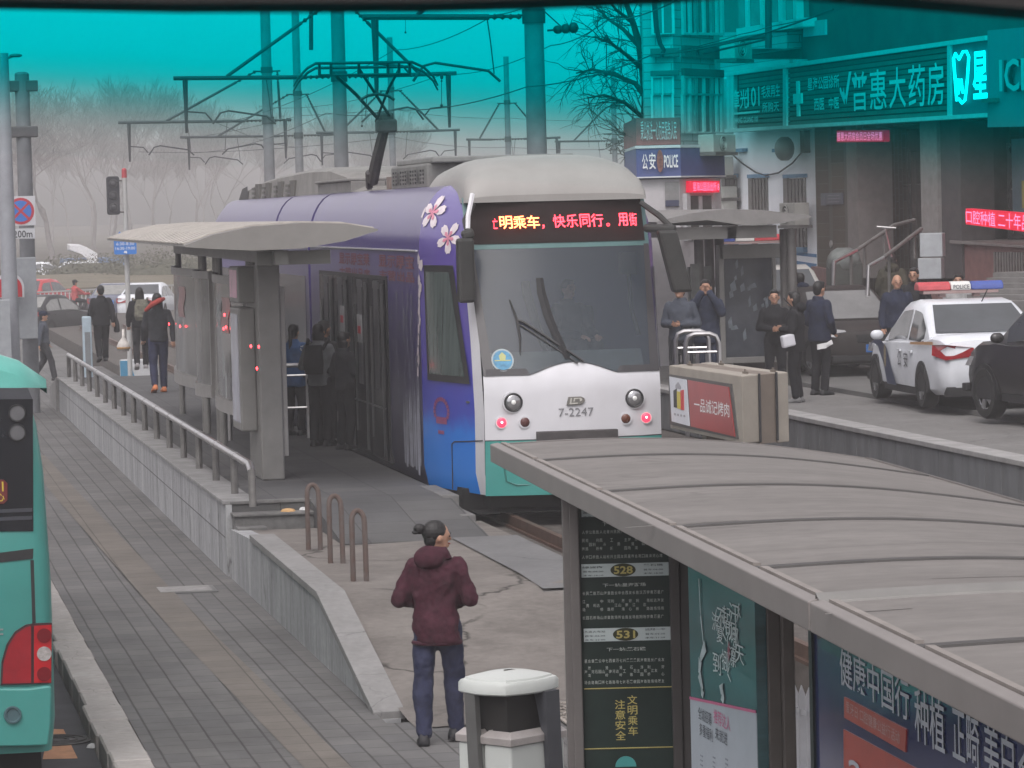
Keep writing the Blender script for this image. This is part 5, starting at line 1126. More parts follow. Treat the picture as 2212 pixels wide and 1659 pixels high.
def can(xa, xb, ya, yb):
    mb = MB(); z1 = zl-.34; o_ = .015
    mb.loft([[bp3(xa-.0, ya, -.46), bp3(xb, ya, -.46), bp3(xb, yb, -.46), bp3(xa, yb, -.46)], [bp3(xa, ya, z1-.06), bp3(xb, ya, z1-.06), bp3(xb, yb, z1-.06), bp3(xa, yb, z1-.06)]]); b_ = obj('bin_body', mb, bw_, t, bev=.015)
    mb = MB(); r0 = [(xa-o_, ya-o_), (xb+o_, ya-o_), (xb+o_, yb+o_), (xa-o_, yb+o_)]; r1 = [(xa+.03, ya+.03), (xb-.03, ya+.03), (xb-.03, yb-.03), (xa+.03, yb-.03)]
    mb.loft([[bp3(x, y, z1-.055) for x, y in r0], [bp3(x, y, z1-.01) for x, y in r0], [bp3(x, y, z1+.012) for x, y in [(xa+.01, ya+.01), (xb-.01, ya+.01), (xb-.01, yb-.01), (xa+.01, yb-.01)]], [bp3(x, y, z1+.03) for x, y in r1], [bp3(x, y, z1-.05) for x, y in r1]], cap0=False); obj('rim', mb, mat('rim_steel', (.40, .37, .355), .35, metal=.5, var=.15), b_, bev=.004); return b_
ba = can(-.265, .285, -.26, .0); bb_ = can(-.265, .285, .02, .25)
for x in (-.2,):
    mb = MB(); mb.add([bp3(x+.026*math.cos(a), -.2612, zl-.72+.045*math.sin(a)) for a in [R(k*120+90) for k in range(3)]], [(0, 1, 2)]); obj('recycling_mark', mb, mat('mark_grey', (.17, .18, .18), .6), ba)
for y in (-.13, .14):
    mb = MB(); mb.tube([bp3(-.267, y+.04*math.cos(R(a)), zl-.66+.06*math.sin(R(a))) for a in range(0, 361, 40)], .008, 5); obj('recycling_mark', mb, mat('mark_grey', (.17, .18, .18), .6), ba)

# picket fence glimpsed under the near shelter
t = thing('picket_fence', 'white picket fence with blue lower band seen between the shelter panels', 'fence', (4.9, 19, -.5))
for i in range(9):
    q = onz(1694+i*15.5, 1640, .4); u = 1700+i*16
    p_ = at(u, 1470+i*5.0, 19.2-.12*i); x, y, z1 = p_.x, p_.y, p_.z
    mb = MB(); mb.add([(x-.018, y, -.5), (x+.018, y, -.5), (x+.018, y, z1-.05), (x, y, z1), (x-.018, y, z1-.05), (x-.018, y+.015, -.5), (x+.018, y+.015, -.5), (x+.018, y+.015, z1-.05), (x, y+.015, z1), (x-.018, y+.015, z1-.05)],
        [(0, 1, 2, 3, 4), (9, 8, 7, 6, 5)]+[(k, 5+k, 5+(k+1) % 5, (k+1) % 5) for k in range(5)]); pk = obj('picket', mb, mat('picket_white', (.6, .6, .62), .6, var=.1), t)
    mb = MB(); mb.box(x-.0195, y-.004, -.4, x+.0195, y+.018, z1-.46); obj('blue_band', mb, mat('picket_blue', (.06, .22, .42), .6), pk)
a_, b_ = at(1690, 1525, 19.3), at(1840, 1570, 18.2); mb = MB(); mb.bar(a_, b_, .02, .03); obj('rail', mb, mat('picket_white', (.6, .6, .62)), t)

# ------------------------------------------------------------------ bus shelter in the foreground
t = thing('bus_shelter', 'large grey bus shelter with arched segmented roof filling the lower right foreground', 'shelter', (4.4, 15, -.5))
# eaves: left edge from pixel traces, arch falling to the right
e0, e1 = at(1070, 965, 21.0), at(2212, 1500, 9.7); ed = (e1-e0); ed.z = 0; ed.normalize(); el_ = Vector((-ed.y, ed.x, 0)) if Vector((-ed.y, ed.x, 0)).x > 0 else Vector((ed.y, -ed.x, 0))
WD = 2.25; zE = 2.125
def arch(x): k = x/WD; return .075*math.sin(math.pi*k)-.16*k
def rp3(s, x, dz=0.): p_ = e0+ed*s+el_*x; return (p_.x, p_.y, zE+arch(x)+dz)
smax = 16.
xs = [WD*i/16 for i in range(17)]
def seg_s(u, v):   # arc length along the eave at a pixel on the fascia
    q = onz(u, v, zE); return (q-e0).dot(ed)
joints = [seg_s(*p_) for p_ in ((1112, 998), (1270, 1065), (1456, 1141), (1640, 1229), (1806, 1300), (2040, 1398))]
joints = [0.0]+joints+[joints[-1]+1.75, joints[-1]+3.4, smax]
for a, b in zip(joints, joints[1:]):
    if b-a < .2: continue
    wgap = .04
    mb = MB(); mb.loft([[rp3(s, x, .0) for x in xs]+[rp3(s, x, -.05) for x in reversed(xs)] for s in (a+wgap, b-wgap)]); obj('roof_panel', mb, roofm, t, smooth=True)
    mb = MB(); mb.loft([[rp3(s, .025, .018), rp3(s, .025, -.01), rp3(s, .055, -.01), rp3(s, .055, .016)] for s in (a+wgap+.03, b-wgap-.02)]); obj('edge_strip', mb, mat('roof_edge', (.2, .18, .165), .6, var=.2), t)
    mb = MB(); mb.loft([[rp3(b+e, x, h) for x in xs] for e, h in ((-wgap, -.012), (-wgap*.8, .008 if abs(b-joints[5]) > .1 else .03), (wgap*.8, .008), (wgap, -.012))], closed=False); obj('seam', mb, roofd if abs(b-joints[5]) > .1 else alu, t)
mb = MB(); mb.loft([[rp3(s, x, -.06) for x in xs] for s in (0, smax)], closed=False); obj('soffit', mb, mat('soffit_grey', (.14, .13, .125), .7, var=.15), t)
for a, b in ((-.01, joints[5]-.012), (joints[5]+.012, smax)):
    mb = MB(); mb.loft([[rp3(s, x, dz) for x, dz in ((-.03, -.1), (-.03, .005), (.02, .012), (.02, -.1))] for s in (a, b)]); obj('fascia', mb, mat('fascia_grey', (.17, .155, .147), .5, var=.1, scale=3), t, bev=.006)
mb = MB(); mb.loft([[rp3(s, WD+x, dz) for x, dz in ((-.02, -.1), (-.02, .01), (.03, .005), (.03, -.1))] for s in (0, smax)]); obj('fascia', mb, mat('fascia_grey', (.285, .26, .245)), t)
mb = MB(); mb.loft([[rp3(s, x, -.09) for x in xs]+[rp3(s, x, .004) for x in reversed(xs)] for s in (-.03, .0)]); obj('fascia', mb, mat('fascia_grey', (.285, .26, .245)), t, smooth=True)
random.seed(12)
for (u, v, ln) in ((1350, 1098, .5), (1480, 1105, .45), (1780, 1275, .3), (2010, 1210, .5), (1755, 1075, .5)):
    q = onz(u, v, zE+.08); s = (q-e0).dot(ed); x = (q-e0).dot(el_); mb = MB()
    mb.loft([[rp3(s+.1*k*.02, x+ln*k, .003), rp3(s+.015+.02*k*.1, x+ln*k, .003)] for k in (0, .5, 1)], closed=False); obj('roof_streak', mb, mat('roof_stain', (.16, .15, .14), .8), t)
# the route board at the far end faces the camera
Dp = 18.6
p0 = at(1255, 1660, Dp); p1 = at(1447, 1652, Dp); zg = -.5
fB = Fr((p0.x, p0.y, 0), Vector((p1.x-p0.x, p1.y-p0.y, 0))); 
if fB.n.dot(FW) > 0: fB.n = -fB.n
def bpx(u, v): return fB.px(u, v)
zt_ = 2.06
xl, xr = bpx(1256, 1400)[0], bpx(1449, 1400)[0]
rb = thing('route_board', 'dark green bus route board with lines 528 and 531 under the shelter eave', 'information board', (p0.x, p0.y, -.5))
mb = MB(); fbox(mb, fB, xl, zg+.25, xr, zt_, -.05, .0); bd = obj('board', mb, mat('board_green', (.012, .024, .020), .3, var=.3, scale=3), rb)
mb = MB(); fbox(mb, fB, xl-.085, zg, xl-.045, zt_, -.10, .03); fbox(mb, fB, xl-.05, zg, xl, zt_, -.08, .05); obj('left_post', mb, mat('post_bronze', (.13, .12, .115), .5, metal=.3, var=.12), rb, bev=.006)
mb = MB(); fbox(mb, fB, xr, zg, xr+.05, zt_, -.08, .05); fbox(mb, fB, xr+.05, zg, xr+.13, zt_, -.10, .03); obj('right_post', mb, mat('post_bronze_dark', (.06, .055, .053), .5, metal=.3), rb, bev=.006)
pale = mat('board_text', (.33, .36, .33), .5, var=0); lw = mat('board_white', (.44, .50, .50), .4, var=.05); gold = mat('board_gold', (.42, .36, .12), .5, var=.1); tdk = mat('text_dark', (.05, .06, .06), .5, var=0); olv = mat('board_olive', (.028, .030, .010), .4)
def pxbox(mb, u0, v0, u1, v1, d0, d1):
    x0, y0 = bpx(u0, v1); x1, y1 = bpx(u1, v0); fbox(mb, fB, x0, y0, x1, y1, d0, d1)
def pxtext(mb, s, u0, v0, u1, v1, d=.004, bold=0.):
    x0, y0 = bpx(u0, v1); x1, y1 = bpx(u1, v0); put_text(mb, fB, s, x0, y0, x1, y1, d, bold)
# pixel grid of the close-up (origin 1380,1200 of the 2500-wide photograph, 4.147 px per px)
def K(x, y): return ((1380+x/4.147)*.8848, (1200+y/4.147)*.8848)
hd_ = []
for (yt, yb, num, l1, l2, r1, r2, ta, tb_) in ((120, 258, '526', '兴华路', '首车:06:10', '', '', '末车:20:40', ''), (715, 870, '528', '绿波街', '首车:06:30', '黑石礁', '首车:06:00', '末车:19:10', '末车:18:30'), (1367, 1522, '531', '大连火车站', '首车:06:00', '远翔一中', '首车:05:20', '末车:22:00', '末车:21:20')):
    mb = MB(); a = K(165 if yt < 1000 else 190, yt); b = K(1045 if yt < 1000 else 1065, yb); pxbox(mb, a[0], a[1], b[0], b[1], 0, .004); hb = obj('route_header', mb, lw, bd)
    cxk, cyk = (585, (yt+yb)/2) if yt < 1000 else (610, (yt+yb)/2); xx, yy = bpx(*K(cxk, cyk)); rx_ = bpx(*K(cxk+128, cyk))[0]-xx; ry_ = bpx(*K(cxk, cyk-65))[1]-yy
    mb = MB(); fpoly(mb, fB, circle(xx, yy, rx_, ry_), .004, .007); ov = obj('number_oval', mb, olv, hb)
    mb = MB(); a = K(cxk-93, cyk-42); b = K(cxk+97, cyk+42); pxtext(mb, num, a[0], a[1], b[0], b[1], .009, .025); obj('route_number', mb, gold, ov)
    mb = MB()
    for s, x0, y0, x1, y1 in ((l1, 172, 38, 385, 65), (l2, 178, 82, 385, 106), (ta, 180, 122, 385, 146), (r1, 790, 12, 990, 40), (r2, 792, 60, 990, 84), (tb_, 792, 98, 990, 122)):
        if s: a = K(x0+(yt > 1000)*18, yt+y0); b = K(x1+(yt > 1000)*20, yt+y1); pxtext(mb, s, a[0], a[1], b[0], b[1], .006, .012)
    obj('timetable_text', mb, tdk, hb)
cols = ['青松路', '盛道街', '万达场', '黄河路', '民勇园', '人民街', '山中桥', '广友场', '汉阳街', '西南路', '中山街', '兴工城', '长江场', '民主园', '友好心', '胜利桥', '北斗站', '会展湾', '大学城', '星海场', '公园口', '黑石礁', '学苑路', '海洋园', '七贤岭']
random.seed(21)
for (y0, y1, t0, ttl, x0, x1) in ((385, 675, 300, '下一站:星海', 170, 990), (1005, 1290, 920, '下一站:星海游场', 175, 1005), (1690, 1945, 1570, '下一站:黑石礁', 195, 1010)):
    mb = MB(); n_ = 23
    for i in range(n_):
        s = random.choice(cols); x = x0+(x1-x0)*i/n_; w = (x1-x0)/n_*.78; n3 = random.choice((2, 3, 3, 4, 4))
        for k in range(n3):
            c = s[k % 3] if k else s[0]; yy0 = y0+(y1-y0-38)*k/(n3-1)-(i-12)*.8; a = K(x, yy0); b = K(x+w, yy0+36); pxtext(mb, c, a[0], a[1], b[0], b[1], .004, .012)
    obj('stop_list', mb, pale, bd)
    mb = MB(); a = K(380+(t0 > 1000)*40, t0); b = K(580 if t0 < 500 else 815, t0+48); pxtext(mb, ttl, a[0], a[1], b[0], b[1], .004, .02); obj('next_stop_title', mb, pale, bd)
mb = MB(); 
for v in (1484, 1614): pxbox(mb, 1262, v, 1458, v+3, 0, .004)
obj('gold_rule', mb, gold, bd)
mb = MB(); (x0, y0), (x1, y1) = bpx(1357, 1590), bpx(1376, 1500); put_text(mb, fB, '文明乘车', x0, y0, x1, y1, .004, .006, True); (x0, y0), (x1, y1) = bpx(1330, 1600), bpx(1350, 1510); put_text(mb, fB, '注意安全', x0, y0, x1, y1, .004, .006, True); obj('gold_slogan', mb, gold, bd)
mb = MB(); xx, yy = bpx(1352, 1656); fpoly(mb, fB, circle(xx, yy, .055, .055, 20, 0, math.pi), .0, .005); obj('teal_badge', mb, mat('badge_teal', (.05, .25, .24), .5), bd)

# poster case, posts and the long blue advertisement
pA, pB_ = at(1488, 1500, 16.9), at(1642, 1525, 15.6)
fP = Fr((pA.x, pA.y, 0), Vector((pB_.x-pA.x, pB_.y-pA.y, 0)))
if fP.n.dot(FW) > 0: fP.n = -fP.n
pc = thing('poster_case', 'poster case with teal poster and white lower panel between the shelter posts', 'poster case', (pA.x, pA.y, -.5))
x0, x1 = fP.px(1490, 1400)[0], fP.px(1632, 1400)[0]; zl_ = fP.px(1560, 1545)[1]
mb = MB(); fbox(mb, fP, x0, zg+.3, x1, 2.03, -.05, 0); ps = obj('poster', mb, mat('poster_teal', (.035, .085, .095), .18, var=.6, scale=2.6, stretch=(.4, .4, 2.2), spec=.6), pc)
a = fP.px(1496, 1512); b = fP.px(1634, 1540); c = fP.px(1634, 1700)
mb = MB(); fpoly(mb, fP, [(x0, zg+.3), (x1, zg+.3), (x1, b[1]), (x0, a[1])], 0, .004); wpn = obj('white_panel', mb, mat('poster_pale', (.33, .37, .41), .3, var=.08), ps)
mb = MB(); fpoly(mb, fP, [(x0, a[1]), (x1, b[1]), (x1, b[1]+.012), (x0, a[1]+.012)], .004, .007); fpoly(mb, fP, [(x0, a[1]-.52), (x1, b[1]-.52), (x1, b[1]-.48), (x0, a[1]-.48)], .004, .007); obj('pink_rule', mb, mat('rule_pink', (.42, .10, .2), .5), wpn)
mb = MB()
def ptx(mb, s, u0, v0, u1, v1, bold=.0, d=.007):
    q0, q1 = fP.px(u0, v1), fP.px(u1, v0); put_text(mb, fP, s, q0[0], q0[1], q1[0], q1[1], d, bold)
ptx(mb, '全城招募', 1511, 1541, 1540, 1552); ptx(mb, '多重福利', 1514, 1576, 1542, 1587); ptx(mb, '来就送', 1548, 1584, 1574, 1596); obj('poster_text', mb, mat('ink_dark', (.05, .055, .07), .5, var=0), wpn)
mb = MB(); ptx(mb, '推荐达人', 1545, 1549, 1580, 1561); obj('poster_text_pink', mb, mat('ink_pink', (.45, .1, .22), .5, var=0), wpn)
mb = MB()
for i in range(3): 
    for j in range(3): q0 = fP.px(1515+j*27, 1630+i*10+j*4); fbox(mb, fP, q0[0], q0[1]-.006, q0[0]+.045, q0[1]+.002, .004, .006)
obj('fine_print', mb, mat('ink_grey', (.2, .22, .25), .5, var=0), wpn)
random.seed(31); mb = MB()
def stroke(mb, pts, w):
    for (a0, b0), (a1, b1) in zip(pts, pts[1:]):
        q0, q1 = fP.px(a0, b0), fP.px(a1, b1); dx, dy = q1[0]-q0[0], q1[1]-q0[1]; l = math.hypot(dx, dy) or 1; nx, ny = -dy/l*w, dx/l*w
        mb.add([fP.p(q0[0]-nx, q0[1]-ny, .006), fP.p(q0[0]+nx, q0[1]+ny, .006), fP.p(q1[0]+nx*.5, q1[1]+ny*.5, .006), fP.p(q1[0]-nx*.5, q1[1]-ny*.5, .006)], [(0, 1, 2, 3)])
for s, u, v, w, h in (('汗', 1588, 1312, 20, 34), ('起', 1572, 1318, 18, 28), ('不', 1560, 1322, 16, 34), ('流', 1548, 1330, 14, 30), ('明', 1582, 1352, 22, 28), ('哪', 1590, 1362, 14, 34), ('夏', 1558, 1360, 14, 26), ('天', 1600, 1402, 18, 28), ('漂', 1585, 1405, 14, 32), ('挪', 1570, 1412, 15, 34), ('到', 1551, 1418, 16, 34)):
    ptx(mb, s, u-w/2, v-4, u+w/2, v+h, .0, .006)
for i in range(14): u = random.uniform(1550, 1600); v = random.uniform(1300, 1450); stroke(mb, [(u, v), (u-3, v+12), (u+random.uniform(-6, 6), v+30)], .006)
obj('brush_calligraphy', mb, mat('brush_white', (.36, .42, .42), .5, var=.2), ps)
mb = MB(); stroke(mb, [(1512, 1250), (1516, 1330), (1522, 1390)], .010); stroke(mb, [(1526, 1395), (1515, 1425), (1513, 1455), (1520, 1490), (1519, 1505)], .03); stroke(mb, [(1560, 1478), (1562, 1500), (1566, 1515)], .035); obj('painted_spray', mb, mat('spray_white', (.30, .37, .38), .5, var=.4, scale=14), ps)
mb = MB(); q0 = fP.px(1577, 1432); fpoly(mb, fP, [(q0[0]-.012, q0[1]), (q0[0]+.02, q0[1]+.04), (q0[0]+.01, q0[1]+.1), (q0[0]-.02, q0[1]+.06)], .004, .006); obj('red_seal', mb, mat('seal_red', (.2, .05, .08), .5), ps)
pm_ = mat('post_bronze_mid', (.085, .075, .068), .45, metal=.35, var=.12)
sp = lambda u, d: at(u, 1500, d)
for u0, u1, d_ in ((1633, 1656, 15.8), (1657, 1688, 15.7), (1689, 1716, 15.6)):
    a, b = sp(u0, d_), sp(u1, d_); mb = MB(); mid = (a+b)/2; w = (b-a).length/2; mb.obox((mid.x, mid.y, (zg+2.02)/2), RT*w-Vector((0, 0, RT.z*w)), Vector((-RT.y, RT.x, 0)).normalized()*.06, (0, 0, (2.02-zg)/2)); obj('post', mb, pm_, t, bev=.008)
# blue advertisement parallel with the eave
aB = at(1758, 1500, 14.3); fD = Fr((aB.x, aB.y, 0), ed)
if fD.n.dot(FW) > 0: fD.n = -fD.n
adv = thing('advertisement', 'long blue backlit advertisement with white slogan and red banners under the shelter roof', 'advertisement', (aB.x, aB.y, -.5))
LB = 7.5
mb = MB(); fbox(mb, fD, 0, zg+.35, LB, 2.0, -.06, 0); ab = obj('panel', mb, mat('ad_blue', (.026, .034, .10), .12, var=.35, scale=1.3, spec=.6), adv)
mb = MB(); fbox(mb, fD, -.03, zg+.3, .03, 2.03, -.08, .012); obj('frame', mb, mat('ad_frame_dark', (.012, .018, .018), .4), adv)
def dpx(u, v): return fD.px(u, v)
mb = MB(); q = [dpx(1778, 1340), dpx(1860, 1368), dpx(1980, 1432), dpx(1880, 1450), dpx(1780, 1400)]; q = [dpx(1772, 1338), dpx(1800, 1343), dpx(1960, 1430), dpx(2060, 1500), dpx(1960, 1495), dpx(1774, 1400)]
fpoly(mb, fD, q, 0, .003); obj('teal_reflection', mb, mat('ad_teal', (.03, .10, .115), .12, var=.4, scale=3), ab)
mb = MB(); fpoly(mb, fD, [dpx(1764, 1328), dpx(1800, 1340), dpx(1798, 1375), dpx(1768, 1380)], 0, .005); obj('maroon_block', mb, mat('ad_maroon', (.06, .012, .02), .2), ab)
adw = mat('ad_white', (.36, .38, .42), .4, var=.08); adr = mat('ad_red', (.33, .05, .035), .3, var=.12)
def dtext(mb, s, u0, vt0, vb0, u1, vt1, vb1, bold=.0, d=.006):
    """text in the plane between two upright edges given by pixels"""
    a0, a1 = dpx(u0, vb0), dpx(u0, vt0); b0, b1 = dpx(u1, vb1), dpx(u1, vt1); vs, fs = text_geo(s, bold)
    mb.add([fD.p(a0[0]+(b0[0]-a0[0])*x, (a0[1]*(1-y)+a1[1]*y)*(1-x)+(b0[1]*(1-y)+b1[1]*y)*x, d) for x, y in vs], fs)
mb = MB(); dtext(mb, '健康中国行', 1818, 1398, 1478, 1968, 1470, 1560, .006); dtext(mb, '种植', 1980, 1482, 1598, 2045, 1515, 1632, .006); dtext(mb, '正畸', 2062, 1520, 1640, 2120, 1548, 1672, .006); dtext(mb, '美白', 2130, 1550, 1680, 2195, 1585, 1715, .006); dtext(mb, '全口', 2205, 1590, 1730, 2290, 1630, 1780, .006)
obj('slogan', mb, adw, ab)
mb = MB(); fpoly(mb, fD, [dpx(1826, 1505), dpx(1960, 1575), dpx(1958, 1625), dpx(1826, 1550)], .0, .005); bn = obj('red_banner', mb, adr, ab)
mb = MB(); dtext(mb, '爱牙日 口腔健康公益行活动', 1832, 1513, 1538, 1948, 1580, 1608, .0, .008); obj('banner_text', mb, mat('banner_pale', (.42, .3, .28), .5, var=0), bn)
mb = MB(); fpoly(mb, fD, [dpx(1824, 1575), dpx(2010, 1675), dpx(2060, 1760), dpx(1826, 1760)], .0, .004); bn = obj('red_panel', mb, adr, ab)
mb = MB(); dtext(mb, '2', 1838, 1638, 1690, 1866, 1650, 1705, .02, .008); obj('panel_text', mb, adw, bn)

# ------------------------------------------------------------------ vehicles
tyrem = mat('tyre', (.014, .014, .014), .85, var=.2); rimm = mat('alloy_rim', (.35, .35, .36), .3, metal=.7, var=.2); wing_gl = mat('car_glass', (.05, .055, .06), .08, var=.25, scale=1.5, spec=.7); blackp = mat('black_plastic', (.016, .016, .017), .6)
lampr = mat('tail_lamp', (.25, .012, .015), .15, var=.2, spec=.6); lampw = mat('head_lamp', (.42, .42, .43), .12, var=.3, spec=.7); plateb = mat('plate_blue', (.03, .13, .38), .5, var=.15, scale=20)
def car(label, loc, rotz, paint, L=4.5, W=1.76, Hh=1.46, style='sedan', wb=2.65, group='cars on the streets', cat='car', name='car', glassm=None):
    """front of the car points along local +Y"""
    t = thing(name, label, cat, loc, R(rotz), group, local=True); hw = W/2; g = glassm or wing_gl
    suv = style == 'suv'; hb = style == 'hatch'
    zb, belt = (.28, 1.02) if suv else (.2, .9); hood = belt-.04 if not suv else belt+.02; boot = belt+.12 if not (suv or hb) else belt+.1
    f, r = L/2, -L/2; ax_f, ax_r = f-.88, f-.88-wb
    st = [(f, .62, zb+.12, .62), (f-.06, .76, zb+.02, .74), (f-.22, .90, zb, hood-.14), (f-.55, .97, zb, hood-.04), (f-1.15, 1.0, zb, hood), (f-1.5, 1.0, zb, belt), (0, 1.0, zb, belt+.02), (r+1.1, 1.0, zb, belt+.05), (r+.55, .985, zb, boot), (r+.2, .95, zb+.02, boot-.01), (r+.05, .88, zb+.06, boot-.08), (r, .78, zb+.16, boot-.22)]
    rg = []
    for y, k, z0, z1 in st:
        w = hw*k; m_ = z0+(z1-z0)*.45
        half = [(w*.86, z0), (w*.97, z0+.08), (w, m_), (w*.985, m_+(z1-m_)*.4), (w*.95, z1-.05), (w*.86, z1), (w*.4, z1+.02)]
        rg.append([(x, y, z) for x, z in half]+[(-x, y, z) for x, z in reversed(half)])
    mb = MB(); mb.loft(rg); obj('body', mb, paint, t, smooth=True)
    # cabin
    if suv: cs = [(f-1.15, belt, .0), (f-1.95, Hh-.04, 1), (f-2.5, Hh, 1), (r+.75, Hh-.02, 1), (r+.3, belt+.05, 0)]
    elif hb: cs = [(f-1.1, belt-.02, 0), (f-1.85, Hh-.05, 1), (f-2.4, Hh, 1), (r+.7, Hh-.04, 1), (r+.15, belt+.08, 0)]
    else: cs = [(f-1.2, belt-.03, 0), (f-2.0, Hh-.05, 1), (f-2.55, Hh, 1), (r+1.5, Hh-.04, 1), (r+.72, boot-.02, 0)]
    bw, tw = hw*.93, hw*.70; zbelt = belt-.03
    rg = []
    for y, z, k in cs:
        if k: rg.append([(-bw, y, zbelt), (-tw-.06, y, z-.07), (-tw+.02, y, z), (tw-.02, y, z), (tw+.06, y, z-.07), (bw, y, zbelt)])
        else: rg.append([(-bw, y, zbelt), (-bw*.99, y, z-.01), (-bw*.9, y, z), (bw*.9, y, z), (bw*.99, y, z-.01), (bw, y, zbelt)])
    mb = MB(); mb.loft(rg); obj('cabin', mb, paint, t, smooth=True)
    def roofline(y):
        for (ya, za, _), (yb, zb2, _) in zip(cs, cs[1:]):
            if yb <= y <= ya: return za+(zb2-za)*(ya-y)/(ya-yb)
        return belt
    def sidept(s, y, v):   # v 0 belt .. 1 roof edge
        (y0, y1, y2, y3, y4) = [c[0] for c in cs]
        kk = 1 if y3 <= y <= y1 else ((y0-y)/(y0-y1) if y > y1 else (y-y4)/(y3-y4)); zt = roofline(y)-.07*kk; wt = bw+(tw+.06-bw)*kk
        return (s*(bw+(wt-bw)*v+.008), y, zbelt+(zt-zbelt)*v)
    for s in (-1, 1):
        ym = (cs[1][0]+cs[3][0])/2-.08
        for ya, yb in ((cs[0][0]-.28, ym+.05), (ym-.05, cs[4][0]+.30)):
            mb = MB(); mb.grid(lambda u, v: sidept(s, ya+(yb-ya)*u, .1+.78*v), 8, 2); obj('side_window', mb, g, t, smooth='all')
    for (a, b), nm in (((cs[0], cs[1]), 'windscreen'), ((cs[4], cs[3]), 'rear_window')):
        d = 1 if nm == 'windscreen' else -1; mb = MB()
        def fn(u, v):
            y = a[0]+(b[0]-a[0])*(.08+.84*v); z = a[1]+(b[1]-a[1])*(.08+.84*v); w = (bw*.86)+(tw*.93-bw*.86)*v; x = -w+2*w*u
            return (x, y+d*.012, z+.012)
        mb.grid(fn, 6, 4); obj(nm, mb, g, t, smooth='all')
    for y in (ax_f, ax_r):
        for s in (-1, 1):
            rw = .34 if suv else .31; x0 = s*(hw-.20); x1 = s*(hw+.012); mb = MB()
            prof = [(x0, rw*.55), (x0, rw*.9), (x0+s*.03, rw), (x1-s*.03, rw), (x1, rw*.93), (x1, rw*.66), (x1-s*.03, rw*.6)]
            mb.loft([[(x, y+q*math.cos(2*math.pi*i/24), rw+q*math.sin(2*math.pi*i/24)) for i in range(24)] for x, q in prof], cap0=False, cap1=False); wh = obj('wheel', mb, tyrem, t, smooth=True)
            mb = MB()
            mb.loft([[(x, y+q*math.cos(2*math.pi*i/20), rw+q*math.sin(2*math.pi*i/20)) for i in range(20)] for x, q in ((x1-s*.012, rw*.66), (x1-s*.03, rw*.58))], cap0=False, cap1=False)
            for k in range(5):
                an_ = 2*math.pi*k/5; c, sn = math.cos(an_), math.sin(an_); mb.obox((x1-s*.025, y+c*rw*.34, rw+sn*rw*.34), (.012, 0, 0), (0, c*rw*.3, sn*rw*.3), (0, -sn*.038, c*.038))
            obj('rim', mb, rimm, wh, smooth=True)
            mb = MB(); mb.prism(circle(0, 0, rw*1.13, rw*1.13, 20, R(-12), R(192)), (s*(hw-.05), y, rw*1.0), (0, 1, 0), (0, 0, 1), (s, 0, 0), .053); obj('wheel_arch', mb, blackp, t)
    for s in (-1, 1):
        mb = MB(); mb.loft([[(s*hw*.55, f-.1, .62), (s*hw*.9, f-.3, .68), (s*hw*.91, f-.42, .8), (s*hw*.6, f-.2, .76)], [(s*hw*.55, f-.02, .62), (s*hw*.93, f-.17, .68), (s*hw*.95, f-.36, .81), (s*hw*.6, f-.1, .77)]]); obj('headlight', mb, lampw, t, smooth=True)
        z0 = boot-.32; mb = MB(); mb.loft([[(s*hw*.42, r+.02, z0+.04), (s*hw*.88, r+.0, z0), (s*hw*.985, r+.3, z0+.06), (s*hw*.97, r+.32, z0+.2), (s*hw*.86, r+.02, z0+.21), (s*hw*.42, r+.05, z0+.16)], [(s*hw*.42, r-.02, z0+.04), (s*hw*.88, r-.02, z0), (s*hw*1.01, r+.3, z0+.06), (s*hw*.995, r+.32, z0+.2), (s*hw*.88, r-.02, z0+.21), (s*hw*.42, r+.0, z0+.16)]]); obj('tail_light', mb, lampr, t, smooth=True)
        mb = MB(); mb.ell((s*(hw+.11), f-1.5, belt+.06), (.10, .06, .075), 10, 7); obj('mirror', mb, paint, t, smooth='all')
        mb = MB()
        for y in (f-2.35, r+1.55): mb.obox((s*(hw+.005), y, belt-.13), (.012, 0, 0), (0, .09, 0), (0, 0, .015))
        obj('door_handle', mb, paint, t)
    mb = MB(); mb.box(-hw*.9, f-.12, zb+.05, hw*.9, f+.005, zb+.16); mb.box(-hw*.42, f-.12, .56, hw*.42, f+.012, .70); obj('grille', mb, blackp, t, bev=.02)
    mb = MB(); mb.box(-.22, r-.025, z0-.02, .22, r+.05, z0+.12); mb.box(-.22, f-.05, .4, .22, f+.02, .53); obj('number_plate', mb, plateb, t)
    mb = MB(); mb.box(-hw*.96, ax_r+.42, zb-.03, hw*.96, ax_f-.42, zb+.1); mb.box(-hw*.85, r+.02, zb+.0, hw*.85, r+.2, zb+.13); obj('sill', mb, blackp, t)
    return t
def paint(n, c, r=.25, s=.5): return mat('paint_'+n, c, r, var=.12, scale=2, spec=s)
pwhite = paint('white', (.58, .60, .63)); pblack = paint('black', (.022, .021, .022)); pdark = paint('dark_brown', (.05, .046, .044)); pred = paint('red', (.42, .035, .04)); pgrey = paint('grey', (.12, .125, .14))

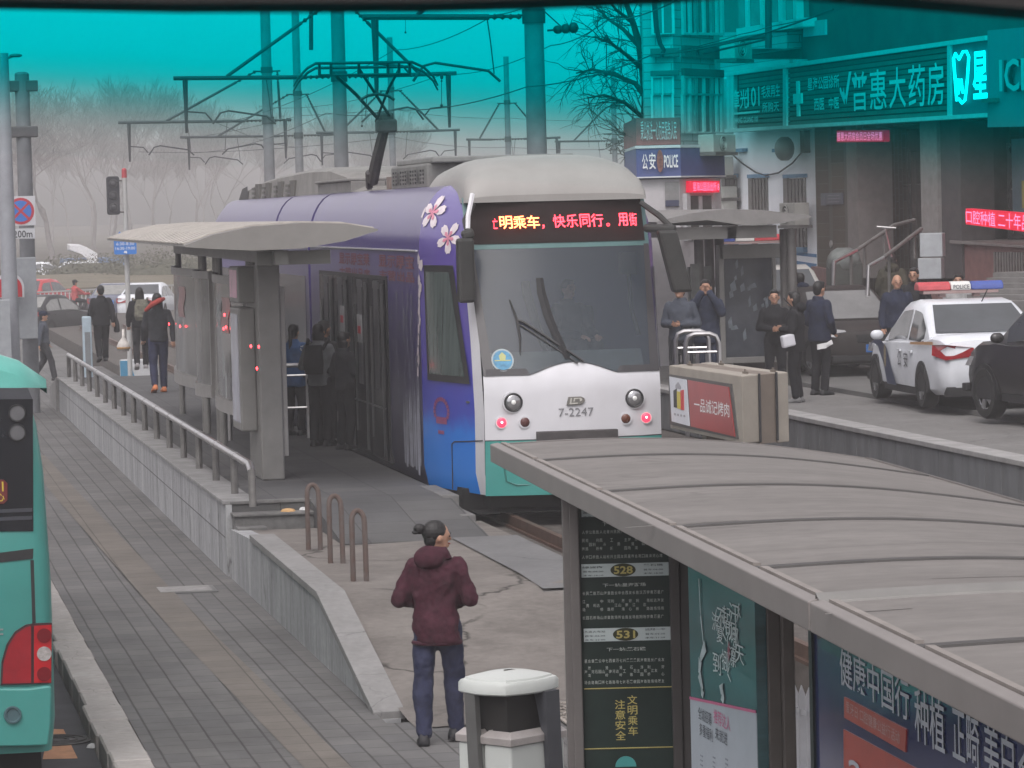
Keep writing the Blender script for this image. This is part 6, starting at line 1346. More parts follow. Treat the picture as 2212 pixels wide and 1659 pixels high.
# police saloon on the right
z_ = .62; qf, qr = onz(1890, 860, z_), onz(2005, 884, z_); d_ = (qf-qr).normalized(); ang = math.degrees(math.atan2(-d_.x, d_.y))
mid = (qf+qr)/2; right = Vector((d_.y, -d_.x, 0)); mid = mid+right*.84
sc = car('white police saloon with red and blue roof light bar parked behind the far platform', (mid.x, mid.y, z_), ang, pwhite, L=4.55, W=1.74, Hh=1.48, wb=2.72)
pol = sc
navyp = mat('police_navy', (.03, .04, .085), .3, var=.1)
mb = MB(); hw = .87
pts = [(1.62, .78), (1.32, .88), (.92, .72), (.66, .40), (.48, .22), (.02, .22), (.3, .42), (.5, .66), (.75, .80), (1.1, .86)]
pts = [(1.75, .70), (1.5, .84), (1.15, .78), (.82, .55), (.62, .26), (.05, .26), (.38, .52), (.62, .78), (.9, .865), (1.3, .89)]
mb.add([(-hw-.008*1-.004, y, z) for y, z in pts], [tuple(range(len(pts)))]); obj('navy_swoosh', mb, navyp, pol)
mb = MB(); mb.add([(-hw-.014, .72+.07*math.cos(a), .66+.17*math.sin(a)) for a in [R(30*k) for k in range(12)]], [tuple(range(12))]); obj('police_emblem', mb, mat('emblem_gold', (.24, .20, .13), .5, var=.5, scale=25), pol)
f = Fr((-hw-.01, 0, .6), (0, -1, 0)); mb = MB(); put_text(mb, f, '公', .02, -.06, .26, .16, .004, .005); put_text(mb, f, '安', .38, -.06, .62, .16, .004, .005); obj('lettering', mb, mat('police_letter', (.05, .05, .06), .5, var=0), pol)
mb = MB(); mb.add([(-hw*1.0-.006, -.75, .87), (-hw*.97-.01, -1.95, .90), (-hw*.97-.01, -1.95, .945), (-hw*1.0-.006, -.75, .905)], [(0, 1, 2, 3)]); obj('orange_stripe', mb, mat('stripe_orange', (.42, .24, .12), .4), pol)
lbm = {'red': mat('lightbar_red', (.42, .05, .06), .2, var=.2, scale=8, spec=.6), 'white': mat('lightbar_white', (.55, .55, .53), .3, var=.05), 'blue': mat('lightbar_blue', (.04, .07, .27), .2, var=.2, scale=8, spec=.6)}
def light_bar(t, y, z, s=1.):
    mb = MB(); mb.box(-.55*s, y-.12, z, .55*s, y+.12, z+.05); mb.box(-.3, y-.05, z-.05, -.2, y+.05, z); mb.box(.2, y-.05, z-.05, .3, y+.05, z); lb = obj('light_bar', mb, mat('bar_base', (.28, .2, .19), .5), t, bev=.01)
    for x0, x1, c in ((-.62, -.15, 'red'), (-.145, .145, 'white'), (.15, .62, 'blue')):
        mb = MB(); mb.loft([[(x*s, y-.14, z+.05), (x*s, y-.13, z+.13), (x*s, y-.06, z+.17), (x*s, y+.06, z+.17), (x*s, y+.13, z+.13), (x*s, y+.14, z+.05)] for x in (x0, x1)]); obj('lamp_cover', mb, lbm[c], lb, bev=.02)
    f = Fr((0, y-.142, z+.05), (1, 0, 0)); mb = MB(); put_text(mb, f, 'POLICE', -.115*s, .015, .115*s, .075, .006, .01); obj('lettering', mb, mat('police_letter', (.05, .05, .06), .5), lb); return lb
light_bar(pol, -.15, 1.55)
mb = MB(); mb.tube([(.1, -1.0, 1.45), (.16, -1.1, 1.62)], .008, 5); obj('aerial', mb, blackp, pol)
# dark car facing the tram, black off-roader at the frame edge
p_ = at(1852, 725, 59.5); car('dark dusty saloon facing the tram stop beside the man in navy', (p_.x, p_.y+1.6, .62), 184, paint('dusty_brown', (.028, .024, .023), .5, .2), L=4.6, W=1.8, Hh=1.46, glassm=mat('dusty_screen', (.17, .17, .17), .25, var=.2, scale=2, spec=.5))
p_ = onz(2128, 905, .62); car('black off roader with alloy wheels cut off by the right edge of the view', (p_.x+.139*1.47+.99*.93, p_.y-.99*1.47+.139*.93, .62), 8, pblack, L=4.7, W=1.86, Hh=1.72, style='suv', wb=2.7)
p_ = at(1678, 590, 67); car('pale car parked beyond the far shelter against the blue and white wall', (p_.x, p_.y, p_.z-1.3), 172, paint('pale', (.42, .42, .40)), L=4.4, W=1.75, Hh=1.45)
pv_ = at(1604, 512, 68); pc2 = car('police van with red and blue light bar hidden behind the far shelter glass', (pv_.x, pv_.y, pv_.z-2.05), 188, pwhite, L=4.8, W=1.8, Hh=1.85, style='suv', cat='van', name='police_van'); light_bar(pc2, 0, 1.92, 1.35)

# cars in the street on the left
p_ = onz(118, 728, -.45); car('black saloon with red tail lamps parked beside the sign post', (p_.x-.25, p_.y+1.2, -.45), -32, paint('black_dusty', (.018, .0175, .019), .4, .25), L=4.7, W=1.8, Hh=1.45, glassm=mat('pale_screen', (.20, .20, .19), .15, var=.25, spec=.6))
p_ = onz(110, 676, -.45); car('red hatchback behind the black saloon', (p_.x-.3, p_.y, -.45), -30, pred, L=4.0, W=1.7, Hh=1.5, style='hatch')
p_ = onz(263, 692, -.45); car('grey blue saloon with blue number plate seen from behind', (p_.x, p_.y+1.5, -.45), -14, paint('blue_grey', (.085, .095, .14)), L=4.6, W=1.8, Hh=1.46, glassm=mat('pale_screen', (.20, .20, .19)))
p_ = onz(325, 690, -.45); car('white saloon behind the pedestrians next to the grey one', (p_.x, p_.y+.5, -.45), -16, pwhite, L=4.6, W=1.8, Hh=1.46)
# scooter rider
p_ = onz(170, 690, -.45); t = thing('scooter', 'dark motor scooter ridden past the parked black saloon', 'scooter', (p_.x, p_.y, -.45), R(-60), local=True)
for y in (-.6, .6):
    mb = MB(); mb.tube([(.0, y+.22*math.cos(i*.35), .25+.22*math.sin(i*.35)) for i in range(19)], .06, 8); obj('wheel', mb, tyrem, t, smooth=True)
mb = MB(); mb.loft([[(-.15, y, z0), (.15, y, z0), (.12, y, z1), (-.12, y, z1)] for y, z0, z1 in ((-.75, .5, .75), (-.3, .3, .8), (.1, .25, .4), (.4, .3, .5), (.5, .4, 1.0))]); obj('body', mb, pdark, t, bev=.03)
mb = MB(); mb.tube([(-.3, .45, 1.05), (0, .5, 1.02), (.3, .45, 1.05)], .025, 6); obj('handlebar', mb, blackp, t)
sj = dict(hiL=(-.1, 0, .9), hiR=(.1, 0, .9), knL=(-.16, .38, .82), knR=(.16, .38, .82), anL=(-.15, .32, .42), anR=(.15, .32, .42), haL=(-.25, .55, 1.12), haR=(.25, .55, 1.12), elL=(-.27, .28, 1.12), elR=(.27, .28, 1.12))
person('rider in red jacket sitting on the motor scooter', (p_.x-.12, p_.y-.06, -.45-.08), -60, 1.68, cloth('rider_red', (.36, .06, .06)), charc, sj, hat=blackc)

# green bus at the left edge, seen from behind
bt = thing('bus', 'turquoise city bus at the left edge seen from its rear corner', 'bus', (-.2, 30, -.64))
bg = mat('bus_turquoise', (.042, .215, .19), .3, var=.1, scale=1.5, spec=.5); XR = onY(113, 1300, 25.8).x; XLb = XR-2.5; zB, zT = -.32, 2.22; YB = 25.8
def bring(y, k=0., top=zT):
    r_ = .18; xr, xl = XR-k, XLb+k
    return [(xr-.03, y, zB), (xr, y, zB+.25), (xr, y, .9), (xr-.03, y, 1.7), (xr-.07, y, top-r_)]+[(xr-.07-r_*(1-math.cos(a)), y, top-r_+r_*math.sin(a)) for a in (R(30), R(60), R(90))]+[(xl+.07+r_*(1-math.cos(a)), y, top-r_+r_*math.sin(a)) for a in (R(90), R(60), R(30))]+[(xl+.07, y, top-r_), (xl+.03, y, 1.7), (xl, y, .9), (xl, y, zB+.25), (xl+.03, y, zB)]
mb = MB(); mb.loft([bring(YB+.0, .09, zT-.05), bring(YB+.04, .03, zT-.02), bring(YB+.12), bring(37.5)]); obj('body', mb, bg, bt, smooth=True)
def bq(u, v, d=0.): p_ = onY(u, v, YB-.006-d); return p_.x, p_.z
fbk = Fr((0, YB, 0), (1, 0, 0))
def bpoly(name, pts, m_, d0, d1, par=bt): mb = MB(); fpoly(mb, fbk, [bq(*p_) for p_ in pts], d0, d1); return obj(name, mb, m_, par)
rw_ = bpoly('rear_window', [(-900, 868), (71, 862), (72, 1147), (-900, 1160)], mat('bus_glass', (.012, .013, .016), .12, var=.4, scale=1.5, spec=.6), 0, .008)
bpoly('roof_strip', [(-900, 838), (60, 838), (70, 862), (-900, 866)], mat('bus_strip_dark', (.05, .052, .06), .5), .0, .01)
bpoly('dark_stripe', [(-900, 1290), (0, 1194), (72, 1185), (71, 1207), (0, 1215), (-900, 1310)], blackp, 0, .006)
for v in (892, 934):
    x, z = bq(37, v); mb = MB(); fpoly(mb, fbk, circle(x, z, .056), .008, .02); lo = obj('round_lamp', mb, mat('lamp_grey', (.11, .11, .115), .2, var=.2), bt); mb = MB(); mb.tube([(x+.058*math.cos(i*.35), YB-.02, z+.058*math.sin(i*.35)) for i in range(19)], .006, 5); obj('lamp_ring', mb, blackp, lo)
pl_ = bpoly('route_plate', [(-70, 1036), (8, 1036), (16, 1044), (16, 1080), (8, 1088), (-70, 1088)], mat('plate_maroon', (.10, .012, .015), .4), .008, .014)
mb = MB(); 
for u0, u1, v0, v1, s in ((-14, 7, 1040, 1062, '41'), (-24, 9, 1064, 1084, '中心')): a, b = bq(u0, v1), bq(u1, v0); put_text(mb, fbk, s, a[0], a[1], b[0], b[1], .016, .01)
obj('lettering', mb, mat('plate_yellow', (.5, .42, .04), .5, var=0), pl_)
mb = MB()
for v in (1105, 1122): a = bq(-300, v+7); b = bq(70, v); fbox(mb, fbk, a[0], a[1], b[0], b[1], .008, .012)
obj('window_bar', mb, mat('bar_grey', (.04, .042, .05), .4), rw_)
tl_ = bpoly('tail_light', [(1, 1480), (3, 1430), (14, 1392), (32, 1364), (56, 1349), (80, 1346), (112, 1345), (111, 1476)], mat('bus_lamp_edge', (.03, .01, .012), .4), 0, .02)
bpoly('outer_lens', [(5, 1476), (7, 1432), (18, 1395), (34, 1369), (56, 1354), (67, 1352), (67, 1474)], mat('bus_lamp_red', (.23, .010, .016), .12, var=.15, spec=.6), .02, .03, tl_)
bpoly('inner_lens', [(73, 1351), (111, 1349), (110, 1473), (73, 1474)], mat('bus_lamp_bright', (.33, .008, .012), .12, var=.2, spec=.6), .02, .034, tl_)
for v, m_ in ((1372, mat('lens_dark', (.12, .004, .008), .2)), (1411, mat('lens_clear', (.3, .28, .27), .12, var=.4, scale=25)), (1455, mat('lens_dark', (.12, .004, .008), .2))):
    x, z = bq(95, v); mb = MB(); fpoly(mb, fbk, circle(x, z, .052), .034, .042); obj('round_lens', mb, m_, tl_)
mb = MB(); a = [bq(u, v) for u, v in ((-900, 1486), (60, 1484), (104, 1478), (110, 1482), (108, 1560), (102, 1606), (60, 1608), (-900, 1620))]
mb.prism(a, (0, YB-.10, 0), (1, 0, 0), (0, 0, 1), (0, 1, 0), .16); bmp = obj('bumper', mb, bg, bt, bev=.03)
x, z = bq(26, 1540); mb = MB(); fpoly(mb, fbk, circle(x, z, .055), .10, .112); mb.tube([(x+.055*math.cos(i*.35), YB-.115, z+.055*math.sin(i*.35)) for i in range(19)], .01, 5); obj('fog_lamp', mb, mat('fog_lamp', (.05, .09, .10), .3, var=.3), bmp)
mb = MB(); a = bq(70, 1350); b = bq(73, 1210); fbox(mb, fbk, a[0], a[1], b[0], b[1], .0, .003); obj('panel_gap', mb, blackp, bt)
mb = MB(); 
for v in (1358, 1368): a = bq(-6, v+4); b = bq(7, v); fbox(mb, fbk, a[0], a[1], b[0], b[1], 0, .005)
obj('badge', mb, rimm, bt)
mb = MB(); rg = []
for x_, y_, z0, z1, w in ((XR-1.4, 26.3, 2.2, 2.5, .5), (XR-.65, 26.3, 2.2, 2.5, .5), (XR-.35, 26.3, 2.2, 2.47, .48), (XR-.15, 26.35, 2.22, 2.4, .4), (XR+.04, 26.5, 2.2, 2.26, .2)):
    rg.append([(x_, y_-w*.4, z0), (x_, y_-w*.35, z1-.1), (x_, y_, z1), (x_, y_+w, z1), (x_, y_+w*1.2, z0)])
rg = [[(x, y, z+.08) for x, y, z in r_] for r_ in rg]
mb.loft(rg); obj('roof_pod', mb, mat('bus_pod', (.10, .36, .31), .35, var=.1), bt, smooth=True)
for y in (28.2, 35):
    for x in (XR-.15, XLb+.15):
        mb = MB(); mb.prism(circle(0, 0, .45), (x-.12, y, -.2), (0, 1, 0), (0, 0, 1), (1, 0, 0), .24); obj('wheel', mb, tyrem, bt)
mb = MB(); mb.box(XLb+.1, YB+.3, -.5, XR-.1, 37, -.25); obj('underframe', mb, mat('under_black', (.006, .006, .006)), bt)

# ------------------------------------------------------------------ poles, wires and signs
polem = mat('concrete_pole', (.14, .145, .155), .8, var=.22, scale=2.5); ironm = mat('line_iron', (.045, .045, .05), .6, metal=.3, var=.2); insm = mat('insulator_brown', (.03, .024, .024), .4)
def insul(par, a, b, n=4, r=.055):
    a, b = Vector(a), Vector(b); mb = MB(); pts = []; rs = []
    for i in range(n*3+1): pts.append(a.lerp(b, i/(n*3))); rs.append(r if i % 3 == 1 else r*.42)
    mb.tube(pts, rs, 8); return obj('insulator', mb, insm, par, smooth=True)
def cat_pole(label, u, d, dia, zarm, left, right, top=None, z0=-.2, braces=True):
    b = at(u, 330, d); x, y = b.x, b.y; ztop = top or zarm+3.2
    t = thing('catenary_pole', label, 'pole', (x, y, z0), 0, 'overhead line poles between the tracks')
    mb = MB(); mb.tube([(x, y, z0), (x, y, ztop)], [dia/2*1.06, dia/2*.9], 16); obj('pole', mb, polem, t, smooth=True)
    mb = MB(); mb.tube([(x, y, zarm-.12), (x, y, zarm+.12)], dia/2*1.12, 14); mb.tube([(x, y, zarm+1.55), (x, y, zarm+1.75)], dia/2*1.1, 14); obj('clamp', mb, ironm, t, smooth=True)
    for s, l in ((-1, left), (1, right)):
        if not l: continue
        i0 = x+s*dia*.6; i1 = i0+s*.55; e = x+s*l
        insul(t, (i0, y, zarm), (i1, y, zarm)); mb = MB(); mb.tube([(i1, y, zarm), (e, y, zarm+.03)], .05, 8); obj('arm', mb, ironm, t, smooth=True)
        mb = MB(); mb.tube([(x+s*dia*.5, y, zarm+.02), (i1, y, zarm+.02)], .018, 5); mb.tube([(x, y, zarm+1.6), (x+s*.45, y, zarm+1.62)], .03, 6); obj('bracket', mb, ironm, t)
        if braces:
            a0 = Vector((x+s*.35, y, zarm+1.62)); e2 = Vector((x+s*l*.68, y, zarm+.05)); k = a0.lerp(e2, .22)
            insul(t, a0, k, 4, .06); mb = MB(); mb.tube([k, e2], .042, 8); obj('stay', mb, ironm, t, smooth=True)
        # hanging registration post and steady arm
        h = Vector((x+s*l*.93, y, zarm)); mb = MB(); mb.tube([h, h-Vector((0, 0, 1.25))], [.07, .035], 6); dp = obj('drop_post', mb, ironm, t, smooth=True)
        c = h-Vector((0, 0, .75)); w = Vector((-s, 0, 0)); mb = MB(); mb.tube([c, c+w*.45-Vector((0, 0, .04)), c+w*.6-Vector((0, 0, .22))], .02, 5); mb.tube([c+w*.62-Vector((0, 0, .3)), c+w*.8-Vector((0, 0, .05)), c+w*1.0, c+w*1.9-Vector((0, 0, .15)), c+w*2.1-Vector((0, 0, .33))], .026, 6); mb.tube([c+w*2.0-Vector((0, 0, .2)), c+w*1.95+Vector((0, 0, .35)), h+w*1.9], .012, 5)
        obj('steady_arm', mb, ironm, dp, smooth=True)
    return t
cat_pole('thick grey overhead line pole rising behind the tram roof dome', 1160, 60, .35, 6.75, 2.9, .0, top=9.2)
cat_pole('grey overhead line pole directly behind the pantograph with long arms both sides', 737, 84, .35, 6.75, 3.9, 2.8, top=9.0)
cat_pole('grey overhead line pole left of the pantograph with the lowest long left arm', 581, 117, .36, 6.65, 4.9, .6, top=11)
cat_pole('slimmer grey overhead line pole between the two poles left of the pantograph', 646, 140, .33, 6.65, 4.65, 1.6, top=11.5)
cat_pole('thin overhead line pole just right of the pantograph knee', 848, 140, .26, 6.7, 3.0, 2.7, top=10.4)
cat_pole('thin distant overhead line pole left of the thick pole over the dome', 1098, 160, .27, 6.7, 1.9, 2.4, top=10.4)
cat_pole('thin distant overhead line pole carrying a nest near the police sign', 1328, 170, .27, 6.7, 2.9, 3.0, top=10.2)
q = at(1345, 312, 170); random.seed(3); mb = MB()
for i in range(60):
    a = Vector((random.gauss(0, .4), random.gauss(0, .3), random.gauss(0, .3))); b = a+Vector((random.uniform(-.5, .5), random.uniform(-.3, .3), random.uniform(-.25, .25))); mb.tube([q+a, q+b], .03, 4)
tag(obj('bird_nest', mb, mat('twig_dark', (.03, .026, .024), .9), loc=tuple(q)), 'dark twig nest on the thin distant pole near the police sign', 'nest')
b = at(1160, 330, 60); q = Vector((b.x, b.y, 0))
t = thing('tension_insulator', 'string of three fat insulators tied to the thick pole over the tram dome', 'insulator', (q.x+.3, q.y, 6.4))
z1 = at(1190, 64, 60).z
for i in range(3):
    c = at(1205+i*17, 64-i*2, 60); mb = MB(); mb.ell(c, (.085, .085, .075+.012*i), 12, 8); obj('insulator', mb, insm, t, smooth='all')
mb = MB(); mb.tube([at(1182, 66, 60), at(1250, 60, 60)], .02, 6); mb.tube([at(1215, 60, 60), at(1160, 10, 60)], .012, 5); obj('hanger', mb, ironm, t)
# short hanging steel between the poles, seen under the header trim
q0, q1 = at(672, -30, 84), at(672, 108, 84); mb = MB(); mb.tube([q0, q1], .05, 8); tag(obj('hanging_rod', mb, ironm, loc=tuple(q1)), 'short dark rod hanging above the left pantograph arm', 'rod')
# wires: messenger, contact and droppers of both tracks
def wire(label, pts, r=.012, drops=None):
    r *= .7
    t = thing('overhead_wire', label, 'wire', tuple(pts[0]), 0, 'overhead wires of the tramway')
    out = []
    for a, b in zip(pts, pts[1:]):
        a, b = Vector(a), Vector(b); sag = min(.35, (b-a).length*.006)
        for i in range(10): k = i/10; p_ = a.lerp(b, k); p_.z -= sag*4*k*(1-k); out.append(p_)
    out.append(Vector(pts[-1])); mb = MB(); mb.tube(out, r, 5); obj('cable', mb, ironm, t)
    if drops:
        for (u, v0, v1, d) in drops:
            a, b = at(u, v0, d), at(u, v1, d); mb = MB(); mb.tube([a, b], .006, 4); mb.ell(a-Vector((0, 0, .06)), (.03, .03, .05), 6, 5); mb.ell(b, (.025, .025, .03), 6, 5); obj('dropper', mb, ironm, t)
wire('contact wire rising from the pantograph towards the upper right', [at(420, 330, 120), at(706, 244, 84), at(859, 259-22, 70), at(1140, 187, 52), at(1410, 118, 40), at(1800, 20, 28)], .012, [(954, 158, 228, 60), (1310, 72, 160, 44), (782, 210, 272, 75)])
wire('messenger wire above the contact wire, passing behind the thick pole', [at(500, 262, 117), at(852, 108, 84), at(1068, 32, 60), at(1180, -10, 50)], .013, [(876, 30, 70, 80)])
wire('upper messenger wire running to the top of the building', [at(560, 230, 140), at(960, 160, 85), at(1190, 98, 60), at(1310, 45, 48), at(1500, -20, 36)], .012, [(954, 160, 175, 84)])
wire('span wire from the bracket by the apartment bay windows', [at(1465, 110, 62), at(1600, 74, 60), at(1660, 58, 58), at(1900, -10, 50)], .012)
wire('far contact wire beneath the left pole arms', [at(300, 328, 150), at(580, 322, 140), at(850, 296, 135), at(1098, 318, 160), at(1328, 322, 170)], .014)
wire('far messenger wire across the distant poles', [at(400, 300, 150), at(646, 250, 140), at(848, 236, 140), at(1098, 255, 160), at(1328, 260, 170)], .014)
wire('diagonal wire from the left pole stay down to the sagging contact wire', [at(460, 262, 117), at(520, 286, 117), at(640, 318, 130)], .012)
# the grid bracket on the apartment wall
t = thing('wire_bracket', 'dark steel bracket with hanging post under the apartment bay windows', 'bracket', tuple(at(1660, 80, 60)))
mb = MB(); mb.tube([at(1660, -20, 60), at(1660, 104, 60)], .06, 8); mb.tube([at(1507, 120, 62), at(1507, 106, 62), at(1600, 85, 61), at(1665, 78, 60)], .035, 6); mb.tube([at(1520, 116, 62), at(1660, 84, 60)], .02, 5); obj('bracket_arm', mb, ironm, t, smooth=True)
mb = MB(); mb.tube([at(1412, -10, 60), at(1418, 60, 60), at(1426, 95, 60), at(1434, 108, 60), at(1428, 122, 60)], [.05, .045, .04, .04, .05], 6); tag(obj('cable_loop', mb, ironm, smooth=True, loc=tuple(at(1426, 95, 60))), 'thick dark cable looping down beside the apartment corner', 'cable')

# left edge: two poles, signs, traffic light
def cylpx(u0, u1, vt, vb, d):   # centre line and radius from a pixel band
    a, b = at((u0+u1)/2, vt, d), at((u0+u1)/2, vb, d); return a, b, (u1-u0)/2/IF*d
a, b, r = cylpx(-9, 18, 115, 700, 70); b2 = Vector((a.x, a.y, -.4))
t = thing('lamp_post', 'pale street lamp post at the very left edge with a curved lamp arm', 'street lamp', (a.x, a.y, -.4)); mb = MB(); mb.tube([b2, Vector((a.x, a.y, a.z))], [r*1.5, r], 14); obj('post', mb, mat('post_pale', (.24, .25, .27), .6, var=.15, scale=3), t, smooth=True)
mb = MB(); mb.tube([at(4, 128, 70), at(15, 126, 70), at(28, 121, 70)], .03, 6); mb.ell(at(34, 120, 70), (.13, .06, .04), 10, 6); obj('lamp_arm', mb, steel_d, t, smooth=True)
mb = MB(); c = at(6, 690, 69.5); mb.box(c.x-.35, c.y-.1, -.4, c.x+.15, c.y+.3, at(0, 648, 69.5).z); obj('cabinet', mb, mat('cabinet_grey', (.25, .265, .28), .6, var=.15), t, bev=.01)
a, b, r = cylpx(31, 63, 160, 790, 72)
t = thing('sign_pole', 'thick concrete pole with two clamps carrying the no stopping sign', 'pole', (a.x, a.y, -.4)); pole_top = a
mb = MB(); mb.tube([(a.x, a.y, -.4), tuple(a)], [r*1.12, r*.97], 18); mb.ell(a, (r*.95, r*.95, r*.35), 14, 6); obj('pole', mb, polem, t, smooth=True)
for v in (186, 285):
    c = at(46, v, 72); mb = MB(); mb.obox((c.x, c.y, c.z), (.33, 0, 0), (0, r*.8, 0), (0, 0, .11)); obj('clamp', mb, mat('clamp_dark', (.075, .07, .075), .7, var=.2), t, bev=.02)
mb = MB(); c0, c1 = at(52, 620, 71.6), at(52, 700, 71.6); mb.box(c0.x-.3, c0.y-.25, at(0, 735, 71).z, c0.x+.24, c0.y+.1, at(0, 558, 71).z); obj('switch_box', mb, mat('cabinet_grey', (.25, .265, .28), .6), t, bev=.015)
Ds = 71.3; fs = Fr((at(46, 480, Ds).x, at(46, 480, Ds).y, 0), (math.cos(R(8)), -math.sin(R(8)), 0))
if fs.n.dot(FW) > 0: fs.n = -fs.n
def spx(u, v): return fs.px(u, v)
t = thing('no_stopping_sign', 'round blue no stopping sign with red cross and 200m plate below', 'road sign', tuple(fs.p(*spx(46, 470))))
(x0, y0), (x1, y1) = spx(18, 488), spx(75, 423); mb = MB(); fbox(mb, fs, x0, y0, x1, y1, -.02, 0); bk_ = obj('back_plate', mb, mat('sign_white', (.5, .51, .53), .5, var=.06), t)
(cx, cy) = spx(45, 456); rr = abs(spx(74, 456)[0]-cx)
mb = MB(); fpoly(mb, fs, circle(cx, cy, rr), .002, .008); obj('red_disc', mb, mat('sign_red', (.42, .04, .06), .45, var=.08), bk_)
mb = MB(); fpoly(mb, fs, circle(cx, cy, rr*.80), .009, .012); obj('blue_disc', mb, mat('sign_blue', (.045, .16, .48), .45, var=.08), bk_)
mb = MB()
for s in (1, -1): c_, s_ = math.cos(s*math.pi/4), math.sin(s*math.pi/4); w = rr*.09; l = rr*.85; fpoly(mb, fs, [(cx+c_*a_*l-s_*b_*w, cy+s_*a_*l+c_*b_*w) for a_, b_ in ((-1, -1), (1, -1), (1, 1), (-1, 1))], .012, .015+.001*s)
obj('red_cross', mb, mat('sign_red', (.42, .04, .06)), bk_)
(x0, y0), (x1, y1) = spx(16, 517), spx(75, 492); mb = MB(); fbox(mb, fs, x0, y0, x1, y1, -.02, .0); pl = obj('distance_plate', mb, mat('sign_white', (.5, .51, .53)), t)
mb = MB(); (x0, y0), (x1, y1) = spx(29, 514), spx(70, 497); put_text(mb, fs, '200m', x0, y0, x1, y1, .004, .02); (x0, y0), (x1, y1) = spx(17, 511), spx(25, 497); put_text(mb, fs, '↑', x0, y0, x1, y1, .004, .0)
for u0, v0, u1, v1 in ((17, 493, 74, 494), (17, 515, 74, 516)): (x0, y0), (x1, y1) = spx(u0, v1), spx(u1, v0); fbox(mb, fs, x0, y0, x1, y1, .001, .003)
obj('lettering', mb, mat('sign_ink', (.06, .06, .065), .5, var=0), pl)
Dr = 71; fs2 = Fr((at(20, 620, Dr).x, at(20, 620, Dr).y, 0), (1, 0, 0))
cx, cy = fs2.px(20, 621); rr = abs(fs2.px(52, 621)[0]-cx); t = thing('red_sign_board', 'red round edged stop board half hidden behind the left lamp post', 'sign', tuple(fs2.p(cx, cy)))
q = [(cx+x, cy+y) for x, y in circle(0, 0, rr, rr, 20, R(0), R(180))]; low = fs2.px(20, 643)[1]; q = q+[(cx-rr, low), (cx+rr, low)]
mb = MB(); fpoly(mb, fs2, q, 0, .02); obj('white_rim', mb, mat('sign_white', (.5, .51, .53)), t)
mb = MB(); fpoly(mb, fs2, [(cx+(x-cx)*.86, low+(y-low)*.86+.01) for x, y in q], .02, .03); obj('red_field', mb, mat('sign_red2', (.42, .02, .03), .45), t)
mb = MB(); (x0, y0), (x1, y1) = fs2.px(18, 632), fs2.px(36, 612); put_text(mb, fs2, '3', x0, y0, x1, y1, .033, .02); obj('numeral', mb, mat('sign_white', (.5, .51, .53)), t)
# traffic light with red tipped pole and blue timetable sign
Dt = 78; a = at(268, 368, Dt); t = thing('traffic_light', 'dark traffic light housing on a thin white pole with red tip', 'traffic light', (a.x, a.y, .3))
mb = MB(); mb.tube([(a.x, a.y, -.3), (a.x, a.y, at(268, 384, Dt).z)], .055, 10); obj('pole', mb, mat('pole_white', (.36, .36, .355), .5, var=.1), t, smooth=True)
mb = MB(); mb.tube([(a.x, a.y, at(268, 384, Dt).z), (a.x, a.y, a.z)], .058, 10); mb.ell(a, .056, 10, 6); obj('red_tip', mb, mat('tip_red', (.36, .05, .06), .5), t, smooth=True)
c0, c1 = at(243, 381, Dt), at(243, 464, Dt); zc = (c0.z+c1.z)/2; hh = (c0.z-c1.z)/2; ww = 13.5/IF*Dt
mb = MB(); mb.prism(rrect(-ww, -hh, ww, hh, .05), (c0.x, c0.y-.12, zc), (1, 0, 0), (0, 0, 1), (0, 1, 0), .24); hs_ = obj('housing', mb, mat('signal_black', (.035, .036, .042), .6, var=.2), t, bev=.015)
for i in (-1, 0, 1):
    mb = MB(); mb.tube([(c0.x+ww*.62*math.cos(k*.4), c0.y-.13, zc-i*hh*.62+ww*.62*math.sin(k*.4)) for k in range(17)], .012, 5); mb.ell((c0.x, c0.y-.12, zc-i*hh*.62), (ww*.6, .02, ww*.6), 14, 6); obj('lamp', mb, mat('signal_off', (.05, .05, .055), .3), hs_, smooth='all')
mb = MB()
for v in (390, 458): mb.tube([at(255, v, Dt), at(268, v, Dt)], .02, 5)
obj('bracket', mb, steel_d, t)
fq = Fr((at(270, 530, Dt-.2).x, at(270, 530, Dt-.2).y, 0), (1, 0, 0)); (x0, y0), (x1, y1) = fq.px(247, 550), fq.px(294, 508)
t = thing('blue_sign', 'small blue time restriction sign with white writing on the traffic light pole', 'road sign', tuple(fq.p(x0, y0)))
mb = MB(); fpoly(mb, fq, rrect(x0, y0, x1, y1, .03), -.02, 0); fpoly(mb, fq, [(x0+.08*(x1-x0)*1.5, y1), (x0+.4*(x1-x0), y1), (x0+.27*(x1-x0), y1+.09)], -.02, 0); bs = obj('plate', mb, mat('plate_sign_blue', (.04, .17, .50), .5, var=.08), t)
w, h = x1-x0, y1-y0; mb = MB(); fbox(mb, fq, x0+.12*w, y1-.30*h, x1-.12*w, y1-.08*h, .0, .004); obj('white_band', mb, mat('sign_white', (.5, .51, .53)), bs)
mb = MB(); put_text(mb, fq, '6:30-8:30', x0+.1*w, y0+.48*h, x1-.1*w, y0+.64*h, .004, .01); put_text(mb, fq, '16:30-19:00', x0+.06*w, y0+.24*h, x1-.06*w, y0+.40*h, .004, .01); fpoly(mb, fq, [(x0+.42*w, y0+.08*h), (x0+.58*w, y0+.04*h), (x0+.56*w, y0+.18*h), (x0+.45*w, y0+.18*h)], 0, .004); obj('lettering', mb, mat('sign_letter', (.6, .62, .66), .5, var=0), bs)
mb = MB(); put_text(mb, fq, '公交专用道', x0+.2*w, y1-.24*h, x1-.2*w, y1-.12*h, .008, .0); obj('lettering', mb, mat('sign_ink', (.06, .06, .065)), bs)
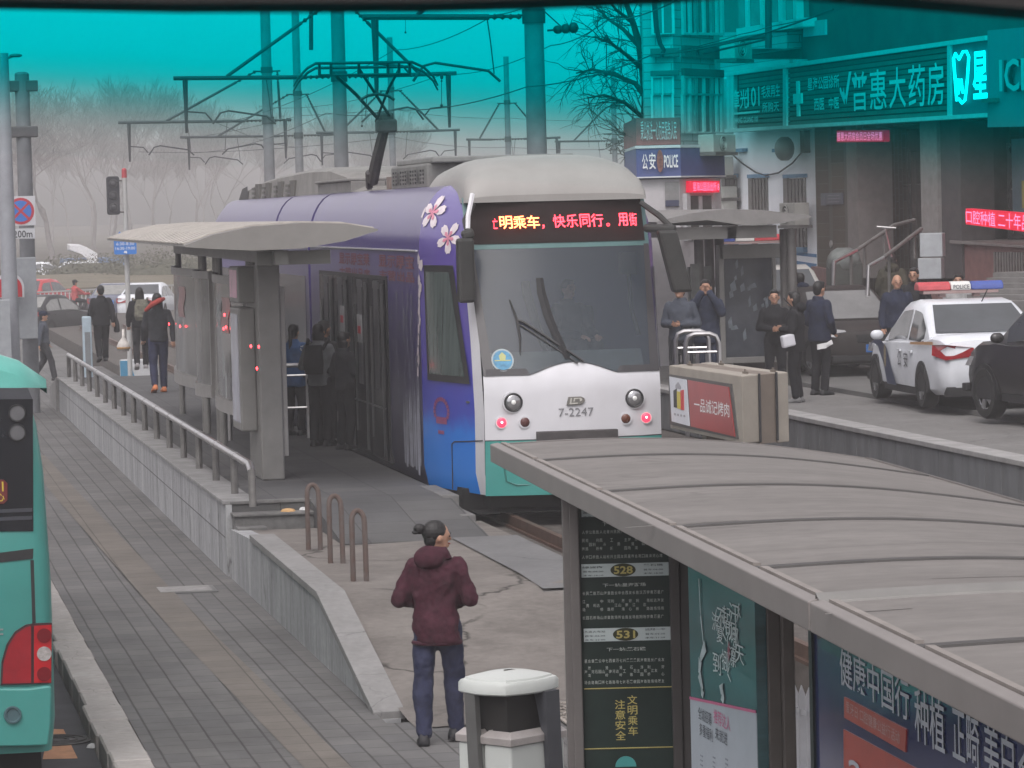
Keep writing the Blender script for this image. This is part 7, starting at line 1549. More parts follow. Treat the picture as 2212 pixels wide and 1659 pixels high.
# bin with blue panels by the end of the platform
c = onz(210, 740, -.35); p0 = at(200, 770, 80); t = thing('litter_bin', 'white and blue litter bin beyond the railing end', 'litter bin', (p0.x, p0.y, -.35)); top_ = at(207, 683, 80).z
mb = MB(); mb.box(p0.x-.2, p0.y, -.35, p0.x-.0, p0.y+.3, top_); obj('bin_body', mb, mat('bin_pale_blue', (.30, .37, .42), .5, var=.15), t, bev=.03)
mb = MB(); mb.box(p0.x-.16, p0.y-.01, -.2, p0.x-.04, p0.y, top_-.35); obj('panel', mb, mat('bin_grey', (.14, .15, .16), .5), t)
p0 = onY(288, 740, 80); mb = MB(); mb.box(p0.x-.3, p0.y, -.35, p0.x+.55, p0.y+.3, .38); o = obj('barrier_block', mb, mat('block_white', (.42, .43, .44), .6, var=.1), bev=.03, loc=(p0.x, p0.y, -.35)); tag(o, 'white barrier block with blue stripe behind the plastic bag', 'barrier')
mb = MB(); mb.add([(p0.x-.31, p0.y-.005, .36), (p0.x-.1, p0.y-.005, .36), (p0.x+.1, p0.y-.005, -.3), (p0.x-.3, p0.y-.005, -.3)], [(0, 1, 2, 3)]); obj('blue_stripe', mb, mat('stripe_blue', (.05, .2, .33), .6), o)
# white railing and hedges across the far road
random.seed(17)
fr0_, fr1_ = at(60, 640, 150), at(560, 640, 165); t = thing('road_fence', 'low white road railing across the far street behind the parked cars', 'fence', (fr0_.x, fr0_.y, -.45)); fd = (fr1_-fr0_); fd.z = 0; n_ = 60
mb = MB(); 
fw_ = mat('fence_white', (.38, .38, .375), .6, var=.1)
A0 = Vector((fr0_.x, fr0_.y, 0)); 
mb.bar(A0+Vector((0, 0, .55)), A0+fd+Vector((0, 0, .55)), .05, .07); mb.bar(A0+Vector((0, 0, -.25)), A0+fd+Vector((0, 0, -.25)), .05, .07); obj('rail', mb, fw_, t)
for i in range(n_+1): p_ = A0+fd*i/n_; mb = MB(); mb.bar(p_+Vector((0, 0, -.42)), p_+Vector((0, 0, .5)), .05, .05, (1, 0, 0)); obj('picket', mb, fw_, t)
mb = MB(); b0, b1 = at(40, 612, 168), at(600, 612, 175); mb.loft([[(p_.x, p_.y+k*8, z) for k, z in ((0, -.45), (0, .35), (.3, .6), (1, .9), (1, -.45))] for p_ in (b0, b0.lerp(b1, .5), b1)]); obj('bank', mb, mat('bank_olive', (.115, .10, .07), .95, var=.3, scale=1.2), kind if False else None)
bpy.data.objects['bank']['kind'] = 'structure'
def leaf_mass(mb, c, rx, ry, rz, n, s):
    for i in range(n):
        a = random.uniform(0, 6.283); b_ = random.uniform(-.3, 1); k = random.uniform(.55, 1.05)
        p_ = Vector((c[0]+rx*k*math.cos(a)*math.sqrt(1-b_*b_*.8), c[1]+ry*k*math.sin(a)*math.sqrt(1-b_*b_*.8), c[2]+rz*b_*k)); d1 = Vector((random.gauss(0, 1), random.gauss(0, 1), random.gauss(0, 1))).normalized(); d2 = d1.orthogonal().normalized(); q_ = s*random.uniform(.5, 1.3)
        mb.add([p_-d1*q_, p_+d2*q_*.5, p_+d1*q_, p_-d2*q_*.5], [(0, 1, 2, 3)])
hedge = mat('hedge_dull_green', (.075, .075, .052), .9, var=.5, scale=3)
for i, (u, v, d, rx, rz, lab) in enumerate(((335, 590, 178, 3.4, 1.1, 'large dull green shrub left of the shelter roof'), (200, 578, 185, 3.2, .9, 'low rounded shrub before the blue canopy'), (105, 592, 182, 4.5, .6, 'low clipped hedge behind the red hatchback'), (420, 585, 190, 4.5, 1.4, 'shrub mass hidden behind the platform shelter'), (270, 590, 182, 2.5, .55, 'small hedge between the two shrubs'))):
    c = at(u, v, d); mb = MB(); leaf_mass(mb, (c.x, c.y, c.z-.4), rx, 1.6, rz*1.3, 2600, .075); mb.ell((c.x, c.y, c.z-.6), (rx*.8, 1.2, rz), 12, 8); o = obj('shrub', mb, hedge, loc=tuple(c)); tag(o, lab, 'shrub', 'shrubs beyond the far street')
# pale pavilion with swooping roof and blue awnings in the mist
c = at(210, 575, 260); t = thing('pavilion', 'misty pavilion with white swooping roof and blue walls beyond the hedges', 'building', (c.x, c.y, -.3))
mb = MB(); a0, a1 = at(140, 600, 262), at(275, 600, 262); mb.box(a0.x, a0.y, -.4, a1.x, a0.y+6, at(200, 558, 262).z); obj('wall', mb, mat('pavilion_blue', (.07, .13, .24), .7, var=.3, scale=.3), t)
mb = MB(); pts = [at(u, v, 260) for u, v in ((150, 530), (176, 531), (192, 537), (210, 547))]; mb.loft([[p_, p_+Vector((0, 3, .1)), p_+Vector((0, 3, -.35)), p_+Vector((0, 0, -.3*(1+i)))] for i, p_ in enumerate(pts)]); obj('roof', mb, mat('pavilion_white', (.55, .55, .57), .5, var=.1), t)
c = at(90, 574, 245); t = thing('white_fence', 'white slatted fence in the mist near the no stopping sign', 'fence', (c.x, c.y, -.3)); a0, a1 = at(70, 585, 245), at(118, 585, 245)
for i in range(13): p_ = a0.lerp(a1, i/12); mb = MB(); mb.box(p_.x-.05, p_.y, -.4, p_.x+.05, p_.y+.06, at(90, 565+i*.6, 245).z); obj('slat', mb, fw_, t)
mb = MB(); mb.bar(a0, a1, .06, .12); obj('rail', mb, fw_, t)
for (u, v, lab) in ((78, 566, 'pale car in the mist behind the no stopping sign'), (180, 556, 'blue car in the mist beside the pavilion'), (150, 582, 'white car in the mist low behind the hedge')):
    c = at(u, v, 230); car(lab, (c.x, c.y, -.5), 90, [pwhite, paint('mist_blue', (.07, .11, .2)), pwhite][u % 3], group='cars parked in the mist')

# ------------------------------------------------------------------ bare trees
barkm = mat('bare_bark', (.115, .104, .10), .95, var=.3, scale=3)
def bare_tree(label, base, h, seed, spread=.5, levels=5, r0=.22, lean=(0, 0), group='bare trees in the mist', first=.32, minr=.012, shrink=.72, bark=None):
    rnd = random.Random(seed); t = thing('bare_tree', label, 'tree', base, 0, group); trunk, crown = MB(), MB()
    def grow(p, d, l, r, lev):
        n = 4; pts = [p]; q = p; dd = d
        for i in range(n):
            dd = (dd+Vector((rnd.gauss(0, .10), rnd.gauss(0, .10), rnd.gauss(.02, .06)))).normalized(); q = q+dd*l/n; pts.append(q)
        rs = [max(minr, r*(1-.42*i/n)) for i in range(n+1)]
        (trunk if lev < 2 else crown).tube(pts, rs, 7 if lev < 2 else (5 if lev < 3 else 3), cap=False)
        if lev >= levels: return
        k = 2 if lev == 0 else rnd.choice((2, 3, 3)) if lev < 3 else rnd.choice((2, 3, 4))
        for j in range(k):
            f_ = rnd.uniform(.55, 1.) if lev else rnd.uniform(.85, 1); idx = min(n, max(1, round(f_*n))); st = pts[idx]
            az = rnd.uniform(0, 6.283); ax = Vector((math.cos(az), math.sin(az), rnd.uniform(-.1, .35)))
            nd = (dd*(1-spread)+ax*spread*rnd.uniform(.6, 1.25)+Vector((0, 0, .12))).normalized(); grow(st, nd, l*rnd.uniform(shrink-.12, shrink+.12), rs[idx]*.68, lev+1)
        if lev: grow(pts[-1], (dd+Vector((0, 0, .1))).normalized(), l*shrink, rs[-1]*.85, lev+1)
    grow(Vector(base), Vector((lean[0], lean[1], 1)).normalized(), h*first, r0, 0)
    obj('trunk', trunk, bark or barkm, t, smooth=True); obj('branches', crown, bark or barkm, t); return t
tl = ['nearest spreading bare tree behind the no stopping sign', 'tall bare tree in the mist above the shelter roof', 'bare tree between the traffic light and the left pole arm', 'bare tree left of the traffic light', 'faint bare tree behind the two left line poles', 'faint bare tree behind the pantograph', 'very faint bare tree at the left edge', 'faint bare tree beyond the tram roof rear', 'faint tall bare tree over the blue sign']
for i, (u, d, h, sp, r) in enumerate(((118, 330, 23, .6, .36), (205, 400, 26, .5, .30), (330, 430, 26, .5, .26), (240, 410, 28, .42, .28), (500, 440, 24, .5, .24), (780, 450, 23, .5, .24), (35, 430, 26, .5, .25), (430, 420, 26, .45, .25), (290, 440, 30, .45, .26))):
    c = at(u, 590, d); bare_tree(tl[i], (c.x, c.y, -.5), h*.74, 40+i, sp, 6, r*.9, minr=.024)
for i in range(20):
    u = 15+i*47+random.uniform(-20, 20); c = at(u, 590, 480); bare_tree('faint background tree fading into the mist behind the nearer bare trees', (c.x, c.y, -.5), random.uniform(16, 21), 80+i, .42, 5, .2, group='bare trees fading in the mist', minr=.035)
rnd = random.Random(5); tb = mat('street_tree_bark', (.05, .044, .04), .95, var=.3, scale=3); dT = 69.
g0 = at(1408, 500, dT); t = thing('bare_tree', 'dark bare street tree with drooping twigs beside the apartment corner', 'tree', (g0.x, g0.y, .5))
def limb(mb, px, r0, r1, dd):
    pts = [at(u, v, dT+dd*i/(len(px)-1)) for i, (u, v) in enumerate(px)]; mb.tube(pts, [r0+(r1-r0)*i/(len(pts)-1) for i in range(len(pts))], 6, cap=False); return pts
mb = MB(); tp = [Vector((g0.x, g0.y, .5))]+[at(u, v, dT) for u, v in ((1406, 400), (1403, 300), (1398, 215), (1390, 150), (1382, 100), (1368, 50), (1352, 5), (1340, -40))]
mb.tube(tp, [.15, .13, .115, .105, .09, .075, .06, .05, .04], 8, cap=False); obj('trunk', mb, tb, t, smooth=True)
cr = MB()
def twig(p, d, l, r, lev):
    q = p; pts = [p]
    for k in range(3): d = (d+Vector((rnd.gauss(0, .16), rnd.gauss(0, .16), rnd.gauss(-.03, .12)))).normalized(); q = q+d*l/3; pts.append(q)
    cr.tube(pts, [r, r*.85, r*.7, r*.5], 4, cap=False)
    if lev:
        for k in range(rnd.choice((2, 3, 3))): st = pts[rnd.choice((1, 2, 3))]; twig(st, (d+Vector((rnd.gauss(0, .5), rnd.gauss(0, .5), rnd.gauss(.05, .45)))).normalized(), l*rnd.uniform(.5, .8), r*.62, lev-1)
for px, r0, dd in ((((1402, 285), (1385, 250), (1350, 222), (1305, 205), (1268, 212)), .055, -1.5), (((1398, 215), (1372, 180), (1325, 160), (1280, 150), (1245, 158)), .06, 1.2), (((1390, 150), (1355, 120), (1318, 92), (1285, 80)), .05, -1.), (((1382, 100), (1345, 62), (1312, 40), (1285, 10)), .05, 1.5), (((1394, 180), (1410, 130), (1418, 80), (1416, 20)), .05, -2.), (((1368, 50), (1330, 20), (1300, -20)), .04, -.8), (((1404, 330), (1385, 305), (1362, 292)), .035, .6)):
    pts = limb(cr, px, r0, .016, dd)
    for a, b in zip(pts, pts[1:]):
        for k in range(5): twig(a.lerp(b, rnd.random()), ((b-a).normalized()+Vector((rnd.gauss(0, .45), rnd.gauss(0, .6), rnd.gauss(.1, .5)))).normalized(), rnd.uniform(.3, .75), .012, 2)
obj('branches', cr, tb, t)

# ------------------------------------------------------------------ the shop street on the right
FP = Vector((18.17, 73.15, 0)); fdir = Vector((19.43-18.17, 59.69-73.15, 0)).normalized()      # along the street towards the eye
FS = Fr(FP, fdir); 
if FS.n.dot(FW) > 0: FS = Fr(FP, fdir); FS.n = -FS.n
def fr_at(off): return FrO(FS, off)
def FrO(f, off):
    g = Fr(f.o, f.x, f.y); g.n = f.n; g.o = f.o+f.n*off; return g
FW_ = FrO(FS, -.55)      # wall plane behind the sign board
def pbox(mb, f, u0, v0, u1, v1, d0, d1):
    x0, y0 = f.px(u0, v1); x1, y1 = f.px(u1, v0); fbox(mb, f, x0, y0, x1, y1, d0, d1)
def pquad(mb, f, pts, d0, d1): fpoly(mb, f, [f.px(u, v) for u, v in pts], d0, d1)
def ptext(mb, f, s, u0, vt0, vb0, u1, vt1, vb1, d=.03, bold=.0):
    a0, a1 = f.px(u0, vb0), f.px(u0, vt0); b0, b1 = f.px(u1, vb1), f.px(u1, vt1); vs, fs = text_geo(s, bold)
    mb.add([f.p(a0[0]+(b0[0]-a0[0])*x, (a0[1]*(1-y)+a1[1]*y)*(1-x)+(b0[1]*(1-y)+b1[1]*y)*x, d) for x, y in vs], fs)
wallw = mat('station_white', (.74, .76, .80), .8, var=.08, scale=1.2); wblue = mat('station_blue', (.06, .17, .34), .7, var=.12); wpale = mat('station_pale', (.40, .42, .45), .7, var=.1)
winm = mat('window_dark', (.07, .066, .062), .2, var=.4, scale=3, spec=.6); tilew = brickmat('white_tiles', (.34, .36, .36), (.42, .43, .43), (.22, .23, .23), 1., .5, .16, .012, rot=(R(90), 0, 0), noise=.25, nscale=.6)
brickm = brickmat('brown_brick', (.082, .068, .055), (.11, .09, .07), (.12, .11, .10), 1., .26, .08, .01, rot=(R(90), 0, R(90)), noise=.3, nscale=.5)
# police station: white wall with blue framed windows
x, _ = FW_.px(1555, 500); x1, _ = FW_.px(1764, 500)
t = thing('police_station', 'white police station wall with blue lintels and blue painted base band', 'building', tuple(FW_.p(x, .6)))
mb = MB(); fbox(mb, FW_, x-1.5, .3, x1, 6.3, -4, 0); obj('wall', mb, wallw, t)
mb = MB(); pquad(mb, FW_, [(1600, 575), (1764, 600), (1764, 570), (1600, 545)], 0, .01); pquad(mb, FW_, [(1600, 538), (1764, 556), (1764, 549), (1600, 531)], 0, .01); obj('base_band', mb, wblue, t)
for (u0, u1, v0, v1, full) in ((1702, 1741, 384, 535, 1), (1625, 1659, 384, 470, 1), (1568, 1592, 384, 520, 1)):
    mb = MB(); pbox(mb, FW_, u0, v0, u1, v1, -.12, .015); w_ = obj('window', mb, winm, t)
    mb = MB(); pbox(mb, FW_, u0-3, v0-9, u1+3, v0+1, 0, .09); 
    if v1 > 500: pbox(mb, FW_, u0-2, v1-1, u1+3, v1+10, 0, .09)
    obj('lintel', mb, mat('lintel_blue', (.13, .24, .36), .7, var=.1), w_)
    mb = MB(); pbox(mb, FW_, u0-3, v0, u0+3, v1, .0, .05)
    for k in range(1, 5): uu = u0+(u1-u0)*k/5; pbox(mb, FW_, uu-.5, v0+3, uu+.5, v1, .018, .03)
    obj('window_bars', mb, mat('bars_grey', (.16, .15, .145), .6), w_)
mb = MB()
for u in (1595, 1679): pbox(mb, FW_, u, 320, u+20, 329, 0, .12)
pbox(mb, FW_, 1600, 0, 1601, 1, -1, -.9); obj('upper_lintel', mb, mat('lintel_blue', (.13, .24, .36)), t)
# its entrance block with the blue sign band
C1 = at(1467, 350, 66); dl = Vector((-math.cos(R(25)), math.sin(R(25))*.4, 0)).normalized(); dr = Vector((math.cos(R(50)), math.sin(R(50)), 0)).normalized()
cz = lambda v: at(1467, v, 66).z
FL = Fr((C1.x, C1.y, 0)+Vector(), -dl) if False else Fr((C1.x, C1.y, 0), -dl); FR = Fr((C1.x, C1.y, 0), dr)
for g in (FL, FR):
    if g.n.dot(FW) > 0: g.n = -g.n
xl_ = FL.px(1379, 350)[0]; xr_ = FR.px(1556, 350)[0]
A_ = FL.p(xl_, 0); B_ = Vector((C1.x, C1.y, 0)); C_ = FR.p(xr_, 0); bk0 = A_+Vector((.6, 4, 0)); bk1 = C_+Vector((.3, 4, 0))
def wallprism(pts, z0, z1): mb = MB(); n = len(pts); mb.add([(p_.x, p_.y, z0) for p_ in pts]+[(p_.x, p_.y, z1) for p_ in pts], [tuple(reversed(range(n))), tuple(range(n, 2*n))]+[(i, (i+1) % n, n+(i+1) % n, n+i) for i in range(n)]); return mb
t = thing('police_booth', 'corner entrance of the police station with dark blue band reading police', 'building', (C1.x, C1.y, .5))
obj('wall', wallprism([A_, B_, C_, bk1, bk0], .5, cz(386)), mat('booth_wall', (.40, .39, .40), .8, var=.1), t)
mb = wallprism([A_-Vector((.06, .1, 0)), B_-Vector((0, .12, 0)), C_+Vector((.06, -.1, 0)), bk1, bk0], cz(384), cz(318)); bnd = obj('blue_band', mb, mat('police_blue', (.055, .075, .20), .45, var=.12), t)
mb = wallprism([A_-Vector((.08, .12, 0)), B_-Vector((0, .14, 0)), C_+Vector((.08, -.12, 0)), bk1, bk0], cz(319), cz(313)); mb2 = wallprism([A_-Vector((.08, .12, 0)), B_-Vector((0, .14, 0)), C_+Vector((.08, -.12, 0)), bk1, bk0], cz(383), cz(380)); mb.add(mb2.v, mb2.f); obj('white_stripe', mb, mat('sign_white', (.5, .51, .53)), bnd)
mb = wallprism([A_-Vector((.05, .1, 0)), B_-Vector((0, .12, 0)), bk1, bk0], cz(312), cz(254)); rs_ = obj('red_sign_box', mb, mat('red_sign_grey', (.26, .10, .10), .6, var=.25, scale=5), t)
mb = MB(); ptext(mb, FL, '秉公执法一心为民服务人民', 1384, 262, 304, 1461, 262, 302, .16, .0); obj('lettering', mb, mat('sign_letter_pale', (.5, .52, .53), .5, var=0), rs_)
mb = MB(); ptext(mb, FL, '公', 1387, 333, 367, 1399, 333, 367, .17, .01); ptext(mb, FL, '安', 1402, 330, 366, 1416, 330, 366, .17, .01); ptext(mb, FL, 'POLICE', 1434, 335, 363, 1464, 334, 362, .17, .02); obj('lettering', mb, mat('letter_white', (.68, .68, .68)), bnd)
mb = MB(); cx, cy = FL.px(1425, 348); fpoly(mb, FL, circle(cx, cy, .06, .21, 16), .15, .18); obj('emblem', mb, mat('crest_red', (.16, .07, .06), .5, var=.5, scale=20), bnd)
mb = MB(); pbox(mb, FR, 1482, 422, 1536, 520, 0, .03); obj('doorway', mb, winm, t)
mb = MB(); pbox(mb, FR, 1477, 418, 1483, 520, 0, .08); pbox(mb, FR, 1508, 424, 1511, 520, .03, .06); pbox(mb, FR, 1536, 418, 1539, 520, 0, .06); obj('door_frame', mb, mat('door_frame_white', (.42, .42, .43), .5), t)
mb = MB(); pbox(mb, FL, 1437, 392, 1466, 446, 0, .05); ntc = obj('notice_board', mb, mat('notice_grey', (.17, .17, .17), .4, var=.2), t); mb = MB(); pbox(mb, FL, 1437, 432, 1466, 446, .05, .06); obj('notice_band', mb, mat('notice_navy', (.03, .035, .07), .4), ntc)
# red running-text boards
def led(label, f, u0, v0, u1, v1, s, v0r=None, v1r=None):
    v0r = v0 if v0r is None else v0r; v1r = v1 if v1r is None else v1r; x, y = f.px(u0, v1); t = thing('led_board', label, 'led sign', tuple(f.p(x, y)), 0, 'red led text boards on the shop fronts')
    mb = MB(); pquad(mb, f, [(u0, v1), (u1, v1r), (u1, v0r), (u0, v0)], .02, .14); obj('panel', mb, mat('led_panel_red', (.16, .004, .014), .4, var=.2, scale=10, emit=(.75, .0, .035), estr=.55), t)
    mb = MB(); ptext(mb, f, s, u0+2, v0+3, v1-3, u1-2, v0r+3, v1r-3, .15, .0); obj('lettering', mb, mat('led_pink', (.4, .02, .05), .4, var=0, emit=(1, .10, .2), estr=2.2), t)
led('red led text board over the police booth door', FR, 1480, 391, 1540, 416, '星海公园派出所 8')
led('red led text board under the pharmacy sign board', FrO(FW_, .6), 1822, 282, 1924, 307, '普惠大药房会员日全场优惠', 281, 306)
led('long red led text board across the yellow shop window', FrO(FW_, .3), 2102, 450, 2260, 484, '口腔种植 二十年品质', 462, 504)
# air conditioners on the white wall
acw = mat('ac_white', (.36, .36, .34), .6, var=.15, scale=3)
def aircon(label, f, u0, v0, u1, v1, dep=.32):
    x0, y0 = f.px(u0, v1); x1, y1 = f.px(u1, v0); t = thing('air_conditioner', label, 'air conditioner', tuple(f.p(x0, y0, dep)), 0, 'outdoor air conditioner units on the walls')
    mb = MB(); fbox(mb, f, x0, y0, x1, y1, .06, .06+dep); obj('housing', mb, acw, t, bev=.015)
    r = min(x1-x0, y1-y0)*.42; cx, cy = x0+(x1-x0)*.42, (y0+y1)/2; mb = MB(); fpoly(mb, f, circle(cx, cy, r), .06+dep, .07+dep); fn_o = obj('fan_grille', mb, mat('fan_dark', (.07, .07, .068), .6, var=.2), t)
    mb = MB()
    for k in (.95, .6, .25): mb.tube([f.p(cx+r*k*math.cos(i*.42), cy+r*k*math.sin(i*.42), .075+dep) for i in range(16)], .012, 4)
    obj('grille_ring', mb, acw, fn_o)
    mb = MB(); fbox(mb, f, x0, y0-.06, x1, y0, 0, .1+dep); obj('bracket', mb, steel_d, t)
aircon('white air conditioner mounted high between the blue band and the pharmacy sign', FrO(FW_, .15), 1556, 337, 1590, 380); aircon('air conditioner above the bench roof beside the blue lintel', FrO(FW_, .05), 1578, 430, 1598, 458); aircon('air conditioner on the right side of the third blue framed window', FrO(FW_, .12), 1722, 437, 1754, 486-0)
aircon('small air conditioner below the middle blue framed window', FrO(FW_, .05), 1640, 462, 1664, 505); aircon('air conditioner on the apartment under the bay window', FR, 1502, 292, 1550, 330); aircon('air conditioner hanging on the tiled apartment band', FR, 1548, 84, 1585, 128)
aircon('air conditioner stacked over the lower one beside the first blue lintel', FrO(FW_, .05), 1578, 425-23, 1598, 428)
mb = MB(); pbox(mb, FW_, 1577, 454, 1648, 459, .05, .6); tag(obj('shelf_awning', mb, acw, loc=tuple(FW_.p(*FW_.px(1577, 456)))), 'thin white awning shelf between the air conditioners', 'awning')
q = [FW_.p(*FW_.px(u, v), .08) for u, v in ((1588, 375-2), (1610, 395), (1640, 417), (1668, 424), (1700, 415), (1725, 395), (1742, 372))]; q = [FW_.p(*FW_.px(u, v), .08) for u, v in ((1588, 320+12), (1610, 352), (1640, 372), (1662, 379), (1690, 373), (1720, 352), (1742, 326))]
mb = MB(); mb.tube(q, .018, 5); tag(obj('slack_cable', mb, ironm, loc=tuple(q[0])), 'slack cable sagging across the white station wall', 'cable')
t = thing('wall_speaker', 'grey horn speaker on a bracket at the right end of the white wall', 'speaker', tuple(FW_.p(*FW_.px(1740, 320)))); x, y = FW_.px(1737, 320); mb = MB(); mb.ell(FW_.p(x-.2, y, .35), (.2, .3, .26), 12, 8); obj('horn', mb, mat('horn_grey', (.17, .17, .165), .5), t, smooth='all'); mb = MB(); fbox(mb, FW_, x+.1, y-.1, x+.35, y+.35, 0, .12); obj('bracket', mb, steel_d, t)

# apartment block above with bay windows
APT = FrO(FS, -1.4)
t = thing('apartment_building', 'tiled apartment block with white framed bay windows above the police sign', 'building', (C1.x+2, C1.y+6, .5))
x0 = APT.px(1560, 100)[0]; x9 = APT.px(2300, 0)[0]
mb = MB(); fbox(mb, APT, x0-3, 5.9, x9+2, 13, -8, 0); obj('wall', mb, mat('apartment_dull', (.14, .14, .135), .85, var=.2, scale=1.5), t)
mb = wallprism([A_+Vector((.25, .5, 0)), B_+Vector((0, .3, 0)), C_+Vector((0, .3, 0)), C_+Vector((1, 5, 0)), A_+Vector((1.2, 5, 0))], cz(330), 13); obj('corner_bay', mb, tilew, t)
FLb = FrO(FL, -.35); FRb = FrO(FR, -.24)
mb = MB()
for f_, u0, u1 in ((FLb, 1405, 1467), (FRb, 1467, 1552)):
    for v0, v1 in ((104, 124), (152, 164)): pbox(mb, f_, u0, v0, u1, v1, -.02, .12)
obj('dark_band', mb, mat('band_dark', (.09, .10, .10), .7), t)
wf = mat('upvc_white', (.48, .50, .50), .4, var=.08); wg = mat('bay_glass', (.15, .155, .15), .12, var=.4, scale=1.2, spec=.6); wc = mat('curtain_pale', (.36, .37, .37), .8, var=.2, scale=6, stretch=(4, 4, .2))
for f_, cols in ((FLb, ((1410, 1452, wc),)), (FRb, ((1456+14, 1494, wc), (1497, 1528, wg), (1531, 1550, wg)))):
    for u0, u1, m_ in cols:
        for v0, v1 in ((168, 203), (206, 285), (-25, 72)):
            mb = MB(); pbox(mb, f_, u0, v0, u1, v1, 0, .05); w_ = obj('window', mb, m_ if v1 > 100 else wg, t); mb = MB()
            for a, b in ((u0-3, u0), (u1, u1+3), ((u0+u1)/2-1, (u0+u1)/2+1)): pbox(mb, f_, a, v0-2, b, v1+2, .03, .1)
            pbox(mb, f_, u0-3, v0-3, u1+3, v0, .03, .1); pbox(mb, f_, u0-3, v1, u1+3, v1+3, .03, .1); obj('frame', mb, wf, w_)
AB = FrO(APT, .7)
mb = MB(); pquad(mb, AB, [(1556, 128), (1720, 128), (1720, 160), (1556, 165)], -.7, 0); pquad(mb, AB, [(1562, 70), (1700, 70), (1700, 105), (1562, 105)], -.7, 0); obj('balcony', mb, tilew, t)
mb = MB(); pbox(mb, AB, 1608, 102, 1722, 121, -.1, .06); obj('dark_band', mb, mat('band_dark', (.09, .10, .10)), t)
for u0, u1 in ((1598, 1618), (1622, 1650), (1656, 1690), (1700, 1722)):
    mb = MB(); pbox(mb, AB, u0, -30, u1, 58, -.5, .02); w_ = obj('window', mb, wg, t); mb = MB(); pbox(mb, AB, u1-2, -30, u1+3, 60, -.1, .06); obj('frame', mb, wf, w_)
mb = MB(); pbox(mb, AB, 1596, 57, 1740, 62, -.3, .06); obj('sill', mb, wf, t)
mb = MB(); pquad(mb, FrO(APT, .1), [(1766, 160), (2320, 90), (2320, -60), (1766, -60)], -.2, .35); obj('dark_wing', mb, mat('wing_dark', (.075, .08, .08), .85, var=.3, scale=1), t)
mb = MB(); pquad(mb, FrO(APT, .5), [(1735, 48), (1782, 42), (1782, 75), (1735, 80)], -.4, 0); obj('pale_panel', mb, wpale, t)
# clutter on top of the sign board
random.seed(14)
for i, (u0, v0, u1, v1) in enumerate(((1828, 138, 1900, 150), (1960, 113, 1975, 130), (1985, 104, 2012, 126), (2020, 103, 2060, 124), (2070, 98, 2100, 116), (2100, 96, 2128, 116), (2145-25, 82, 2150, 100))):
    g = FrO(FS, -.3); mb = MB(); x0, y0 = g.px(u0, v1+6); x1, y1 = g.px(u1, v0)
    mb.loft([[g.p(x0+(x1-x0)*a+k*.04, y0+(y1-y0)*b, d) for a, b in ((0, 0), (1, 0), (1, .7), (.8, 1), (.25, .9), (0, .5))] for k, d in ((0, -.5), (1, 0))]); tag(obj('roof_bundle', mb, mat('bundle_pale', (.34, .35, .35), .8, var=.35, scale=3), loc=tuple(g.p(x0, y0))), 'pale wrapped bundle lying on top of the pharmacy sign board', 'bundle', 'bundles on top of the sign board')

# pharmacy sign board
t = thing('shop_sign', 'long dark green slatted pharmacy sign board with pale raised characters', 'shop sign', tuple(FS.p(*FS.px(1575, 280))))
sgd = mat('sign_slat', (.10, .13, .115), .6, var=.2, scale=4); sgf = mat('sign_frame', (.50, .52, .52), .5, var=.12); sgl = mat('sign_character', (.62, .66, .64), .5, var=.12, scale=5)
top = lambda u: 165-.139*(u-1575)*1.; bot = lambda u: 279-.062*(u-1575)
mb = MB(); pquad(mb, FS, [(1577, bot(1577)), (2138, bot(2138)), (2138, top(2138)), (1577, top(1577))], -.5, 0); bkb = obj('backing', mb, mat('sign_back', (.035, .045, .042), .7), t)
mb = MB()
for k in range(12):
    a, b = k/12, (k+.72)/12; q = [(1600, bot(1600)+(top(1600)-bot(1600))*a), (2052, bot(2052)+(top(2052)-bot(2052))*a), (2052, bot(2052)+(top(2052)-bot(2052))*b), (1600, bot(1600)+(top(1600)-bot(1600))*b)]; pquad(mb, FS, q, 0, .04)
obj('slat', mb, sgd, bkb)
mb = MB(); pquad(mb, FS, [(2062, bot(2062)), (2138, bot(2138)), (2138, top(2138)), (2062, top(2062))], 0, .05); dn = obj('dental_panel', mb, mat('dental_teal', (.05, .13, .15), .5, var=.1), t)
mb = MB()
pquad(mb, FS, [(1570, top(1570)), (2140, top(2140)), (2140, top(2140)-10), (1570, top(1570)-8)], -.3, .1); pquad(mb, FS, [(1570, bot(1570)+7), (2140, bot(2140)+9), (2140, bot(2140)), (1570, bot(1570))], -.3, .1)
for u in (1578, 1586, 1700, 2056): pquad(mb, FS, [(u, bot(u)), (u+7, bot(u+7)), (u+7, top(u+7)), (u, top(u))], 0, .09)
pquad(mb, FS, [(1545, 295), (1556, 294), (1556, 170), (1545, 172)], -.3, .05); obj('frame', mb, sgf, t)
def st(mb, s, u0, u1, f0, f1, d=.07, bold=.01):
    """characters between fractions f0..f1 of the board height"""
    y = lambda u, f: bot(u)+(top(u)-bot(u))*f; ptext(mb, FS, s, u0, y(u0, f1), y(u0, f0), u1, y(u1, f1), y(u1, f0), d, bold)
mb = MB()
for s, u0, u1, f0, f1 in (('章光', 1586+3, 1622, .36, .72), ('101', 1622, 1648, .38, .74), ('毛发再生', 1652, 1692, .52, .74), ('所购天', 1654, 1690, .26, .44), ('ZHANG GUANG 101', 1590, 1644, .10, .2), ('星海公园诊所', 1752, 1820, .56, .78), ('西医', 1766, 1788, .22, .42), ('中医', 1798, 1820, .22, .42), ('√', 1822, 1848, .28, .80)): st(mb, s, u0, u1, f0, f1)
for s, u in (('普', 1848), ('惠', 1888), ('大', 1930), ('药', 1972), ('房', 2013)): st(mb, s, u, u+36, .16, .78, .08, .006)
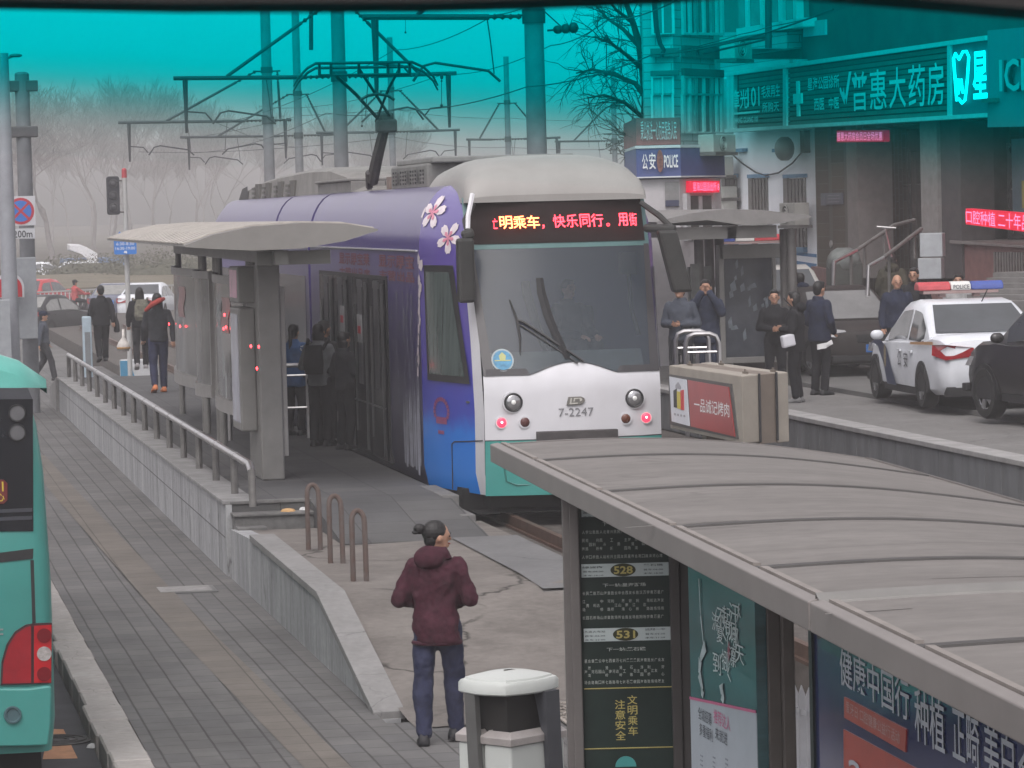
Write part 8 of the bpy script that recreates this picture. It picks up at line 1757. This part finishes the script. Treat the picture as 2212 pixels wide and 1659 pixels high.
pquad(mb, FS, [(1590, 244), (1645, 239), (1645, 243), (1590, 248)], .04, .07); x, y = FS.px(1731, 213); fpoly(mb, FS, [(x-.1, y-.35), (x+.05, y-.35), (x+.05, y+.35), (x-.1, y+.35)], .04, .07); fpoly(mb, FS, [(x-.28, y-.1), (x+.2, y-.1), (x+.2, y+.1), (x-.28, y+.1)], .04, .072)
obj('characters', mb, sgl, bkb)
mb = MB(); P2 = lambda u, f: (u, bot(u)+(top(u)-bot(u))*f)
ol = [(2070, .80), (2074, .87), (2082, .78), (2090, .88), (2098, .88), (2103, .8), (2100, .5), (2095, .2), (2088, .16), (2082, .22), (2077, .2), (2074, .45)]
inn = [(2077, .74), (2082, .70), (2090, .76), (2096, .74), (2094, .5), (2090, .3), (2087, .5), (2083, .5), (2081, .3), (2079, .5)]
for pts, r in ((ol, .028), (inn[5:]+inn[5:6], .02)):
    q = [FS.p(*FS.px(*P2(u, f)), .09) for u, f in pts]; mb.tube(q+[q[0]], r, 6)
st(mb, '星', 2112, 2144, .2, .86, .09, .02); obj('lit_emblem', mb, mat('sign_lit', (.6, .6, .6), .4, var=0, emit=(.85, .95, 1), estr=1.2), dn)
# projecting ICE box at the right edge
FI = FrO(FS, .9); t = thing('box_sign', 'large pale box sign with raised letters ICE at the right edge', 'shop sign', tuple(FI.p(*FI.px(2133, 275))))
mb = MB(); pquad(mb, FI, [(2133, 275), (2420, 270), (2420, 40), (2133, 66)], -1.0, 0); bxs = obj('box', mb, mat('box_sign_teal', (.12, .19, .21), .5, var=.08), t)
mb = MB(); q = lambda u, f: (275-.02*(u-2133))+((66-.09*(u-2133))-(275-.02*(u-2133)))*f
ptext(mb, FI, 'ICE', 2171, q(2171, .69), q(2171, .36), 2240, q(2240, .69), q(2240, .36), .10, .015); obj('lettering', mb, mat('ice_letter', (.45, .46, .46), .5), bxs)
mb = MB(); ptext(mb, FI, 'ICE', 2174, q(2171, .69)+1, q(2171, .36)+2, 2243, q(2240, .69)+1, q(2240, .36)+2, .04, .02); obj('letter_side', mb, dark, bxs)
mb = MB(); a, b = FI.p(*FI.px(2131, 217), .05), FI.p(*FI.px(2160, 216), .05); mb.bar(a, b, .08, .07); obj('red_bracket', mb, mat('bracket_red', (.45, .10, .09), .5), bxs)

# brown brick shop front with entrance, pilasters and shop windows
BR = FrO(FS, -.35)
x0, x1 = BR.px(1764, 500)[0], BR.px(2420, 500)[0]
t = thing('brick_building', 'brown brick shop building with recessed glass entrance and stone pilasters', 'building', tuple(BR.p(x0, .6)))
mb = MB(); xa = BR.px(1846, 450)[0]; fbox(mb, BR, x0, .4, xa, 5.6, -3.5, 0); fbox(mb, BR, xa, 4.9, x1+3, 5.9, -3.5, 0); fbox(mb, BR, xa, .3, x1+3, 5.6, -4.5, -2.2); obj('wall', mb, brickm, t)
pst_ = mat('pilaster_stone', (.16, .145, .14), .7, var=.15); gls = mat('shop_glass', (.055, .055, .057), .12, var=.5, scale=1.2, spec=.6)
for u0, u1, m_ in ((1846, 1862, pst_), (2006, 2036, mat('pilaster_grey', (.19, .18, .175), .7, var=.2)), (2036, 2078, mat('pilaster_dark', (.055, .05, .052), .6, var=.2))):
    mb = MB(); pbox(mb, BR, u0, 250, u1, 600, -.6, .12 if u0 < 2030 else .05); obj('pilaster', mb, m_, t)
mb = MB(); pbox(mb, BR, 1862, 270, 2006, 590, -1.6, -1.0); ent = obj('entrance_glass', mb, gls, t)
mb = MB()
for u in (1878, 1906, 1950, 1990): pbox(mb, BR, u, 330, u+5, 590, -1.0, -.9)
pbox(mb, BR, 1862, 395, 2006, 402, -1.0, -.85); obj('door_frame', mb, mat('door_frame_bronze', (.11, .10, .095), .4, metal=.3), ent)
mb = MB(); pbox(mb, BR, 1926, 405, 1962, 450, -.95, -.8); ac_ = obj('entrance_panel', mb, mat('panel_pale', (.17, .19, .19), .5), ent); mb = MB(); pbox(mb, BR, 1930, 441, 1960, 449, -.8, -.76); obj('pale_strip', mb, mat('sign_white', (.5, .51, .53)), ac_)
for u in (1879, 1911): 
    mb = MB(); pbox(mb, BR, u, 520, u+8, 580, -.9, -.84); obj('door_handle', mb, steel, ent)
mb = MB(); pbox(mb, BR, 2078, 290, 2400, 520, -1.3, -.9); sw = obj('shop_window', mb, gls, t)
mb = MB(); pbox(mb, BR, 2092, 300, 2128, 480, -.9, -.86); obj('blue_poster', mb, mat('window_poster', (.10, .15, .18), .4, var=.15), sw)
for i in range(6):
    mb = MB(); pbox(mb, BR, 2118+i*17, 392, 2132+i*17, 452, -.88, -.8); obj('yellow_panel', mb, mat('panel_yellow', (.30, .26, .07), .5, var=.25, scale=5), sw)
mb = MB(); pquad(mb, BR, [(2068, 520), (2420, 545), (2420, 640), (2068, 640)], -1.2, .0); obj('red_stone_base', mb, mat('red_granite', (.17, .09, .085), .6, var=.2, scale=6), t); mb = MB(); pquad(mb, BR, [(1764, 620), (1846, 640), (1846, 590), (1764, 575)], -.2, .12); lw_ = obj('red_stone_base', mb, mat('red_granite', (.17, .09, .085), .6, var=.2, scale=6), t)
mb = MB(); pquad(mb, BR, [(2062, 519), (2420, 540), (2420, 548), (2062, 525)], -1.2, .1); obj('ledge', mb, pst_, t)
mb = MB(); pbox(mb, BR, 2150, 545, 2235, 592, .0, .02); bwn = obj('basement_window', mb, winm, t); mb = MB()
for i in range(14): u = 2152+i*6; pbox(mb, BR, u, 545, u+1.3, 592, .03, .05)
obj('window_bars', mb, mat('bars_grey', (.16, .15, .145)), bwn)
mb = MB(); pbox(mb, BR, 1776, 417, 1786, 444, 0, .03); pbox(mb, BR, 1788, 416, 1822, 442, 0, .03); ns = obj('wall_notice', mb, mat('notice_slate', (.075, .075, .10), .5, var=.2), t)
mb = MB()
for v in (421, 428, 435): pbox(mb, BR, 1792, v, 1816, v+2, .03, .035)
obj('notice_text', mb, mat('notice_line', (.17, .17, .19), .5), ns)
mb = MB(); cx, cy = BR.px(1797, 527); fpoly(mb, BR, circle(cx, cy, .07), 0, .03); obj('round_vent', mb, mat('vent_pale', (.25, .24, .235), .5), t)
# entrance steps and handrails, granite pedestal, side steps
q0, q1 = at(1790, 640, 62), at(1960, 640, 59)
t = thing('entrance_steps', 'shop entrance steps of reddish stone behind the olive parka', 'steps', (q0.x, q0.y, .6))
for i in range(6):
    a, b = at(1772+i*10, 628-i*12, 66-i*.2), at(2000, 632-i*12, 60.5-i*.2); mb = MB(); z = .62+.22*(i+1); dvec = Vector((b.x-a.x, b.y-a.y, 0)); nrm = Vector((dvec.y, -dvec.x, 0)).normalized(); nrm = nrm if nrm.x > 0 else -nrm
    p4 = [Vector((a.x, a.y, 0))+nrm*.28*i, Vector((b.x, b.y, 0))+nrm*.28*i, Vector((b.x, b.y, 0))+nrm*2.5, Vector((a.x, a.y, 0))+nrm*2.5]; obj('step', wallprism(p4, .4, z), mat('step_red', (.20, .115, .105), .7, var=.2, scale=4), t)
for lab, pts, posts in (('nearer steel handrail of the shop steps', [(1874, 640, 59.5), (1876, 575, 59.5), (1908, 557, 60), (1990, 494, 62)], ((1920, 640, 60.2), (1975, 560, 61.6))), ('farther steel handrail of the shop steps with square bend', [(1799, 640, 62), (1801, 566, 62), (1850, 541, 62.6), (1930, 487, 63.5), (1975, 475, 64)], ((1838, 640, 62.3), (1868, 600, 63), (1910, 560, 63.4)))):
    P3 = [at(*p_) for p_ in pts]; t = thing('handrail', lab, 'handrail', tuple(P3[0]), 0, 'handrails of the shop steps'); mb = MB(); mb.tube(P3[:3], .035, 8); obj('rail_end', mb, steel, t, smooth=True); mb = MB(); mb.tube(P3[2:], .035, 8); obj('rail', mb, steel_d, t, smooth=True)
    for (u, v, d) in posts:
        for (ua, va, da), (ub, vb, db) in zip(pts[1:], pts[2:]):
            if ua <= u <= ub: vt = va+(vb-va)*(u-ua)/(ub-ua); mb = MB(); a = at(u, vt, da+(db-da)*(u-ua)/(ub-ua)); mb.tube([a, Vector((a.x, a.y, max(.55, at(u, v, d).z)))], .028, 6); obj('post', mb, steel_d, t, smooth=True)
t = thing('granite_pedestal', 'pale granite pedestal of stacked blocks beside the shop steps', 'pedestal', tuple(at(2020, 600, 60)))
for u0, u1, v0, v1 in ((2000, 2052, 502, 556), (1996, 2050, 556, 604)):
    a, b = at(u0, v1, 60), at(u1, v0, 60); th_ = R(25); c_ = (a+b)/2; w = (u1-u0)/2/IF*60*.95; mb = MB(); mb.obox((c_.x, c_.y+.3, (a.z+b.z)/2), (w*.9, -w*.42, 0), (w*.42, w*.9, 0), (0, 0, (b.z-a.z)/2-.006)); obj('block', mb, mat('granite_pale', (.30, .315, .33), .7, var=.15, scale=6), t, bev=.01)
t = thing('side_steps', 'grey granite side steps at the right edge behind the police car', 'steps', tuple(at(2180, 640, 56)))
for i in range(6):
    a, b = at(2075+i*14, 660-i*11, 57+i*.35), at(2420, 690-i*8, 54+i*.35); z = at(2180, 650-i*11, 56).z; dvec = Vector((b.x-a.x, b.y-a.y, 0)); nrm = Vector((dvec.y, -dvec.x, 0)).normalized(); nrm = nrm if nrm.y > 0 else -nrm
    obj('step', wallprism([Vector((a.x, a.y, 0)), Vector((b.x, b.y, 0)), Vector((b.x, b.y, 0))+nrm*3, Vector((a.x, a.y, 0))+nrm*3], .4, z), mat('step_grey', (.155, .15, .145), .8, var=.2, scale=4), t)
c = at(1822, 560, 64.5); t = thing('litter_bin', 'dark litter bin with pale domed hood beside the shop steps', 'litter bin', (c.x, c.y, .6)); mb = MB(); mb.box(c.x-.25, c.y-.2, .6, c.x+.3, c.y+.3, at(1822, 568, 64.5).z); obj('bin_body', mb, mat('bin_dark', (.05, .055, .05), .6, var=.2), t, bev=.02); mb = MB(); mb.ell((c.x+.02, c.y+.05, at(1822, 566, 64.5).z), (.32, .3, .28), 14, 8); obj('hood', mb, mat('bin_hood', (.10, .11, .105), .5, var=.4, scale=3), t, smooth='all')
mb = MB(); a_, b_ = at(1894, 490, 62), at(1935, 493, 62); mb.tube([a_, b_], .018, 5); mb.tube([at(1911, 492, 62), at(1926, 555, 62)], .015, 5); tag(obj('white_trolley_bar', mb, steel, loc=tuple(b_)), 'thin white T shaped bar standing by the shop door', 'bar')
